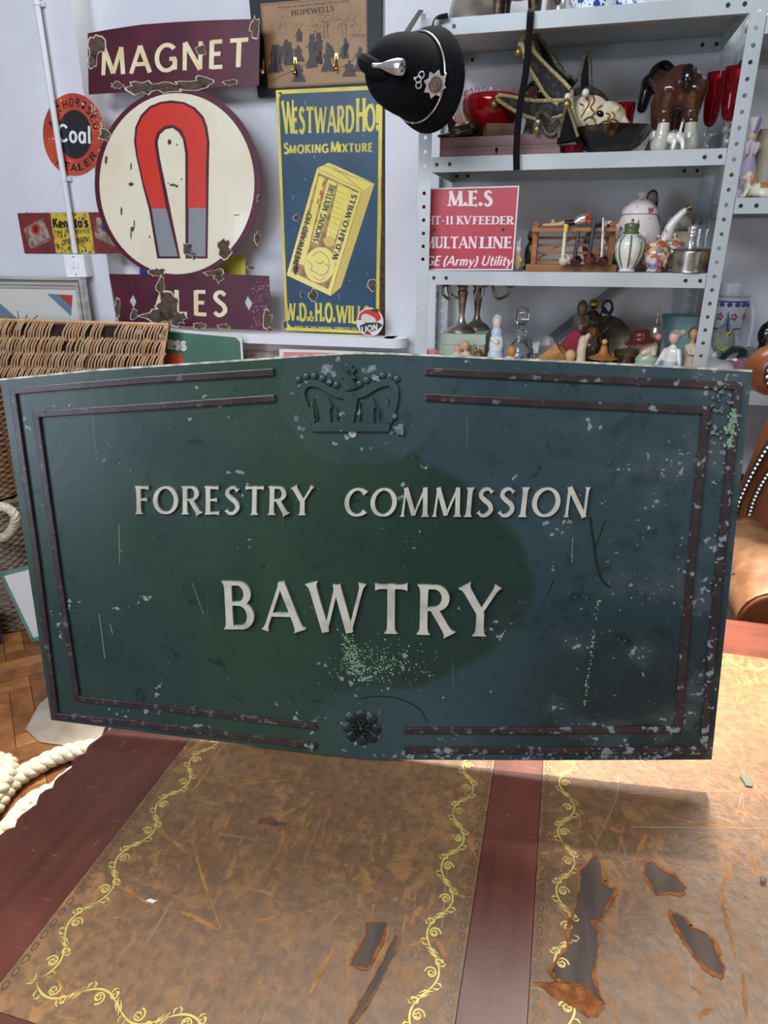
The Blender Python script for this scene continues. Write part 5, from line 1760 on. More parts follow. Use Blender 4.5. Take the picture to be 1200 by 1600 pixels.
# brown horse half hidden behind the mask
def horse_prims(s):
    S = lambda v: (v[0] * s, v[1] * s * .74, v[2] * s)
    pr = [('e', S((0, -.065, .185)), S((.064, .066, .062))), ('e', S((0, .03, .182)), S((.050, .09, .052))), ('e', S((0, .11, .19)), S((.050, .055, .060)))]
    for sx in (-1, 1):
        pr += [('c', S((.036 * sx, -.075, .175)), S((.042 * sx, -.062, .118)), .044 * s, .028 * s), ('c', S((.038 * sx, -.062, .118)), S((.041 * sx, -.095, .088)), .024 * s, .019 * s),
               ('c', S((.041 * sx, -.095, .088)), S((.044 * sx, -.090, .032)), .018 * s, .024 * s), ('c', S((.044 * sx, -.090, .040)), S((.045 * sx, -.084, .024)), .026 * s, .030 * s),
               ('c', S((.030 * sx, .115, .165)), S((.031 * sx, .125, .088)), .030 * s, .018 * s), ('c', S((.031 * sx, .125, .088)), S((.032 * sx, .122, .032)), .017 * s, .022 * s), ('c', S((.032 * sx, .122, .038)), S((.033 * sx, .130, .022)), .024 * s, .027 * s)]
    pr += [('c', S((0, .135, .205)), S((-.035, .19, .245)), .048 * s, .036 * s), ('c', S((-.035, .19, .245)), S((-.058, .215, .235)), .034 * s, .028 * s), ('c', S((-.058, .215, .235)), S((-.070, .225, .165)), .026 * s, .018 * s),
           ('c', S((-.05, .20, .26)), S((-.052, .198, .283)), .008 * s, .003 * s), ('c', S((-.033, .215, .262)), S((-.030, .218, .283)), .008 * s, .003 * s)]
    return pr


def make_horse(label, loc, s, rz):
    t = thing('horse_figure', label, 'horse figure', loc, None, rz)
    cf = lambda c: (2 if c[2] < .082 * s else (1 if c[1] > .111 * s else 0))
    blob('body', horse_prims(s), .0045 * s, [GLOSSBROWN, GLOSSBLACK, HOOF], t, cf, 5)
    mb = MB().tube(catmull([(0, -.094 * s, .225 * s), (0, -.110 * s, .215 * s), (0, -.116 * s, .190 * s), (0, -.110 * s, .172 * s)], 5), [.013 * s + .006 * s * math.sin(PI * i / 15) for i in range(16)], 12)
    mb.ball((0, -.116 * s, .178 * s), .013 * s, 10)
    mb.build('tail', GLOSSBLACK, t)
    mn = catmull([(.004 * s, .092 * s, .252 * s), (-.02 * s, .122 * s, .282 * s), (-.045 * s, .148 * s, .275 * s), (-.055 * s, .164 * s, .25 * s)], 5)
    MB().tube(mn, [.012 * s] * len(mn), 10).build('mane', GLOSSBLACK, t)
    return t


p, h, k = place(1054, 103, 236, 2.175, Z2)
make_horse('large glossy brown shire horse figure with white legs seen from behind', p, h / .252, .12)
p, h, k = place(841, 132, 208, 2.255, ZB)
make_horse('smaller glossy brown horse figure on the wooden box behind the jester mask', p, h / .252, .1)

# ---- jester mask resting on a black wavy bowl
p, h, k = place(953, 203, 240, 2.15, Z2)
BO = p.copy()
R_ = 64 * k
tag(MB().lathe(sprof([(0, .001), (.035, .001), (.040, .006), (.07, .02), (R_ * .85, .040), (R_, .062)]) + sprof([(R_ * .985, .064), (R_ * .84, .046), (.06, .028), (0, .020)]), seg=56, wob=lambda a, i: 1 + (.045 * math.sin(7 * a) if 3 < i < 40 else 0)).build('black_bowl', mat('black_glass', '#151313', .15, coat=.5, var='#241f1a', scale=14), None, 50, loc=p), 'black glossy bowl with wavy rim under the jester mask', 'bowl')
YM = 2.115
mroot = onY(905, 190, YM)
MK = Matrix.Translation(Vector(tuple(mroot)))
mk = thing('jester_mask', 'cream and gold jester mask with black gold-edged points lying on the black bowl', 'mask', mroot)


def ml(x, y, Y=YM):
    q = onY(x, y, Y) - mroot
    return (float(q[0]), float(q[1]), float(q[2]))


MASK = mat('mask_cream', '#dccdb0', .4, var='#d0bd99', scale=20, coat=.2)
GOLDP = mat('mask_gold', '#a98a45', .4, .6, var='#7c6230', scale=60)
GIMP = mat('gold_braid', '#c3b884', .5, .25, var='#8f8352', scale=220, bump=.8, bscale=400)
DGIMP = mat('dark_braid', '#6f6a58', .5, .3, var='#3d3a33', scale=220, bump=.8, bscale=400)
BROC = mat('black_brocade', '#171514', .7, var='#3a332b', scale=70, lo=.5, hi=.62)
F = lambda x, y, d=0.0: ml(x, y, YM + .03 + d)
blob('face', [('e', F(922, 178), (.052, .040, .052)), ('e', F(945, 186), (.056, .038, .042)), ('c', F(944, 165, -.004), F(962, 172, -.02), .016, .013), ('e', F(963, 171, -.022), (.011, .013, .010)), ('c', F(968, 186, -.012), F(976, 190, -.012), .012, .010), ('e', F(977, 195, 0), (.013, .02, .012)), ('c', F(915, 158), F(940, 163, -.005), .02, .016)], .003, MASK, mk, None, 5)
ec = F(938, 178, -.034)
mb = MB().ball((0, 0, 0), (.0112, .009, .0076), 14)
o = mb.build('eye_hole', GLOSSBLACK, mk, 50)
o.location = (ec[0], ec[1] - .001, ec[2]); o.rotation_euler = (0, .5, .25)
mb = MB()
for st in ([(915, 155), (920, 165), (914, 176), (908, 186)], [(926, 152), (928, 163), (922, 172), (928, 180), (922, 188)], [(912, 192), (920, 187), (928, 190), (930, 198), (922, 202)], [(935, 198), (944, 193), (954, 194), (962, 200)], [(946, 180), (952, 184), (949, 190), (958, 190), (966, 194)], [(906, 165), (912, 170), (909, 178)], [(955, 178), (959, 184), (956, 190)], [(916, 196), (918, 204), (926, 206)], [(940, 168), (932, 174), (930, 182)]):
    path = []
    for x, y in catmull([(a, b, 0) for a, b in st], 5) and [(q[0], q[1]) for q in catmull([(a, b, 0) for a, b in st], 5)]:
        q = vec(F(x, y))
        best = 0.0
        for c_, rr_ in ((vec(F(922, 178)), (.052, .040, .052)), (vec(F(945, 186)), (.056, .038, .042))):
            u_ = ((q[0] - c_[0]) / rr_[0]) ** 2 + ((q[2] - c_[2]) / rr_[2]) ** 2
            if u_ < 1: best = max(best, rr_[1] * math.sqrt(1 - u_))
        path.append((q[0], q[1] - best + .0005, q[2]))
    mb.tube(path, .0022, 6)
mb.build('gold_filigree', GOLDP, mk)


def horn(pts, ws, name, m, trim, dy=0.0, thick=.3):
    """pts: pixel centre line from root to tip; ws: half widths in pixels"""
    C_ = [vec(ml(x, y, YM + dy + .012 * math.sin(i))) for i, (x, y) in enumerate(pts)]
    P_ = catmull(C_, 6)
    W_s = [float(q[0]) for q in catmull([(w, 0, 0) for w in ws], 6)]
    kk = mpp(850, 150, YM)
    o = MB().tube(P_, [w * kk for w in W_s], 12, flat=thick, ref=(0, 1, 0)).build(name, m, mk)
    e = MB()
    for s in (-1, 1):
        q = []
        for i, c_ in enumerate(P_):
            t_ = P_[min(i + 1, len(P_) - 1)] - P_[max(i - 1, 0)]
            t_ /= np.linalg.norm(t_)
            n_ = np.cross(t_, (0, 1, 0)); n_ /= np.linalg.norm(n_)
            q.append(c_ + n_ * s * W_s[i] * kk + vec((0, -.002, 0)))
        e.tube(q, .0052, 8)
    e.ball(P_[-1], .006, 8)
    e.build('gold_braid', trim, o)
    return o, P_[-1]


def bell(x, y, m=None, dy=-.01, r_=.0095):
    mb = MB().ball(ml(x, y, YM + dy), (r_, r_, r_ * 1.15), 12)
    q = ml(x, y - 6, YM + dy)
    mb.tube([q, (q[0], q[1], q[2] + .006)], .002, 6)
    mb.build('bell', m or mat('bell_brass', '#a58f5c', .35, .8), mk)


PEARL = mat('pearl', '#d9d6cc', .2, coat=.5)
horn([(882, 152), (866, 138), (848, 116), (832, 94), (823, 74), (818, 58)], [13, 15, 12, 9, 6, 3], 'point', BROC, GIMP)
horn([(882, 168), (858, 172), (832, 171), (806, 163), (786, 155), (777, 152)], [10, 13, 12, 9, 5, 3], 'point', BROC, GIMP, -.004)
horn([(874, 190), (862, 202), (856, 196), (848, 184), (840, 179)], [5, 8, 8, 6, 3], 'point', BROC, DGIMP, -.046)
horn([(914, 142), (914, 120), (916, 102), (917, 84)], [9, 8, 6, 3], 'point', RIBBON, DGIMP, .05)
horn([(884, 130), (866, 112), (853, 90), (845, 72), (836, 56)], [9, 8, 8, 5, 2], 'point', RIBBON, DGIMP, .04)
horn([(896, 134), (880, 122), (870, 106), (862, 86)], [8, 6, 5, 2], 'point', RIBBON, DGIMP, .06)
bell(810, 82); bell(772, 163); bell(839, 202, dy=-.05); bell(886, 163, dy=-.022, r_=.011)
for x, y, d_, r_ in ((887, 151, .015, .009), (915, 145, .02, .010), (813, 69, .005, .007), (841, 189, .05, .006)):
    MB().ball(ml(x, y, YM - d_), r_, 12).build('pearl', PEARL, mk)
kk = mpp(886, 190, YM)
mb = MB().tube([ml(886, 172, YM - .024), ml(886, 190, YM - .034), ml(887, 222, YM - .040)], [5 * kk, 10 * kk, 17 * kk], 10, flat=.35, ref=(0, 1, 0))
cpt = mb.build('collar_point', RIBBON, mk)
MB().tube([ml(884, 168, YM - .030), ml(878, 192, YM - .042), ml(872, 216, YM - .048)], .005, 8).tube([ml(888, 168, YM - .030), ml(896, 190, YM - .042), ml(903, 214, YM - .048)], .005, 8).build('gold_braid', mat('brown_braid', '#7d6a47', .5, .3, var='#4c3d27', scale=220), cpt)
MB().tube(catmull([ml(894, 142, YM - .004), ml(893, 160, YM - .016), ml(898, 182, YM - .016), ml(908, 206, YM - .006)], 6), .0058, 8).build('face_braid', GIMP, mk)
mb = MB().tube(catmull([ml(894, 145, YM + .01), ml(915, 141, YM + .005), ml(936, 146, YM + .01), ml(950, 160, YM + .022), ml(962, 166, YM + .035)], 6), [.013, .015, .015, .013, .010, .010, .012, .014, .014, .014, .013, .013, .012, .011, .011, .010, .010, .009, .008, .007, .006, .005, .004, .004, .004], 10, flat=.6)
mb.build('headband', mat('dark_silver_cloth', '#55514a', .4, .5, var='#2c2a28', scale=50), mk)
# long black ribbon hanging down the front of two shelves
mb = MB().tube(catmull([tuple(onY(832, 16, 2.056)), tuple(onY(829, 20, 2.04)), tuple(onY(827, 50, 2.035)), tuple(onY(822, 110, 2.035)), tuple(onY(812, 170, 2.035)), tuple(onY(807, 230, 2.036)), tuple(onY(807, 266, 2.036))], 6), .0085, 8, flat=.16, ref=(0, 1, 0))
tag(mb.build('hanging_ribbon', RIBBON, None), 'long narrow black ribbon hanging from the top shelf past the jester mask', 'ribbon')

# ---- glasses and animals beside the horse
p, h, k = place(972, 162, 238, 2.30, Z2)
tag(MB().lathe([(0, 0), (.022, 0), (.024, .005), (.030, h), (.028, h), (.021, .01), (0, .01)], seg=24).build('ruby_tumbler', RUBY, None, 40, loc=p), 'plain ruby red tumbler standing behind the chin of the mask', 'glass')


def goblet(label, xc, yt, Y, wpx, group):
    p, h, k = place(xc, yt, 232, Y, Z2)
    r_ = wpx * k / 2
    t = thing('ruby_goblet', label, 'glass', p, group)
    MB().lathe(sprof([(0, h * .36), (.006, h * .37), (r_ * .62, h * .42), (r_ * .86, h * .58), (r_, h)], 5) + sprof([(r_ - .002, h), (r_ * .86 - .002, h * .58), (r_ * .6, h * .45), (0, h * .41)], 5), seg=28).build('bowl', RUBY, t, 50)
    MB().lathe(sprof([(0, 0), (r_ * .9, 0), (r_ * .88, .004), (.008, .012), (.006, h * .12), (.008, h * .22), (.012, h * .28), (.006, h * .34), (0, h * .36)], 4), seg=24).build('stem', GLASS, t, 50)


goblet('tall ruby goblet with clear stem beside the horse figure', 1112, 114, 2.24, 31, 'ruby goblets right of the horse')
goblet('tall ruby goblet with clear stem nearest the right shelf post', 1142, 105, 2.14, 37, 'ruby goblets right of the horse')
p, h, k = place(1057, 192, 236, 2.078, Z2)
s = h / .09
S = lambda *v: tuple(c * s for c in v)
blob('white_animal', [('e', S(.008, .01, .042), S(.022, .032, .022)), ('e', S(-.018, -.012, .040), S(.018, .016, .018)), ('c', S(.008, -.02, .055), S(.010, -.022, .088), .006 * s, .004 * s), ('c', S(-.006, -.02, .03), S(-.010, -.024, .006), .009 * s, .008 * s), ('c', S(.020, -.018, .03), S(.024, -.024, .006), .009 * s, .008 * s), ('e', S(-.026, -.01, .05), S(.006, .006, .010))], .003 * s, CHINA, loc=p)
tag(bpy.data.objects['white_animal'], 'small white china animal with raised tail between the horse legs', 'figure')
p, h, k = place(1069, 188, 215, 2.33, Z2 + .001)
mb = MB().box((-.022, -.02, 0), (.022, .02, .075)).lathe(sprof([(.018, .075), (.014, .082), (.003, .086), (.002, .105), (0, .106)]), seg=14)
tag(mb.build('dark_box', GLOSSBLACK, None, 30, loc=p), 'dark box with a pointed knob behind the white china animal', 'box')
p, h, k = place(900, 215, 240, 2.10, Z2)
p[0] += .0; 
mb = MB().lathe([(0, 0), (.026, 0), (.031, .022), (.029, .022), (.022, .006), (0, .006)], seg=24)
tag(mb.build('ruby_dish', RUBY, None, 40, loc=p - vec((.008, -.008, 0))), 'little ruby glass dish peeping out under the black bowl', 'dish')

# ---- third shelf
p, h, k = place(809, 372, 424, 2.11, Z3)
s = h / .1
blob('rabbit_figure', [('e', S(0, 0, .03), S(.016, .014, .03)), ('e', S(0, -.002, .066), S(.012, .013, .014)), ('c', S(-.004, 0, .075), S(-.009, .004, .1), .004 * s, .0028 * s), ('c', S(.004, 0, .075), S(.004, .004, .1), .004 * s, .0028 * s), ('c', S(.008, -.012, .04), S(.014, -.016, .03), .005 * s, .004 * s)], .0024 * s, [mat('rabbit_tan', '#c9a877', .4, coat=.3), CHINA], None, lambda c: 1 if .055 * s < c[2] else 0, loc=p)
tag(bpy.data.objects['rabbit_figure'], 'small tan and white rabbit figure right of the red shelf sign', 'figure')
p, h, k = place(829, 356, 424, 2.235, Z3)
s = h / .13
blob('dark_figure', [('e', S(0, 0, .045), S(.020, .018, .046)), ('e', S(0, 0, .105), S(.014, .014, .018)), ('c', S(.01, -.012, .06), S(.016, -.016, .02), .007 * s, .006 * s), ('e', S(0, 0, .006), S(.024, .02, .007))], .003 * s, [BRONZE, mat('figure_hair', '#6a5138', .5)], None, lambda c: 1 if c[2] > .1 * s else 0, loc=p)
tag(bpy.data.objects['dark_figure'], 'dark standing figure behind the rabbit beside the pipe rack', 'figure')
# pipe rack
pa, pb2 = onY(822, 415, 2.10), onY(963, 415, 2.10)
RW = float(pb2[0] - pa[0])
rk = thing('pipe_rack', 'honey coloured wooden pipe rack shaped like a five barred gate holding tobacco pipes', 'rack', ((pa[0] + pb2[0]) / 2, 2.115, Z3))
hz = lambda y: float(onY(890, y, 2.115)[2] - Z3)
PINE = mat('honey_pine', '#a8703f', .42, var='#8f5a2e', scale=14, stretch=(.25, 2, 2))
MB().box((-RW / 2, -.020, .0005), (RW / 2, .06, hz(413))).build('base', PINE, rk, 0)
for s_ in (-1, 1):
    x = s_ * (RW / 2 - .018)
    MB().box((x - .0085, .028, hz(413) + .0005), (x + .0085, .046, hz(346))).build('end_post', PINE, rk, 0)
    MB().box((x - .007, .004, hz(413) + .0005), (x + .007, .027, hz(352))).build('end_post', PINE, rk, 0)
MB().box((-RW / 2 + .010, -.022, hz(362)), (RW / 2 - .010, .003, hz(356))).build('top_rail', PINE, rk, 0)
for y in (371, 383, 395, 407):
    MB().box((-RW / 2 + .028, .034, hz(y + 2.5)), (RW / 2 - .028, .040, hz(y - 2))).build('bar', PINE, rk, 0)
mb = MB()
mb.add([(-RW / 2 + .03, .0405, hz(407)), (-RW / 2 + .03, .0405, hz(402)), (.0, .0405, hz(368)), (RW / 2 - .03, .0405, hz(402)), (RW / 2 - .03, .0405, hz(407)), (.0, .0405, hz(373)),
        (-RW / 2 + .03, .045, hz(407)), (-RW / 2 + .03, .045, hz(402)), (.0, .045, hz(368)), (RW / 2 - .03, .045, hz(402)), (RW / 2 - .03, .045, hz(407)), (.0, .045, hz(373))],
       [(0, 1, 2, 5), (5, 2, 3, 4), (6, 11, 8, 7), (11, 10, 9, 8), (0, 6, 7, 1), (1, 7, 8, 2), (2, 8, 9, 3), (3, 9, 10, 4), (4, 10, 11, 5), (5, 11, 6, 0)])
mb.build('brace', PINE, rk, 0)


def tpipe(label, top, bowl, mstem, mbowl, r_, Y=2.074, parts=()):
    a, b = onY(*top, Y + .003), onY(*bowl, Y)
    p0 = vec((b[0], b[1], b[2]))
    t = thing('tobacco_pipe', label, 'pipe', p0, 'tobacco pipes in the rack')
    A = a - p0
    MB().tube(catmull([A, A * .55 + vec((0, .002, 0)), A * .16, vec((.004, -.004, -.002))], 5), [.0042 + .0022 * i / 15 for i in range(16)], 10).build('stem', mstem, t)
    d = vec((.5, -.62, .55)); d /= np.linalg.norm(d)
    MB().lathe(sprof([(0, -r_ * .9), (r_ * .7, -r_ * .7), (r_, 0), (r_ * .95, r_ * 1.0), (r_ * .85, r_ * 1.25)]) + sprof([(r_ * .62, r_ * 1.25), (r_ * .55, r_ * .4), (0, r_ * .2)]), tuple(d * .004), 20, axis=d).build('bowl', mbowl, t, 50)
    return t


CLAY = mat('clay_white', '#ddd4c0', .4)
BRIAR = mat('briar', '#55291e', .3, var='#3a1a14', scale=40, coat=.3)
VULC = mat('vulcanite', '#1d1815', .25)
tpipe('white clay tobacco pipe with yellow mouthpiece, first in the rack', (884, 350), (879, 409), CLAY, CLAY, .0125)
tpipe('dark briar tobacco pipe, second in the rack beside the white clay one', (904, 361), (897, 411), VULC, BRIAR, .013)
tpipe('carved red brown tobacco pipe with a silver collar, third in the rack', (929, 344), (919, 408), VULC, mat('carved_briar', '#7a3f28', .4, var='#4a2015', scale=140, bump=.9, bscale=200), .0145)
tpipe('slim metal stemmed tobacco pipe, last on the right of the rack', (943, 340), (940, 411), SILVER, BRIAR, .0125)
q = onY(884, 358, 2.077)
MB().tube([q - vec((0, 0, .008)), q + vec((.001, 0, .012))], .0058, 10).build('mouthpiece', YEL, bpy.data.objects['tobacco_pipe'])
o = bpy.data.objects['mouthpiece']; o.location = -bpy.data.objects['tobacco_pipe'].location
# ornate pipe lying on the rack
p0 = onY(890, 348, 2.105)
lp = thing('ornate_pipe', 'ornate silver mounted pipe with carved tan shank lying across the rack top', 'pipe', p0)
L2 = lambda x, y: tuple(onY(x, y - 2, 2.105) - p0)
MB().tube([L2(848, 354), L2(870, 353), L2(882, 351)], [.004, .006, .0085], 12).build('shank', mat('tan_horn', '#c49a6c', .4), lp)
MB().tube([L2(882, 351), L2(893, 350), L2(900, 349)], [.007, .0075, .007], 12).build('collar', VULC, lp)
MB().tube([L2(898, 350), L2(904, 347), L2(910, 344.5), L2(915, 343)], [.009, .013, .015, .014], 14).build('silver_mount', CHROME, lp)
mb = MB()
r = random.Random(3)
for q in range(14):
    c_ = vec(L2(917, 343)) + vec((r.uniform(-.004, .008), r.uniform(-.008, .008), r.uniform(-.012, .010)))
    mb.ball(c_, .006, 7)
mb.build('coral_end', mat('coral', '#c05a3c', .6), lp)
mb = MB().ball(L2(864, 349), (.006, .005, .007), 10)
mb.build('carved_knob', mat('tan_horn', '#c49a6c', .4), lp)
p, h, k = place(945, 350, 424, 2.31, Z3)
o = MB().lathe(sprof([(0, 0), (.05, .0), (.068, .008), (.07, .012)]) + sprof([(.066, .013), (.05, .006), (0, .006)]), seg=32, axis=(0, -.95, .25)).build('dark_plate', mat('dark_green_plate', '#2f3b3c', .25, var='#16201f', scale=20, coat=.3), None, 50, loc=p + vec((0, .02, .066)))
tag(o, 'dark round plate propped up behind the pipe rack', 'plate')

# china
FLOR = mat('floral_china', '#e6dcd6', .2, var='#b5596a', scale=34, lo=.60, hi=.65, coat=.4)
p, h, k = place(995, 315, 420, 2.226, Z3)
tp = thing('floral_teapot', 'big white china teapot with pink flowers and domed lid on the third shelf', 'teapot', p)
MB().lathe(sprof([(0, .001), (.036, .001), (.040, .006), (.034, .012), (.052, .045), (.062, .085), (.060, .115), (.050, .143), (.045, .150)]) + [(.041, .150), (.041, .06), (0, .05)], seg=36).build('body', FLOR, tp, 50)
MB().lathe(sprof([(.049, .1505), (.050, .155), (.042, .172), (.024, .186), (.010, .192), (.008, .197), (.013, .204), (.009, .211), (0, .213)]), seg=32).build('lid', FLOR, tp, 50)
MB().tube(catmull([(.052, -.004, .055), (.078, -.008, .085), (.088, -.010, .120), (.112, -.012, .152), (.124, -.013, .162)], 6), [.021 - .0125 * min(1, i / 20) for i in range(25)], 14).build('spout', FLOR, tp)
mb = MB().tube(catmull([(-.055, .01, .12), (-.086, .02, .13), (-.092, .02, .09), (-.075, .015, .055), (-.052, .01, .05)], 6), .006, 10)
mb.build('handle', FLOR, tp)
mb = MB()
mb.tube([(.120, -.013, .160), (.132, -.013, .168)], [.009, .0085], 12)
mb.build('spout_tip', mat('china_gold', '#8d7444', .3, .8), tp)
GRC = mat('green_white_china', '#dfe0d6', .2, var='#c49aa0', scale=45, lo=.58, hi=.64, coat=.4)
p, h, k = place(984, 342, 424, 2.095, Z3)
gj = thing('green_trim_jar', 'lobed white jar with green bands and green lid in front of the teapot', 'jar', p)
s = h / .165
MB().lathe([(r_ * s, z * s) for r_, z in sprof([(0, .001), (.024, .001), (.026, .006), (.024, .012), (.040, .045), (.047, .075), (.042, .100), (.026, .115), (.022, .118), (0, .118)])], seg=48, wob=lambda a, i: 1 + .03 * abs(math.sin(4 * a))).build('body', GRC, gj, 50)
GB = mat('china_green', '#55683c', .25, coat=.4)
mb = MB()
for q in range(8):
    a = q * PI / 4
    mb.tube([(r_ * s * 1.0 * math.cos(a) + .0003, r_ * s * math.sin(a), z * s) for r_, z in sprof([(.0245, .014), (.0402, .045), (.0472, .075), (.0422, .100), (.0264, .114)])], .0024, 6)
mb.build('green_bands', GB, gj)
MB().lathe([(r_ * s, z * s) for r_, z in sprof([(.025, .1185), (.026, .124), (.022, .128), (.024, .148), (.012, .152), (.003, .154), (.003, .158), (.005, .162), (0, .166)])], seg=32).build('lid', GB, gj, 40)
mb = MB()
for q in range(6):
    a = q * PI / 3 + .3
    mb.prism([(-.006, -.008), (.006, -.008), (0, .009)], 0, .001)
mb = MB().tube([(0, 0, .152 * s), (0, 0, .166 * s)], [.004, .002], 8)
mb.build('knob', GOLDP, gj)
p, h, k = place(1055, 331, 420, 2.315, Z3)
yj = thing('cream_jar', 'cream lidded jar with green dome lid behind the small floral pots', 'jar', p)
s = h / .175
MB().lathe([(r_ * s, z * s) for r_, z in sprof([(0, .001), (.036, .001), (.044, .02), (.052, .06), (.050, .095), (.040, .112), (.038, .118), (0, .118)])], seg=36).build('body', mat('cream_china', '#ddd6ae', .25, coat=.4), yj, 50)
MB().lathe([(r_ * s, z * s) for r_, z in sprof([(.044, .1185), (.045, .125), (.040, .148), (.024, .162), (.012, .166), (.010, .170), (0, .176)])], seg=36).build('lid', mat('cream_green_lid', '#c5c6a4', .25, var='#6f7a55', scale=30, lo=.5, hi=.62, coat=.4), yj, 50)
MULTI = mat('multi_flower_china', '#ddd4c4', .25, var='#b4623f', scale=46, lo=.50, hi=.56, coat=.4)


def flower_pot(label, xc, yt, Y, s0, seed):
    p, h, k = place(xc, yt, 424, Y, Z3)
    s = h / .105
    t = thing('flower_pot_jar', label, 'jar', p, 'little flower covered jars')
    MB().lathe([(r_ * s, z * s) for r_, z in sprof([(0, .001), (.022, .001), (.024, .006), (.022, .010), (.034, .035), (.036, .052), (.030, .070), (.027, .073), (0, .073)])], seg=32).build('body', MULTI, t, 50)
    MB().lathe([(r_ * s, z * s) for r_, z in sprof([(.033, .0735), (.032, .079), (.018, .088), (.006, .092), (.003, .096), (.006, .101), (0, .106)])], seg=28).build('lid', MULTI, t, 50)
    mb = MB().tube([(-.008 * s, 0, .092 * s), (0, 0, .106 * s), (.008 * s, 0, .092 * s)], .002 * s, 6)
    mb.build('gilt_loop', GOLDP, t)
    r = random.Random(seed)
    cols = [mat('petal_orange', '#d98a52', .35), mat('petal_mauve', '#8f6f9c', .35), mat('petal_yellow', '#d8c46a', .35), mat('petal_pink', '#cf93a0', .35), mat('petal_blue', '#7f93bd', .35), mat('leaf_green', '#6f8258', .35)]
    for ci, m in enumerate(cols):
        mb = MB()
        for q in range(7):
            a, z = r.uniform(0, 2 * PI), r.uniform(.014, .068)
            rad = (.024 + .012 * math.sin(PI * min(1, max(0, (z - .005) / .08)))) * s
            c_ = vec((rad * math.cos(a), rad * math.sin(a), z * s))
            for e in range(5):
                b = e * 1.256
                tt = vec((-math.sin(a), math.cos(a), 0))
                mb.ball(c_ + (tt * math.cos(b) + vec((0, 0, 1)) * math.sin(b)) * .0042 * s, .0036 * s, 6)
            mb.ball(c_ * 1.02, .003 * s, 6)
        mb.build('painted_flowers', m, t)['kind'] = 'stuff'


flower_pot('small flower covered lidded jar beside the green banded jar', 1026, 367, 2.112, 1, 5)
flower_pot('small flower covered lidded jar behind the silver lidded pot', 1051, 364, 2.168, 1, 6)
p, h, k = place(1081, 366, 430, 2.088, Z3)
sv = thing('silver_pot', 'tarnished silver lidded pot on the shelf edge by the right post', 'pot', p)
MB().lathe(sprof([(0, .0008), (.043, .0008), (.047, .006), (.048, .050), (.046, .054), (.050, .056), (.050, .060), (0, .061)], 4), seg=36).build('body', SILVER, sv, 40)
MB().lathe(sprof([(.040, .0615), (.030, .064), (.013, .067), (.014, .090), (.016, .094), (.012, .100), (.013, .112), (.009, .118), (0, .120)], 4), (-.006, 0, 0), 24).build('neck', CHROME, sv, 40)
mb = MB()
for q in range(10):
    a = -PI / 2 + .5 + .09 * (q % 4) - .2
    mb.ball((.0485 * math.cos(a + q * .03), .0485 * math.sin(a + q * .03), .030 + .006 * (q // 3)), .003, 7)
mb.build('gilt_sprig', GOLDP, sv)
p, h, k = place(1095, 358, 420, 2.22, Z3)
tag(MB().lathe([(0, .0005), (.034, .0005), (.037, .012), (.040, h), (.038, h), (.034, .014), (0, .012)], seg=28).build('glass_tumbler', GLASS, None, 40, loc=p), 'clear glass tumbler behind the silver lidded pot', 'glass')
p, h, k = place(1013, 299, 420, 2.33, Z3)
s = h / .21
fg_ = thing('faceless_figure', 'tall grey carved figure with dark hair and blank face behind the teapot', 'figure', p)
blob('body', [('e', S(0, 0, .06), S(.024, .02, .062)), ('e', S(0, 0, .125), S(.022, .016, .04)), ('c', S(-.02, 0, .14), S(-.026, -.006, .10), .008 * s, .007 * s), ('c', S(.02, 0, .14), S(.026, -.006, .10), .008 * s, .007 * s), ('c', S(0, 0, .15), S(0, 0, .175), .007 * s, .007 * s), ('e', S(0, -.002, .19), S(.0135, .013, .020))], .003 * s, [mat('figure_grey', '#a5a4ad', .6), mat('figure_face', '#b59c8d', .6)], fg_, lambda c: 1 if c[2] > .165 * s else 0)
blob('hair', [('e', S(0, .011, .195), S(.0165, .0125, .021)), ('c', S(-.012, .004, .19), S(-.014, .004, .165), .005 * s, .004 * s), ('c', S(.012, .004, .19), S(.014, .004, .165), .005 * s, .004 * s)], .0026 * s, mat('figure_dark_hair', '#4a3a36', .6), fg_)

# ---- fourth shelf
def profs(pts, s):
    return [(r_ * s, z * s) for r_, z in sprof(pts)]


bx0, bx1 = onY(688, 540, 2.12), onY(758, 540, 2.12)
GBX = mat('card_box_green', '#aab5a2', .6)
ztop = float(onY(725, 522, 2.12)[2])
hb = ztop - Z4
p = vec(((bx0[0] + bx1[0]) / 2, 2.12, Z4))
wv = float(bx1[0] - bx0[0]) / 2
cb = thing('storage_box', 'pale green card box under the two candelabra', 'box', p)
MB().box((-wv * .97, .002, .0005), (wv * .97, .178, hb - .034)).build('base', GBX, cb, 0)
MB().box((-wv, 0, hb - .033), (wv, .18, hb)).build('lid', GBX, cb, 0)


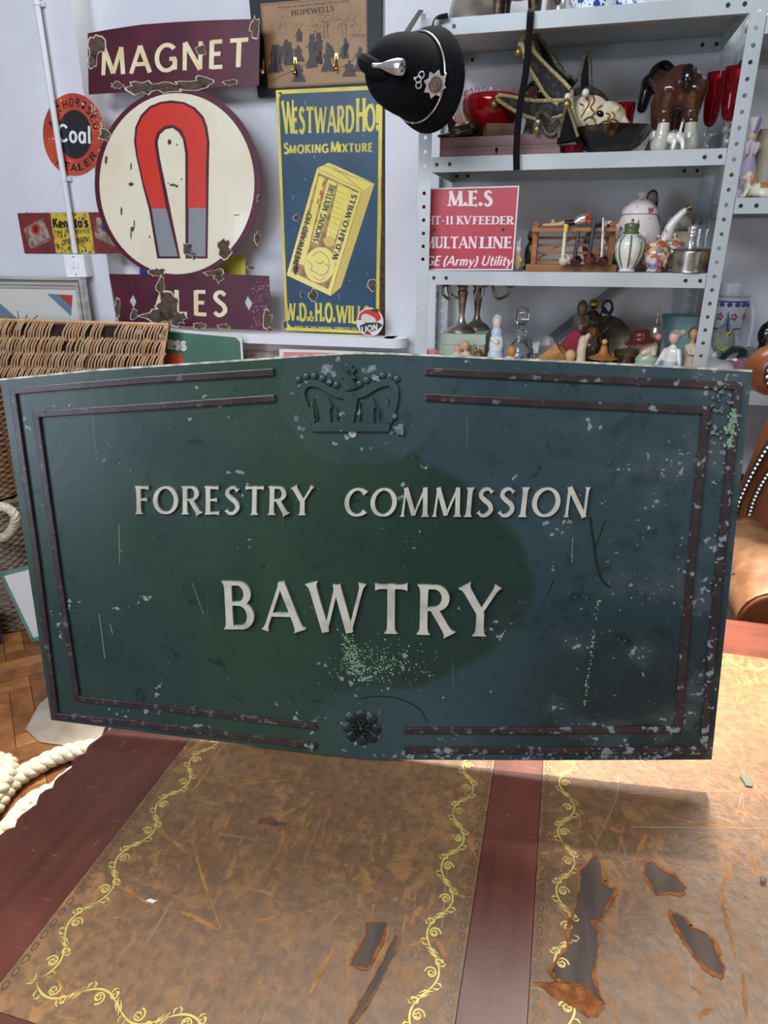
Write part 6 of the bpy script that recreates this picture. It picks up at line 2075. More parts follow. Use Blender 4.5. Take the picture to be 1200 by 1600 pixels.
def candelabrum(label, xc, Y, ybase, spread, rz):
    p, h, k = place(xc, 440, ybase, Y, ztop + .0005)
    t = thing('candelabrum', label, 'candelabrum', p, 'pair of silver candelabra')
    t.rotation_euler = (0, 0, rz)
    h *= 1.0
    MB().lathe(sprof([(0, 0), (.040, 0), (.041, .005), (.036, .012), (.022, .022), (.014, .028), (.009, .045), (.010, h * .45), (.014, h * .68), (.017, h * .80), (.012, h * .84), (.015, h * .88), (.010, h * .93), (.005, h * 1.0), (0, h * 1.02)], 4), seg=28).build('stem', SILVER, t, 50)
    for s_ in (-1, 1):
        mb = MB().tube(catmull([(s_ * .006, 0, h * .86), (s_ * .03, 0, h * 1.0), (s_ * .045, 0, h * .90), (s_ * spread * .62, 0, h * .66), (s_ * spread * .95, 0, h * .74), (s_ * spread, 0, h * .9)], 7), .0046, 8)
        mb.build('arm', SILVER, t)
        MB().lathe(sprof([(0, h * .88), (.008, h * .885), (.020, h * .93), (.019, h * .945), (.007, h * .955), (.006, h * .98), (.014, h * 1.01), (.017, h * 1.08), (.018, h * 1.14), (.014, h * 1.14), (0, h * 1.10)], 3), (s_ * spread, 0, 0), 18).build('candle_cup', SILVER, t, 50)


candelabrum('tarnished silver candelabrum, left one on the green box', 722, 2.164, 525, .062, .05)
candelabrum('tarnished silver candelabrum, right one on the green box', 746, 2.252, 522, .098, -.06)

# figures along the front edge
def figurine(name, label, xc, yt, Y, prims, mats, cf, ref, vox=.0026, cat='figure', rz=0.0, ybot=590):
    p, h, k = place(xc, yt, ybot, Y, Z4)
    s = h / ref
    sc = lambda v: tuple(c * s for c in v)
    pr = []
    for q in prims:
        if q[0] == 'e': pr.append(('e', sc(q[1]), sc(q[2])))
        else: pr.append(('c', sc(q[1]), sc(q[2]), q[3] * s, q[4] * s))
    o = blob(name, pr, vox * s, mats, None, (lambda c: cf(c / s)) if cf else None, 4, loc=p)
    o.rotation_euler = (0, 0, rz)
    return tag(o, label, cat)


PINKM = mat('figure_pink', '#c98a8a', .35, coat=.3)
figurine('shell_figure', 'pink shell ornament with cream base by the left shelf post', 678, 541, 2.09, [('e', (0, 0, .018), (.028, .02, .018)), ('e', (-.008, -.004, .04), (.018, .013, .012)), ('c', (-.02, 0, .035), (-.028, 0, .048), .008, .004)], [BISQUE, PINKM], lambda c: 1 if c.z > .033 else 0, .055)
figurine('couple_figure', 'cream figure of two people embracing in front of the green box', 721, 531, 2.095, [('e', (-.012, 0, .03), (.022, .018, .032)), ('e', (.014, 0, .034), (.020, .018, .036)), ('e', (-.012, -.002, .072), (.0125, .012, .015)), ('e', (.011, -.001, .084), (.0125, .012, .015)), ('c', (-.02, -.012, .055), (.02, -.014, .048), .007, .007)], [BISQUE, SKINC], lambda c: 1 if c.z > .066 else 0, .10)
figurine('gold_leaf_vase', 'crumpled gold leaf shaped vase beside the Madonna figure', 748, 537, 2.10, [('c', (0, 0, .01), (-.014, 0, .085), .014, .004), ('c', (0, 0, .01), (.014, .004, .085), .014, .004), ('c', (0, 0, .01), (0, -.01, .07), .014, .006), ('e', (0, 0, .01), (.022, .018, .012))], mat('gold_vase', '#a08a58', .35, .5, var='#4d3f28', scale=50), None, .09)
figurine('madonna_figure', 'pale blue and white robed Madonna figure left of the decanter', 775, 490, 2.127, [('e', (0, 0, .04), (.028, .022, .045)), ('e', (.002, 0, .085), (.024, .02, .04)), ('e', (0, 0, .120), (.018, .016, .022)), ('e', (0, -.002, .15), (.0145, .014, .020)), ('e', (0, .004, .155), (.017, .014, .021)), ('c', (-.012, -.012, .105), (.004, -.022, .095), .007, .006)], [PALEBLUE, CHINA, mat('figure_face_pale', '#d9bfae', .4)], lambda c: 2 if (c.z > .138 and c.y < -.009 and c.z < .165) else (1 if .07 < c.z < .11 and c.y < -.01 else 0), .177)
figurine('child_figure', 'cream kneeling figure with a golden head in front of the decanter', 786, 538, 2.077, [('e', (-.012, 0, .022), (.038, .02, .022)), ('e', (.020, 0, .04), (.018, .016, .026)), ('e', (.024, -.002, .076), (.015, .015, .017))], [BISQUE, mat('golden_hair', '#b98648', .5)], lambda c: 1 if c.z > .06 else 0, .094)
figurine('ball_head_figure', 'small cream figure with a pale round head beside the tan scoop', 890, 545, 2.068, [('e', (0, 0, .03), (.016, .014, .032)), ('e', (0, 0, .068), (.015, .015, .017))], [BISQUE, mat('pale_straw', '#cba978', .5)], lambda c: 1 if c.z > .052 else 0, .086)
figurine('cloaked_figure', 'slim cream cloaked figure without a face in front of the brown pot', 909, 520, 2.084, [('c', (-.004, 0, .01), (-.002, 0, .085), .016, .012), ('e', (0, 0, .095), (.013, .012, .022)), ('c', (.004, 0, .10), (.012, -.002, .118), .009, .005)], BISQUE, None, .122)
# decanter
p, h, k = place(813, 474, 590, 2.175, Z4)
dc = thing('decanter', 'clear cut glass decanter with ball stopper on the lowest shelf', 'decanter', p)
s = h / .235
MB().lathe(profs([(0, .001), (.036, .001), (.044, .008), (.046, .05), (.042, .08), (.024, .105), (.017, .115), (.017, .135), (.027, .143), (.027, .147)], s) + profs([(.013, .147), (.012, .12), (.034, .078), (.038, .05), (.034, .012), (0, .010)], s), seg=12).build('body', GLASS, dc, 20)
MB().lathe(profs([(0, .140), (.010, .141), (.011, .158), (.010, .162), (.020, .172), (.0265, .192), (.022, .212), (.010, .222), (0, .224)], s), seg=10).build('stopper', GLASS, dc, 15)
p, h, k = place(836, 527, 590, 2.105, Z4)
s = h / .1
tag(MB().lathe(profs([(0, .001), (.022, .001), (.020, .008), (.010, .02), (.012, .05), (.022, .085), (.026, .10)], s) + profs([(.023, .10), (.010, .055), (0, .05)], s), seg=12, wob=lambda a, i: 1 + .08 * math.cos(6 * a)).build('glass_vase', GLASS, None, 25, loc=p), 'small clear cut glass vase between decanter and red box', 'vase')
p, h, k = place(852, 527, 590, 2.19, Z4)
tag(MB().ball((0, 0, .07), (.035, .025, .04), 10).lathe(profs([(0, .001), (.02, .001), (.01, .012), (.008, .035), (0, .04)], 1), seg=12).build('glass_flower', mat('frosted_glass', '#d6cfc8', .25, trans=.6), None, 0, loc=p), 'frosted glass flower ornament behind the small glass vase', 'ornament')
# red box tilted against its neighbours
p = onY(838, 566, 2.122)
bx = thing('red_box', 'crimson presentation box leaning at an angle beside the glass vase', 'box', (p[0] + .043, 2.122, Z4 + .024))
bx.rotation_euler = (0, math.radians(-52), 0)
MB().box((-.01, 0, -.026), (.125, .05, .022)).build('body', mat('crimson_cloth', '#8f2035', .6), bx, 20)
MB().box((.1255, .001, -.0255), (.129, .049, .0215)).build('end_cap', mat('crimson_dark', '#5a2834', .5), bx, 20)
p, h, k = place(866, 538, 590, 2.104, Z4)
s = 1
o = MB().lathe(sprof([(0, 0), (.02, .0), (.030, .03), (.034, .075), (.031, .075)]) + sprof([(.027, .03), (0, .006)]), seg=26, axis=(.75, -.25, .6), sy=.55).build('tan_scoop', mat('tan_shell', '#b98a58', .5, var='#9c6d3e', scale=20), None, 50, loc=p + vec((-.034, .0, .032)))
tag(o, 'tan wooden scoop in front of the crimson box', 'scoop')
# brown pot with brass knob
p, h, k = place(922, 467, 590, 2.285, Z4)
bp_ = thing('lidded_pot', 'dark brown lidded pot with big brass ball knob near the back brace', 'pot', p)
s = h / .25
MB().lathe(profs([(0, .001), (.040, .001), (.050, .02), (.058, .06), (.056, .09), (.044, .115), (.040, .12), (0, .12)], s), seg=28).build('body', mat('lustre_brown', '#5e5448', .25, var='#3b2f28', scale=14, coat=.5), bp_, 50)
MB().lathe(profs([(.044, .1205), (.042, .13), (.040, .155), (.044, .160), (.042, .164), (0, .165)], s), seg=28).build('copper_collar', mat('copper', '#96633c', .3, .7), bp_, 40)
MB().lathe(profs([(.046, .1655), (.042, .18), (.024, .20), (.010, .21), (0, .212)], s), seg=28).build('lid', mat('lid_dark', '#33291f', .3, var='#5c4c33', scale=60), bp_, 50)
MB().ball((0, 0, .232 * s), .0185 * s, 18).build('brass_knob', BRASS, bp_)
p, h, k = place(905, 468, 590, 2.196, Z4)
hg = thing('skeleton_spoon', 'slender bone coloured ornament with a skull top in a glass case', 'ornament', p)
s = h / .25
MB().box((-.022, -.018, 0), (.022, .018, .17)).build('glass_case', mat('case_glass', '#eef2f0', .03, trans=1.0), hg, 0)
MB().lathe(profs([(0, .171), (.004, .171), (.004, .19), (.012, .2), (.018, .222), (.012, .242), (0, .25)], s), seg=16).build('skull', mat('dark_bone', '#6b5a45', .4, .3), hg, 50)
MB().lathe(profs([(0, .08), (.012, .085), (.015, .105), (.008, .125), (.005, .15), (.008, .165), (0, .168)], s), (0, -.001, 0), 14).build('bone_drop', mat('bone', '#c9a86a', .4), hg, 50)
p, h, k = place(943, 470, 590, 2.19, Z4)
mb = MB()
for q in range(3):
    mb.tube([(.016 * math.cos(q * 2.1 + i * .35), .016 * math.sin(q * 2.1 + i * .35), .01 + h * .86 * i / 30) for i in range(31)], .0035, 6)
mb.lathe(sprof([(0, 0), (.026, 0), (.026, .006), (.012, .012), (0, .014)]), seg=20)
mb.tube([(.014 * math.cos(i * PI / 10), 0, h * .92 + .018 * math.sin(i * PI / 10)) for i in range(20)], .004, 6, closed=True)
tag(mb.build('twisted_iron_stand', mat('iron_dark', '#2f2c29', .5, .5), None, loc=p), 'twisted dark iron stand right of the brass knobbed pot', 'stand')
p, h, k = place(950, 500, 590, 2.372, Z4)
o = MB().lathe(sprof([(0, 0), (.05, 0), (.075, .006), (.078, .010)]) + sprof([(.074, .011), (.05, .005), (0, .005)]), seg=32, axis=(0, -.97, .2)).build('bronze_dish', mat('bronze_dish', '#4a443b', .35, .5, var='#6c5f49', scale=20), None, 50, loc=p + vec((-.012, 0, .078)))
tag(o, 'dark bronze dish standing on edge behind the twisted iron stand', 'dish')
# spinning hat dish
p, h, k = place(942, 528, 590, 2.10, Z4)
hd = thing('brimmed_stand', 'orange brown wooden stand like a wide brimmed hat with a yellow ball', 'stand', p)
s = h / .12
MB().lathe(profs([(0, .001), (.022, .001), (.020, .008), (.008, .02), (.007, .052), (.018, .056), (.040, .060), (.042, .064), (.024, .070), (.014, .078), (.008, .098), (0, .1)], s), seg=30).build('stand', OCHRE, hd, 50)
MB().ball((0, 0, .109 * s), .0085 * s, 12).build('ball', mat('yellow_ball', '#c9ae52', .4), hd)
for i, (xc, lab, m) in enumerate(((919, 'pale pink shell lying beside the brimmed wooden stand', PINKM), (941, 'grey and white shell under the brimmed wooden stand', CHINA), (963, 'cream shell right of the brimmed wooden stand', BISQUE))):
    p, h, k = place(xc, 560, 590, 2.0655, Z4)
    o = blob('shell', [('e', (0, 0, .012), (.016, .011, .012)), ('c', (.006, 0, .012), (.018, -.001, .008), .008, .004)], .0018, m, loc=p)
    tag(o, lab, 'shell')
p, h, k = place(983, 533, 590, 2.255, Z4)
wbw = thing('brown_box', 'round brown lacquered box behind the old lady jug', 'box', p)
MB().lathe(sprof([(0, .001), (.042, .001), (.045, .004), (.045, .050), (0, .051)], 3), seg=28).build('body', mat('brown_lacquer', '#4d2c1e', .25, coat=.4), wbw, 40)
MB().lathe(sprof([(.047, .0515), (.047, .062), (.044, .066), (0, .067)], 3), seg=28).build('lid', mat('lacquer_lid', '#6b5a34', .35, var='#4a3a20', scale=40), wbw, 40)
p, h, k = place(960, 553, 590, 2.135, Z4)
tag(MB().lathe(sprof([(0, .001), (.022, .001), (.032, .022), (.030, .024)]) + sprof([(.027, .022), (0, .006)]), seg=26).build('amber_bowl', mat('amber_glass', '#7a3a1c', .1, trans=.5), None, 50, loc=p + vec((.020, 0, .0))), 'low amber glass bowl beside the brown lacquered box', 'bowl')
# old lady jug
p, h, k = place(1012, 513, 590, 2.115, Z4)
jl = thing('lady_jug', 'china figure of an old lady in brown hat and green shawl', 'figure', p)
s = h / .15
blob('body', [('e', (0, 0, .03 * s), (.042 * s, .03 * s, .034 * s)), ('e', (0, 0, .06 * s), (.034 * s, .026 * s, .022 * s)), ('e', (0, -.004 * s, .092 * s), (.027 * s, .024 * s, .028 * s)), ('e', (0, -.029 * s, .088 * s), (.005 * s, .005 * s, .006 * s)), ('e', (.014 * s, -.022 * s, .082 * s), (.009 * s, .008 * s, .008 * s)), ('e', (-.014 * s, -.022 * s, .082 * s), (.009 * s, .008 * s, .008 * s))], .003 * s, [PINKM, mat('shawl_green', '#9db8a0', .3, coat=.3), mat('lady_face', '#d9c8ae', .3, coat=.3)], jl, lambda c: 2 if c[2] > .072 * s else (1 if c[2] > .045 * s else 0))
MB().lathe(profs([(.014, .108), (.040, .112), (.044, .116), (.034, .122), (.028, .128), (.026, .142), (.015, .150), (0, .151)], s), (-.004 * s, .004 * s, 0), 28, axis=(-.18, -.1, 1)).build('hat', mat('hat_brown', '#5a2a20', .2, coat=.5), jl, 50)
MB().ball((.022 * s, -.012 * s, .128 * s), (.010 * s, .008 * s, .010 * s), 12).build('hat_rose', PINKM, jl)
figurine('tower_bell', 'tapered silver bell ornament with a needle spire behind the old lady figure', 1023, 466, 2.185, [('c', (0, 0, .01), (0, 0, .10), .024, .021), ('e', (0, 0, .12), (.023, .023, .045)), ('c', (0, 0, .16), (0, 0, .20), .006, .003), ('e', (0, 0, .185), (.006, .006, .004)), ('c', (0, 0, .2), (0, 0, .235), .003, .0018)], SILVER, None, .237, cat='bell')
p, h, k = place(1061, 492, 590, 2.295, Z4)
s = h / .19
TEAL = mat('teal_glass', '#86adb0', .3, trans=.15, coat=.3)
tag(MB().lathe(profs([(0, .001), (.040, .001), (.042, .006), (.048, .08), (.060, .16), (.068, .19)], s) + profs([(.065, .19), (.056, .16), (.044, .08), (.036, .012), (0, .010)], s), seg=40, wob=lambda a, i: 1 + (.05 * math.sin(5 * a) if 12 < i < 30 else 0)).build('teal_vase', TEAL, None, 50, loc=p), 'wide teal vase with wavy rim behind the girl figures', 'vase')
figurine('girl_figure', 'china girl in white and pale blue dress with hair in a bun', 1051, 512, 2.082, [('c', (0, 0, .01), (-.002, 0, .06), .024, .018), ('e', (-.002, 0, .075), (.020, .015, .024)), ('c', (-.018, -.002, .085), (-.034, -.012, .045), .007, .006), ('c', (.016, -.004, .085), (.028, -.014, .05), .008, .006), ('c', (0, 0, .09), (0, -.002, .108), .006, .006), ('e', (0, -.004, .12), (.014, .015, .017)), ('e', (.001, .002, .126), (.0165, .015, .015)), ('e', (.018, .006, .133), (.009, .009, .009))], [PALEBLUE, CHINA, mat('girl_skin', '#d8b8a4', .3), mat('girl_hair', '#a39c8a', .25, coat=.3)], lambda c: 3 if c.z > .116 and (c.y > -.008 or c.z > .128) else (2 if c.z > .1 else (1 if c.z > .058 else 0)), .143, rz=-.5)
figurine('lady_figure', 'faceless cream dressed figure with brown hair in front of the teal vase', 1079, 510, 2.11, [('c', (0, 0, .01), (0, 0, .07), .022, .014), ('e', (0, 0, .088), (.018, .013, .022)), ('c', (-.014, -.004, .098), (-.004, -.018, .080), .006, .005), ('c', (.014, -.004, .098), (.004, -.018, .080), .006, .005), ('c', (0, 0, .1), (0, 0, .118), .006, .006), ('e', (0, 0, .130), (.0125, .013, .016)), ('e', (0, .004, .133), (.0135, .012, .016))], [BISQUE, SKINC, mat('brown_hair', '#7b5232', .5)], lambda c: 2 if c.z > .120 and c.y > -.006 else (1 if c.z > .106 else 0), .15)

# ---- shelves of the bay on the right
Za, Zb_, Zc = ZR[0], ZR[1], ZR[2]
p, h, k = place(1172, 182, 309, 2.17, Zb_)
lf = thing('lilac_lady', 'china lady in a lilac gown and ribboned bonnet on the right hand shelves', 'figure', p)
s = h / .21
LIL = mat('lilac_gown', '#c2b3cf', .25, var='#d9d0dc', scale=16, coat=.4)
sc3 = lambda *v: tuple(c * s for c in v)
blob('body', [('c', sc3(-.004, 0, .01), sc3(0, 0, .11), .040 * s, .014 * s), ('e', sc3(-.012, -.012, .02), sc3(.034, .026, .022)), ('e', sc3(0, 0, .128), sc3(.017, .013, .022)), ('c', sc3(-.012, -.006, .14), sc3(-.014, -.018, .118), .008 * s, .006 * s), ('c', sc3(.014, -.006, .14), sc3(.006, -.02, .118), .008 * s, .006 * s), ('e', sc3(-.004, -.004, .162), sc3(.012, .012, .015))], .003 * s, [LIL, mat('lilac_top', '#d6c8d2', .3), mat('girl_skin', '#d8b8a4', .3)], lf, lambda c: 2 if c[2] > .15 * s else (1 if c[2] > .112 * s else 0))
MB().lathe(profs([(.006, .160), (.010, .172), (.014, .185), (.022, .205), (.018, .206), (0, .19)], s), (.002, .004, 0), 20).build('bonnet', CHINA, lf, 50)
MB().tube([(.0, -.014 * s, .168 * s), (.003, -.014 * s, .186 * s), (.006, -.016 * s, .205 * s)], .0045 * s, 8).build('bonnet_ribbon', mat('lilac_ribbon', '#8467a3', .4), lf)
p, h, k = place(1176, 266, 309, 2.10, Zb_)
s = h / .07
WHB = mat('dog_white', '#ddd5bd', .3, coat=.3)
DOGM = mat('dog_tan', '#b5794a', .3, coat=.3)
dgf = thing('dog_figure', 'cream and tan china spaniel dog lying before the lilac lady', 'dog figure', p)
blob('body', [('e', sc3(.02, .004, .022), sc3(.034, .016, .018)), ('e', sc3(-.006, .002, .028), sc3(.018, .015, .022)), ('c', sc3(-.008, -.002, .04), sc3(-.012, -.004, .052), .011 * s, .011 * s), ('e', sc3(-.014, -.004, .056), sc3(.013, .012, .013)), ('c', sc3(-.02, -.005, .053), sc3(-.034, -.007, .050), .008 * s, .006 * s), ('c', sc3(-.012, -.01, .025), sc3(-.02, -.014, .006), .007 * s, .006 * s), ('c', sc3(-.02, -.014, .006), sc3(-.030, -.016, .005), .006 * s, .005 * s), ('c', sc3(-.004, .012, .025), sc3(-.014, .014, .006), .007 * s, .006 * s), ('e', sc3(.034, -.008, .012), sc3(.018, .010, .012))], .0024 * s, [WHB, DOGM], dgf, lambda c: 1 if (c[0] > .018 * s and c[2] > .026 * s) else 0)
for sy_ in (-1, 1):
    MB().ball(sc3(-.006, -.004 + sy_ * .012, .048), sc3(.006, .004, .016), 12).build('ear', DOGM, dgf)
MB().ball(sc3(-.040, -.0075, .051), sc3(.0035, .0035, .003), 8).build('nose', GLOSSBLACK, dgf)
p, h, k = place(1192, 205, 309, 2.22, Zb_)
tag(MB().lathe(sprof([(0, .001), (.034, .001), (.038, .01), (.036, .10), (.040, .17), (.037, .17)]) + [(.033, .1), (0, .02)], seg=24).build('stone_vase', mat('stone_cream', '#b9ad92', .5, var='#9c9078', scale=12), None, 40, loc=p + vec((.008, 0, 0))), 'tall cream stoneware vase behind the lilac lady', 'vase')
p, h, k = place(1133, 255, 309, 2.28, Zb_)
tag(MB().lathe(sprof([(0, .001), (.02, .001), (.032, .03), (.028, .06), (.012, .08), (0, .082)]), seg=20).build('brown_vase', mat('brown_glaze', '#80542f', .3, coat=.4), None, 40, loc=p + vec((.03, 0, 0))), 'squat brown glazed vase half hidden by the right post', 'vase')
p, h, k = place(1188, 16, 55, 2.2, Za)
gv = thing('gilt_ornament', 'white and gilt china ornament on the highest right hand shelf', 'ornament', p)
MB().lathe(sprof([(0, .001), (.03, .001), (.034, .02), (.022, .04), (.03, .07), (0, .075)]), seg=20).build('body', CHINA, gv, 50)
MB().ball((-.012, -.014, .082), .014, 12).ball((.014, -.01, .088), .014, 12).ball((0, .012, .09), .014, 12).build('gilt_roses', mat('gilt_rose', '#b58a58', .4, .3), gv)
p, h, k = place(1134, 442, 590, 2.353, Zc)
vz = thing('painted_vase', 'white jug vase painted with blue border and red flowers right of the shelf post', 'vase', p)
s = h / .245
VW = mat('jug_white', '#d5d8e2', .25, coat=.4)
MB().lathe(profs([(0, .001), (.034, .001), (.036, .008), (.050, .035), (.052, .06), (.038, .095), (.034, .105), (.036, .12), (.044, .20), (.050, .213)], s) + profs([(.047, .213), (.040, .2), (.030, .12), (.028, .1), (0, .09)], s), seg=36).build('body', VW, vz, 50)
MB().lathe(profs([(.030, .205), (.030, .245), (.027, .245), (.027, .205)], s), (-.004, 0, 0), 24).build('neck_cup', VW, vz, 40)
BLU = mat('jug_blue', '#3a4f98', .3)
mb = MB()
for z, r_ in ((.198, .0442), (.125, .0370)):
    MB().tube([(r_ * s * math.cos(2 * PI * i / 36), r_ * s * math.sin(2 * PI * i / 36), z * s) for i in range(36)], .002 * s, 6, closed=True).build('blue_band', BLU, vz)
for q in range(14):
    a = 2 * PI * q / 14
    mb.ball((.0435 * s * math.cos(a), .0435 * s * math.sin(a), .190 * s), (.007 * s, .007 * s, .006 * s), 8)
mb.build('blue_border', BLU, vz)['kind'] = 'stuff'
mb = MB()
for q in range(7):
    a = 2 * PI * q / 7 + .4
    for e in range(5):
        b = e * 1.256
        mb.ball(((.040 * math.cos(a) - .006 * math.sin(a) * math.cos(b)) * s, (.040 * math.sin(a) + .006 * math.cos(a) * math.cos(b)) * s, (.158 + .007 * math.sin(b)) * s), .0035 * s, 6)
mb.build('red_flowers', mat('jug_red', '#a85048', .3), vz)
MB().tube(catmull([sc3(.044, 0, .19), sc3(.062, 0, .17), sc3(.066, 0, .11), sc3(.062, 0, .06), sc3(.050, 0, .04)], 6), .005 * s, 8).build('handle', VW, vz)
p, h, k = place(1127, 486, 590, 2.272, Zc)
s = h / .2
gf = thing('glass_bird', 'clear art glass bird with yellow and blue streaks before the painted vase', 'ornament', p)
blob('body', [('e', sc3(.004, 0, .11), sc3(.034, .022, .046)), ('c', sc3(0, 0, .14), sc3(-.024, -.006, .125), .02 * s, .012 * s), ('c', sc3(0, 0, .07), sc3(-.012, 0, .02), .018 * s, .014 * s), ('e', sc3(-.01, 0, .01), sc3(.026, .022, .011)), ('c', sc3(.006, 0, .15), sc3(.004, 0, .195), .012 * s, .004 * s)], .003 * s, mat('art_glass', '#c9cfbf', .06, trans=.75), gf)
for m, sts in ((mat('glass_yellow', '#d2c23a', .2, coat=.4), [[(-.018, .10), (-.002, .085), (.016, .09)], [(-.02, .07), (-.012, .04)], [(.004, .125), (.018, .15)], [(-.012, .03), (.004, .022)]]), (mat('glass_blue', '#2f4fa6', .2, coat=.4), [[(.002, .19), (.004, .155), (.016, .13)], [(.012, .075), (.026, .085)], [(-.004, .075), (.008, .068)]])):
    mb = MB()
    for st_ in sts:
        mb.tube(catmull([sc3(x, -.022, z) for x, z in st_], 5), [.002 * s + .004 * s * math.sin(PI * i / (5 * (len(st_) - 1))) for i in range(5 * (len(st_) - 1) + 1)], 8, flat=.6)
    mb.build('colour_streaks', m, gf)
p, h, k = place(1113, 550, 590, 2.165, Zc)
wd = thing('white_tureen', 'small white lidded china dish at the corner of the green sign', 'dish', p)
s = h / .075
MB().lathe(profs([(0, .001), (.032, .001), (.040, .010), (.048, .030), (.050, .034), (0, .035)], s), seg=32).build('dish', CHINA, wd, 50)
MB().lathe(profs([(.050, .0355), (.052, .040), (.040, .052), (.014, .058), (.007, .060), (0, .0605)], s), seg=32).build('lid', CHINA, wd, 50)
MB().ball((0, 0, .068 * s), .0085 * s, 12).build('knob', CHINA, wd)
for xc, yt, lab, m in ((1150, 540, 'clear glass paperweight with a pink swirl inside', 'petal_pink'), (1172, 541, 'clear glass paperweight with green inside, beside the chair top', 'leaf_green')):
    p, h, k = place(xc, yt, 590, 2.222 if xc < 1160 else 2.285, Zc)
    t = thing('paperweight', lab, 'paperweight', p, 'glass paperweights on the right shelf')
    R_ = h / 2
    MB().lathe(sprof([(0, .0), (R_ * .55, .0), (R_ * .86, R_ * .4), (R_, R_), (R_ * .8, R_ * 1.6), (R_ * .4, R_ * 1.92), (0, R_ * 2)]), seg=28).build('glass', GLASS, t, 60)
    MB().ball((0, 0, R_ * .75), (R_ * .6, R_ * .5, R_ * .38), 12).ball((R_ * .2, -.1 * R_, R_ * 1.05), (R_ * .3, R_ * .3, R_ * .22), 10).build('coloured_core', _mats[m], t)
p, h, k = place(1203, 450, 590, 2.14, Zc)
figurine('black_figure', 'glossy black stylised figure at the right edge of the photo', 1206, 446, 2.17, [('c', (0, 0, .012), (0, 0, .10), .032, .024), ('e', (-.002, 0, .12), (.030, .024, .035)), ('e', (.002, 0, .165), (.018, .017, .02)), ('e', (.002, 0, .205), (.024, .022, .030)), ('e', (0, 0, .01), (.036, .03, .012))], GLOSSBLACK, None, .237)
p, h, k = place(1184, 594, 612, 2.085, Zc)
tag(MB().lathe(sprof([(0, .001), (.018, .001), (.024, .008), (.025, .022), (.022, .022)]) + [(.018, .01), (0, .008)], seg=24).build('amber_dish', mat('amber_orange', '#c47a2e', .2, coat=.4), None, 50, loc=p), 'little orange glass dish on the right shelf under the chair top', 'dish')
# dark things on the shelf below, seen past the edge of the sign
p = onY(1168, 712, 2.20)
tag(MB().ball((0, 0, .05), (.045, .045, .05), 16).lathe(sprof([(.014, .098), (.016, .12), (.012, .122)]), seg=14).build('dark_jug', GLOSSBLACK, None, 50, loc=(p[0], 2.2, .7215)), 'glossy black round jug low on the right hand shelves behind the chair', 'jug')
# ------------------------------------------------------------------ baskets and boards on the left
WIC = mat('wicker', '#d3ac85', .55, var='#b88e63', scale=28, lo=.35, hi=.7)
WIC2 = mat('wicker_pale', '#d0bb9c', .6, var='#b89c78', scale=30)
WICD = mat('wicker_dark', '#8c6a4b', .65, var='#694c35', scale=26, lo=.35, hi=.7)
WICG = mat('wicker_grey', '#8c7a6a', .7, var='#6a5a4d', scale=26, lo=.35, hi=.7)
GAP = mat('basket_inside', '#2e2117', .9)

# lid of the hamper, standing open and leaning back
LD = Pl(onY(130, 600, 2.26), (.998, -.05, .03), (.02, .16, .98))
lidr = thing('wicker_hamper', 'big open wicker hamper with its pale cane lid standing up behind the green sign', 'basket', (0, 0, 0), M=LD.M)
q0, q1 = LD.px(-40, 620), LD.px(268, 505)
TLc, TRc, BRc, BLc = LD.px(-60, 500), LD.px(264, 509), LD.px(243, 640), LD.px(-80, 640)


def lidp(u, v):
    a = (TLc[0] + (TRc[0] - TLc[0]) * u, TLc[1] + (TRc[1] - TLc[1]) * u)
    b = (BLc[0] + (BRc[0] - BLc[0]) * u, BLc[1] + (BRc[1] - BLc[1]) * u)
    return (a[0] + (b[0] - a[0]) * v, a[1] + (b[1] - a[1]) * v)


r = random.Random(14)
mb = MB()
rows, NC = 6, 70
MB().prism([lidp(-.01, 0), lidp(1, 0), lidp(1, 1), lidp(-.01, 1)], -.010, -.007).build('lid_backing', GAP, lidr, 0)
for j in range(rows):
    v0, v1 = j / rows + .02, (j + 1) / rows + .02
    for i in range(NC):
        if j == 0 and (i in (33, 34, 35, 36, 50, 51, 52, 53) or r.random() < .03): continue
        if r.random() < .015: continue
        u = (i + .5 + r.uniform(-.18, .18)) / NC
        lean = .010 + r.uniform(-.003, .003)
        w = [(u + lean * 1.1, v0 - .035), (u + lean * .55, v0 + (v1 - v0) * .15), (u + .1 * lean, v0 + (v1 - v0) * .5), (u - .1 * lean, v0 + (v1 - v0) * .85), (u - lean * .2, v1 + .015)]
        hgt = [.001, .009, .012, .008, .000]
        pts = [(*lidp(a, b), h_ + r.uniform(-.001, .001)) for (a, b), h_ in zip(w, hgt)]
        mb.tube(catmull(pts, 3), .0029 * r.uniform(1.0, 1.35), 6, 1 if r.random() < .12 else (2 if r.random() < .04 else 0))
o = mb.build('lid_weave', [WIC, WIC2, WICD], lidr); o['kind'] = 'stuff'
mb = MB()
for j in range(rows + 1):
    v = j / rows + .01
    mb.tube([(*lidp(u / 10, v), -.002) for u in range(11)], .0045, 8)
mb.build('lid_stakes', WICD, lidr)
MB().tube([(*lidp(u / 10 * 1.0, -.012), .002) for u in range(11)], .0062, 10).build('lid_rim', WIC, lidr)
mb = MB()
for k, uu_ in enumerate((.985, .993, 1.0)):
    mb.tube([(*lidp(uu_, v / 10), .002 + .002 * k) for v in range(11)], .0048, 8)
mb.build('lid_edge', WIC, lidr)
BIND = mat('grey_binding', '#8f8d84', .6)
for u, v in ((.31, .07), (.885, .08), (.985, .12), (.26, .34), (.22, .96)):
    c_ = lidp(u, v)
    mb = MB().box((c_[0] - .012, c_[1] - .008, .004), (c_[0] + .012, c_[1] + .008, .0135))
    mb.build('binding', BIND, lidr, 0)
twig = MB()
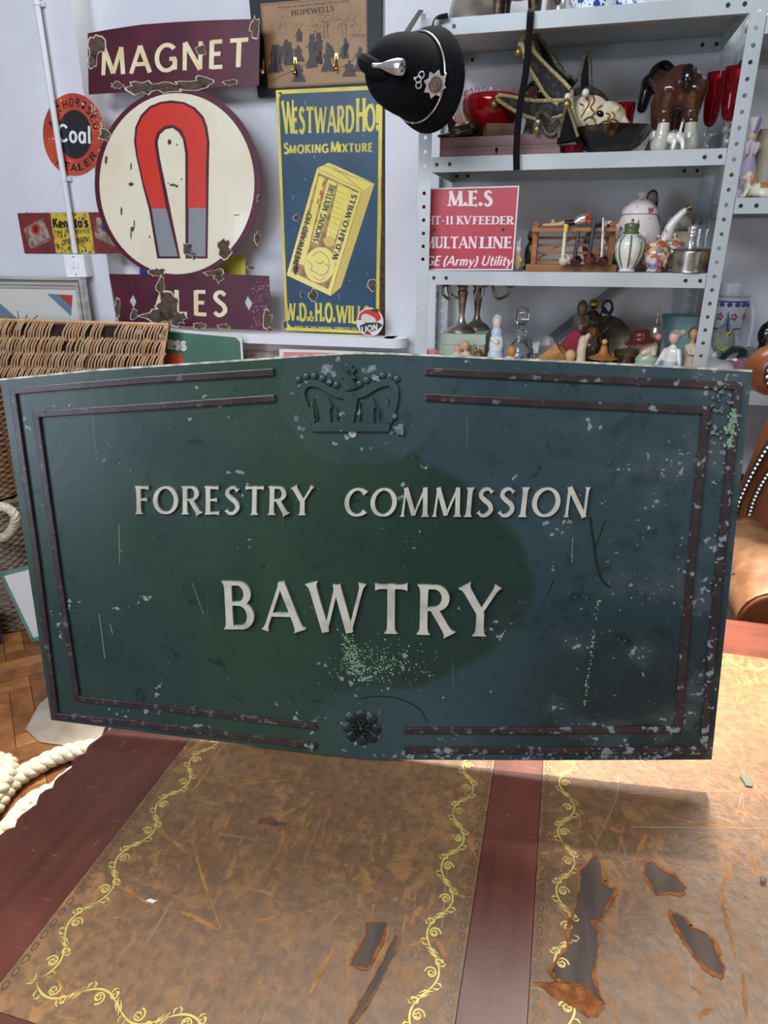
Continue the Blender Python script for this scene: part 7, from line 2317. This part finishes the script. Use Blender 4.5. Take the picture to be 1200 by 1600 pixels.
for a, b in (((30, 505), (29, 486)), ((38, 503), (44, 492)), ((48, 503), (60, 493))):
    p, q = LD.px(*a), LD.px(*b)
    twig.tube([(*p, 0), (*q, .004)], .0022, 6)
twig.build('loose_twigs', WICD, lidr)


def woven_basket(root, cx, cy, z0, z1, rx, ry, m, rowh=.0125, seed=1, dz_=(0, 0, 0), power=2.6):
    """straight sided oval basket with a woven wall"""
    r = random.Random(seed)
    mb = MB()
    n = 96
    def P(a, k=1.0):
        c, s = math.cos(a), math.sin(a)
        return (rx * k * math.copysign(abs(c) ** (2 / power), c), ry * k * math.copysign(abs(s) ** (2 / power), s))
    z = z0
    j = 0
    while z < z1:
        pts = []
        for i in range(n):
            a = 2 * PI * i / n
            o_ = .0042 * math.sin(i * PI / 2 + (j % 2) * PI) + r.uniform(-.0008, .0008)
            x, y = P(a)
            l = math.hypot(x, y)
            pts.append((x * (1 + o_ / l), y * (1 + o_ / l), z + .002 * math.sin(i * PI / 2 + (j % 2) * PI)))
        mb.tube(pts, rowh * .46, 6, closed=True)
        z += rowh * .86
        j += 1
    mb.build('woven_wall', m, root)
    st = MB()
    for i in range(24):
        x, y = P(2 * PI * (i + .5) / 24, .985)
        st.tube([(x, y, z0), (x, y, z1)], .006, 6)
    st.build('stakes', WICD, root)
    inn = MB().lathe([(0, z0), (1, z0), (1, z1 - .01), (.97, z1 - .01), (.97, z0 + .02), (0, z0 + .02)], seg=40)
    inn.v = [(P(math.atan2(v[1], v[0]))[0] * math.hypot(v[0], v[1]) * .97, P(math.atan2(v[1], v[0]))[1] * math.hypot(v[0], v[1]) * .97, v[2]) for v in inn.v]
    inn.build('inside', GAP, root)
    rim = []
    for i in range(n):
        x, y = P(2 * PI * i / n, 1.0)
        rim.append((x, y, z1 + .004 * math.sin(i * .9)))
    MB().tube(rim, .013, 8, closed=True).build('rim', m, root)


# lower basket with the rope handle, hamper body on top of it
pE = onY(30, 880, 2.02)                             # right hand edge of the lower basket
zr = float(onY(20, 792, 2.02)[2])
cx_ = float(onY(33, 800, 2.1)[0]) - .30
lb_ = thing('log_basket', 'grey brown willow basket with a rope handle on the floor at the left edge', 'basket', (cx_, 2.09, 0))
woven_basket(lb_, 0, 0, .008, zr, .30, .145, WICG, .0145, 2)
ROPE = mat('rope_cream', '#cfc7b2', .8, var='#b7ad95', scale=60, bump=.5, bscale=300)


def twisted(mb, path, R_, r_, turns_per_m, n=3, seg=6, mi=0):
    P = [vec(p) for p in path]
    d = [0.0]
    for i in range(1, len(P)):
        d.append(d[-1] + float(np.linalg.norm(P[i] - P[i - 1])))
    a = np.array([0, 0, 1.0])
    fr = []
    for i in range(len(P)):
        t = P[min(i + 1, len(P) - 1)] - P[max(i - 1, 0)]
        t /= np.linalg.norm(t)
        a = a - t * (a @ t)
        if np.linalg.norm(a) < 1e-3: a = np.cross(t, (1, 0, 0))
        a /= np.linalg.norm(a)
        fr.append((a.copy(), np.cross(t, a)))
    for k in range(n):
        pts = []
        for i in range(len(P)):
            th = 2 * PI * (turns_per_m * d[i] + k / n)
            pts.append(P[i] + R_ * (math.cos(th) * fr[i][0] + math.sin(th) * fr[i][1]))
        mb.tube(pts, r_, seg, mi)
    return mb


hx = lambda x, y, Y: tuple(onY(x, y, Y) - vec((cx_, 2.09, 0)))
hnd = [hx(-14, 842, 1.955), hx(8, 838, 1.94), hx(21, 822, 1.93), hx(23, 805, 1.93), hx(12, 794, 1.94), hx(-6, 790, 1.955)]
twisted(MB(), catmull(hnd, 12), .0085, .0095, 22).build('rope_handle', ROPE, lb_)
hb0 = zr + .03
zt_ = float(onY(10, 612, 2.05)[2])
hbx = cx_ - .04
mi_ = LD.M.inverted()
body = thing('hamper_body', '', '', (0, 0, 0))
bpy.data.objects.remove(body)
hbody = bpy.data.objects.new('body', None); COL.objects.link(hbody)
hbody.parent = lidr
hbody.matrix_local = mi_ @ Matrix.Translation((float(onY(14, 700, 2.1)[0]) - .30, 2.09, 0))
woven_basket(hbody, 0, 0, hb0, zt_, .30, .145, WICD, .0125, 5)

# green framed white board leaning on the basket
GF = Pl(onZ(50, 1002, 0.003), (.86, .50, .10), (-.35, .42, .83))
P0 = onZ(50, 1002, 0.003)
n_ = vec((.10, -1.0, .06)); n_ /= np.linalg.norm(n_)
e1 = vec((1, 0, 0)) - n_ * n_[0]
e2 = np.cross(n_, e1)
P0 = P0 + vec((0, 0, .004))
GF = Pl(P0, e1, e2)
A_, B_ = np.array(GF.px(0, 899)), np.array(GF.px(50, 1003))
dirL = (A_ - B_) / np.linalg.norm(A_ - B_)
perp = np.array([-dirL[1], dirL[0]])
C1 = np.array(GF.px(42, 871))
if (C1 - A_) @ perp < 0: perp = -perp
A_ = A_ + dirL * .01
corn = [B_, A_, A_ + perp * .34, B_ + perp * .34]
gfb = MB().prism([tuple(c) for c in corn], -.004, 0).build('framed_board', [mat('frame_green', '#5f9080', .4, var='#54806f', scale=10)], None, 0)
gfb.matrix_world = GF.M
tag(gfb, 'white enamel panel with pale green border tilted against the basket on the floor', 'panel')
ins = lambda d: [tuple(corn[0] + dirL * d + perp * d), tuple(corn[1] - dirL * d + perp * d), tuple(corn[2] - dirL * d - perp * d), tuple(corn[3] + dirL * d - perp * d)]
MB().prism(ins(.017), 0, .0012).build('white_field', mat('panel_white', '#dcdcd8', .4), gfb, 0)
for c_, s1, s2 in ((corn[0], 1, 1), (corn[1], -1, 1)):
    cc = c_ + dirL * .010 * s1 + perp * .010 * s2
    MB().lathe([(0, 0), (.0045, 0), (.0045, .0015), (0, .0015)], (cc[0], cc[1], 0), 12).build('eyelet', mat('eyelet', '#3e6a5a', .4), gfb, 0)
p0 = onZ(12, 1000, 0.0)
NV = mat('navy_paint', '#27305a', .45, var='#1e2648', scale=8)
mb = MB().box((-.22, -.006, 0), (0, .006, .15))
o = mb.build('navy_board', NV, None, 0, loc=(p0[0], p0[1] - .035, .006))
o.rotation_euler = (-.18, -.0, .12)
tag(o, 'dark navy painted board on the floor at the left edge beside the white panel', 'board')

# silver framed mirror behind the hamper
MRp = wallplane(135, 470, 2.405, .02)
mr = thing('pub_mirror', 'silver framed mirror with painted blue and red corners behind the wicker hamper', 'mirror', (0, 0, 0), M=MRp.M)
SFR = mat('silver_frame', '#cbc8c2', .3, .25, var='#aca8a1', scale=10, stretch=(.2, 3, 1))
oc = [MRp.px(-160, 428), MRp.px(139, 438), MRp.px(126, 545), ]
x0, x1 = MRp.px(-260, 470)[0], MRp.px(137, 470)[0]
y1 = MRp.px(60, 433)[1]
y0 = -float(MRp.o[2]) / MRp.v[2] + .004
fw = .042


def bar2(a, b, c, d, z0_, z1_, nm, m):
    MB().prism([a, b, c, d], z0_, z1_).build(nm, m, mr, 0)


for z_, f0, f1, m in ((.024, 0, .009, SFR), (.014, .009, .020, mat('silver_frame_dark', '#8f877e', .35, .2)), (.019, .020, .028, SFR), (.010, .028, fw, SFR)):
    mb = MB()
    mb.prism([(x0 + f0, y1 - f0), (x1 - f0, y1 - f0), (x1 - f1, y1 - f1), (x0 + f1, y1 - f1)], -.008, z_)
    mb.prism([(x1 - f0, y1 - f0), (x1 - f0, y0 + f0), (x1 - f1, y0 + f1), (x1 - f1, y1 - f1)], -.008, z_)
    mb.prism([(x0 + f0, y0 + f0), (x1 - f0, y0 + f0), (x1 - f1, y0 + f1), (x0 + f1, y0 + f1)], -.008, z_)
    mb.prism([(x0 + f0, y1 - f0), (x0 + f0, y0 + f0), (x0 + f1, y0 + f1), (x0 + f1, y1 - f1)], -.008, z_)
    mb.build('frame_moulding', m, mr, 0)
MB().prism([(x0 + fw, y0 + fw), (x1 - fw, y0 + fw), (x1 - fw, y1 - fw), (x0 + fw, y1 - fw)], -.004, .003).build('mirror_glass', mat('mirror_pale', '#d5d2c6', .25, .0, spec=.8, coat=.6), mr, 0)
PB = mat('mirror_blue', '#6b7f95', .3)
MB().prism(MRp.pxs([(74, 459), (114, 461), (112, 494)]), .003, .0036).build('blue_corner', PB, mr, 0)
MB().prism(MRp.pxs([(92, 460.5), (114, 461.5), (113, 480)]), .0036, .0042).build('red_corner', mat('mirror_red', '#b0403c', .3), mr, 0)
MB().prism(MRp.pxs([(-60, 420), (-20, 455), (0, 473), (40, 508), (70, 540), (-60, 560)]), .003, .0036).build('blue_band', PB, mr, 0)
text(MRp, 'NO', (-14, 508), (16, 520), (4, -22), 'flare', .2, .14, (.0036, .0042), .1).build('gilt_lettering', mat('mirror_gilt', '#b7a84e', .35, .3), mr, 0)

# coil of cream rope on the floor
rp = MB()
zf = lambda pts, h=None: [tuple(vec(onZ(x, y, .031 + (h[i] if h else 0)))) for i, (x, y) in enumerate(pts)]
c1 = zf([(-60, 1330), (-10, 1262), (20, 1222), (60, 1196), (100, 1178), (160, 1166), (240, 1168), (300, 1200)])
c2 = zf([(-70, 1380), (10, 1330), (48, 1282), (74, 1250), (110, 1216), (160, 1190), (230, 1210), (200, 1280), (120, 1330), (40, 1350)], [.01, .03, .04, .04, .04, .04, .03, .02, .01, .01])
c3 = zf([(-60, 1200), (-20, 1192), (5, 1190), (14, 1202), (-5, 1235), (-40, 1280), (-30, 1310), (10, 1296), (40, 1262), (70, 1242), (100, 1246), (60, 1290), (10, 1330), (-60, 1350)], [.0, .0, .01, .02, .03, .01, .0, .0, .005, .01, .01, .0, .0, 0])
rope = None
mats_r = ROPE
for c_ in (c1, c2, c3):
    twisted(rp, catmull(c_, 14), .0135, .0155, 11, 3, 7)
o = rp.build('rope', ROPE, None, 60)
tag(o, 'thick cream twisted rope coiled on the floor beside the desk', 'rope')

# ------------------------------------------------------------------ buttoned leather chair behind the desk
LB_ = mat('chair_leather', '#8a5230', .32, var='#6b3a20', scale=7, lo=.35, hi=.7, coat=.2, bump=.2, bscale=120)
LW_ = mat('chair_leather_worn', '#a17856', .5, var='#7c5135', scale=16, lo=.40, hi=.66, bump=.3, bscale=140)
STUDM = mat('stud_nickel', '#b4b2ac', .25, 1.0)
STRIPM = mat('stud_strip', '#1f1a18', .5)
ch = thing('leather_armchair', 'brown studded leather armchair with worn arms pushed up behind the desk', 'chair', (.80, 1.75, 0))
CO_ = vec((.80, 1.75, 0))


def W(x, y, Y):
    return onY(x, y, Y) - CO_


def studs(path, r_, parent, n):
    P = catmull(path, 10)
    d = [0.0]
    for i in range(1, len(P)):
        d.append(d[-1] + float(np.linalg.norm(P[i] - P[i - 1])))
    tot = d[-1]
    mbs = MB().tube(P, r_ * 1.35, 6)
    mbs.build('stud_strip', STRIPM, parent)
    mb = MB()
    for k in range(n):
        t = tot * (k + .5) / n
        i = max(j for j in range(len(d)) if d[j] <= t)
        i = min(i, len(P) - 2)
        p = P[i] + (P[i + 1] - P[i]) * ((t - d[i]) / max(1e-9, d[i + 1] - d[i]))
        mb.ball(p + vec((0, -r_ * .9, .0)), r_, 8)
    o = mb.build('studs', STUDM, parent)
    return o


YB_ = 1.86
# back: outer shell leaning, with rolled top
o = MB()
bk = [W(1122, 880, YB_), W(1140, 800, YB_), W(1166, 735, YB_), W(1188, 680, YB_), W(1205, 640, YB_)]
xr_ = .52
lft = catmull(bk, 6)
V, Fc = [], []
n = len(lft)
NX = 14
for i, p in enumerate(lft):
    cxm = .02
    for j in range(NX + 1):
        t = j / NX
        x = p[0] + (2 * (.16) - 2 * p[0]) * t if False else p[0] + (.62 - p[0] - p[0] * 0) * t
        bulge = .06 * math.sin(PI * t)
        V.append((x, p[1] + bulge * .6 - .045 * math.sin(PI * min(1, t * 3)), p[2]))
for i in range(n - 1):
    for j in range(NX):
        a = i * (NX + 1) + j
        Fc.append((a, a + 1, a + NX + 2, a + NX + 1))
mb = MB()
mb.add(V, Fc)
bo = mb.build('backrest', LB_, ch, 60)
sd_ = bo.modifiers.new('s', 'SOLIDIFY'); sd_.thickness = .05; sd_.offset = 0
studs([W(1148, 806, YB_ - .055), W(1156, 780, YB_ - .055), W(1176, 738, YB_ - .055), W(1196, 703, YB_ - .055), W(1214, 676, YB_ - .055)], .0058, bo, 20)
studs([W(1170, 806, YB_ - .075), W(1178, 780, YB_ - .075), W(1192, 752, YB_ - .075), W(1212, 722, YB_ - .075)], .0058, bo, 15)
# rolled top with its scroll end
tx, tz = W(1214, 578, 1.80)[0], W(1214, 578, 1.80)[2]
mb = MB().tube([(tx + .0, 1.80 - 1.75, tz), (tx + .1, 1.80 - 1.75, tz + .01), (tx + .25, 1.81 - 1.75, tz + .02), (tx + .42, 1.81 - 1.75, tz + .01), (tx + .52, 1.81 - 1.75, tz)], [.062, .068, .068, .068, .062], 18)
mb.ball((tx, .05, tz), (.072, .062, .062), 18).ball((tx + .52, .06, tz), (.062, .062, .062), 16)
tr_ = mb.build('top_roll', LB_, ch, 60)
ring = [(tx + .005 + .040 * math.cos(2 * PI * i / 20 + PI), .05 - .060, tz + .040 * math.sin(2 * PI * i / 20 + PI)) for i in range(21)]
studs(ring, .0058, tr_, 17)
# arm on the left with its scroll front
an = onZ(1165, 930, .80); af = onZ(1168, 832, .80)
za = .80
xa = float(onY(1190, 900, 1.52)[0])
yn, yf = 1.50, 1.84
ax = float(W(1176, 890, 1.6)[0]) + .035
mb = MB()
ys_ = [yn - 1.75 + (yf - yn) * i / 8 for i in range(9)]
mb.tube([(ax, y, za - .078 + .05 * (i / 8)) for i, y in enumerate(ys_)], [.076, .080, .082, .082, .082, .08, .078, .075, .07], 22)
ar = mb.build('arm', LW_, ch, 60)
mb = MB().lathe(sprof([(0, -.004), (.060, -.004), (.070, .004), (.066, .012), (0, .016)]), (ax, yn - 1.75 - .002, za - .080), 26, axis=(0, -1, 0))
sfr = mb.build('arm_front', LB_, ch, 50)
studs([(ax + .062 * math.cos(a), yn - 1.75 - .014, za - .080 + .062 * math.sin(a)) for a in [PI * (1 + i / 12) for i in range(13)]], .0055, sfr, 13)
mb = MB().tube([(ax, y, za - .078 + .05 * (i / 8)) for i, y in enumerate(ys_)], .05, 10)
mb2 = MB().box((ax - .055, yn - 1.75 + .01, .30), (ax + .055, yf - 1.75, za - .12))
mb2.build('arm_panel', LB_, ch, 30)
MB().box((ax + .60 - .055, yn - 1.75 + .01, .30), (ax + .60 + .055, yf - 1.75, za - .12)).build('arm_panel', LB_, ch, 30)
MB().tube([(ax + .6, y, za - .078 + .05 * (i / 8)) for i, y in enumerate(ys_)], .078, 22).build('arm', LW_, ch, 60)
MB().box((ax + .06, yn - 1.75, .32), (ax + .54, yf - 1.75 + .02, .48)).build('seat', LB_, ch, 30)
for dx in (ax - .01, ax + .61):
    for dy in (yn - 1.75 + .05, yf - 1.75 - .03):
        MB().lathe(sprof([(0, 0), (.016, 0), (.022, .06), (.028, .2), (.03, .315), (0, .316)]), (dx, dy, .0), 14).build('leg', DKWOOD, ch, 50)
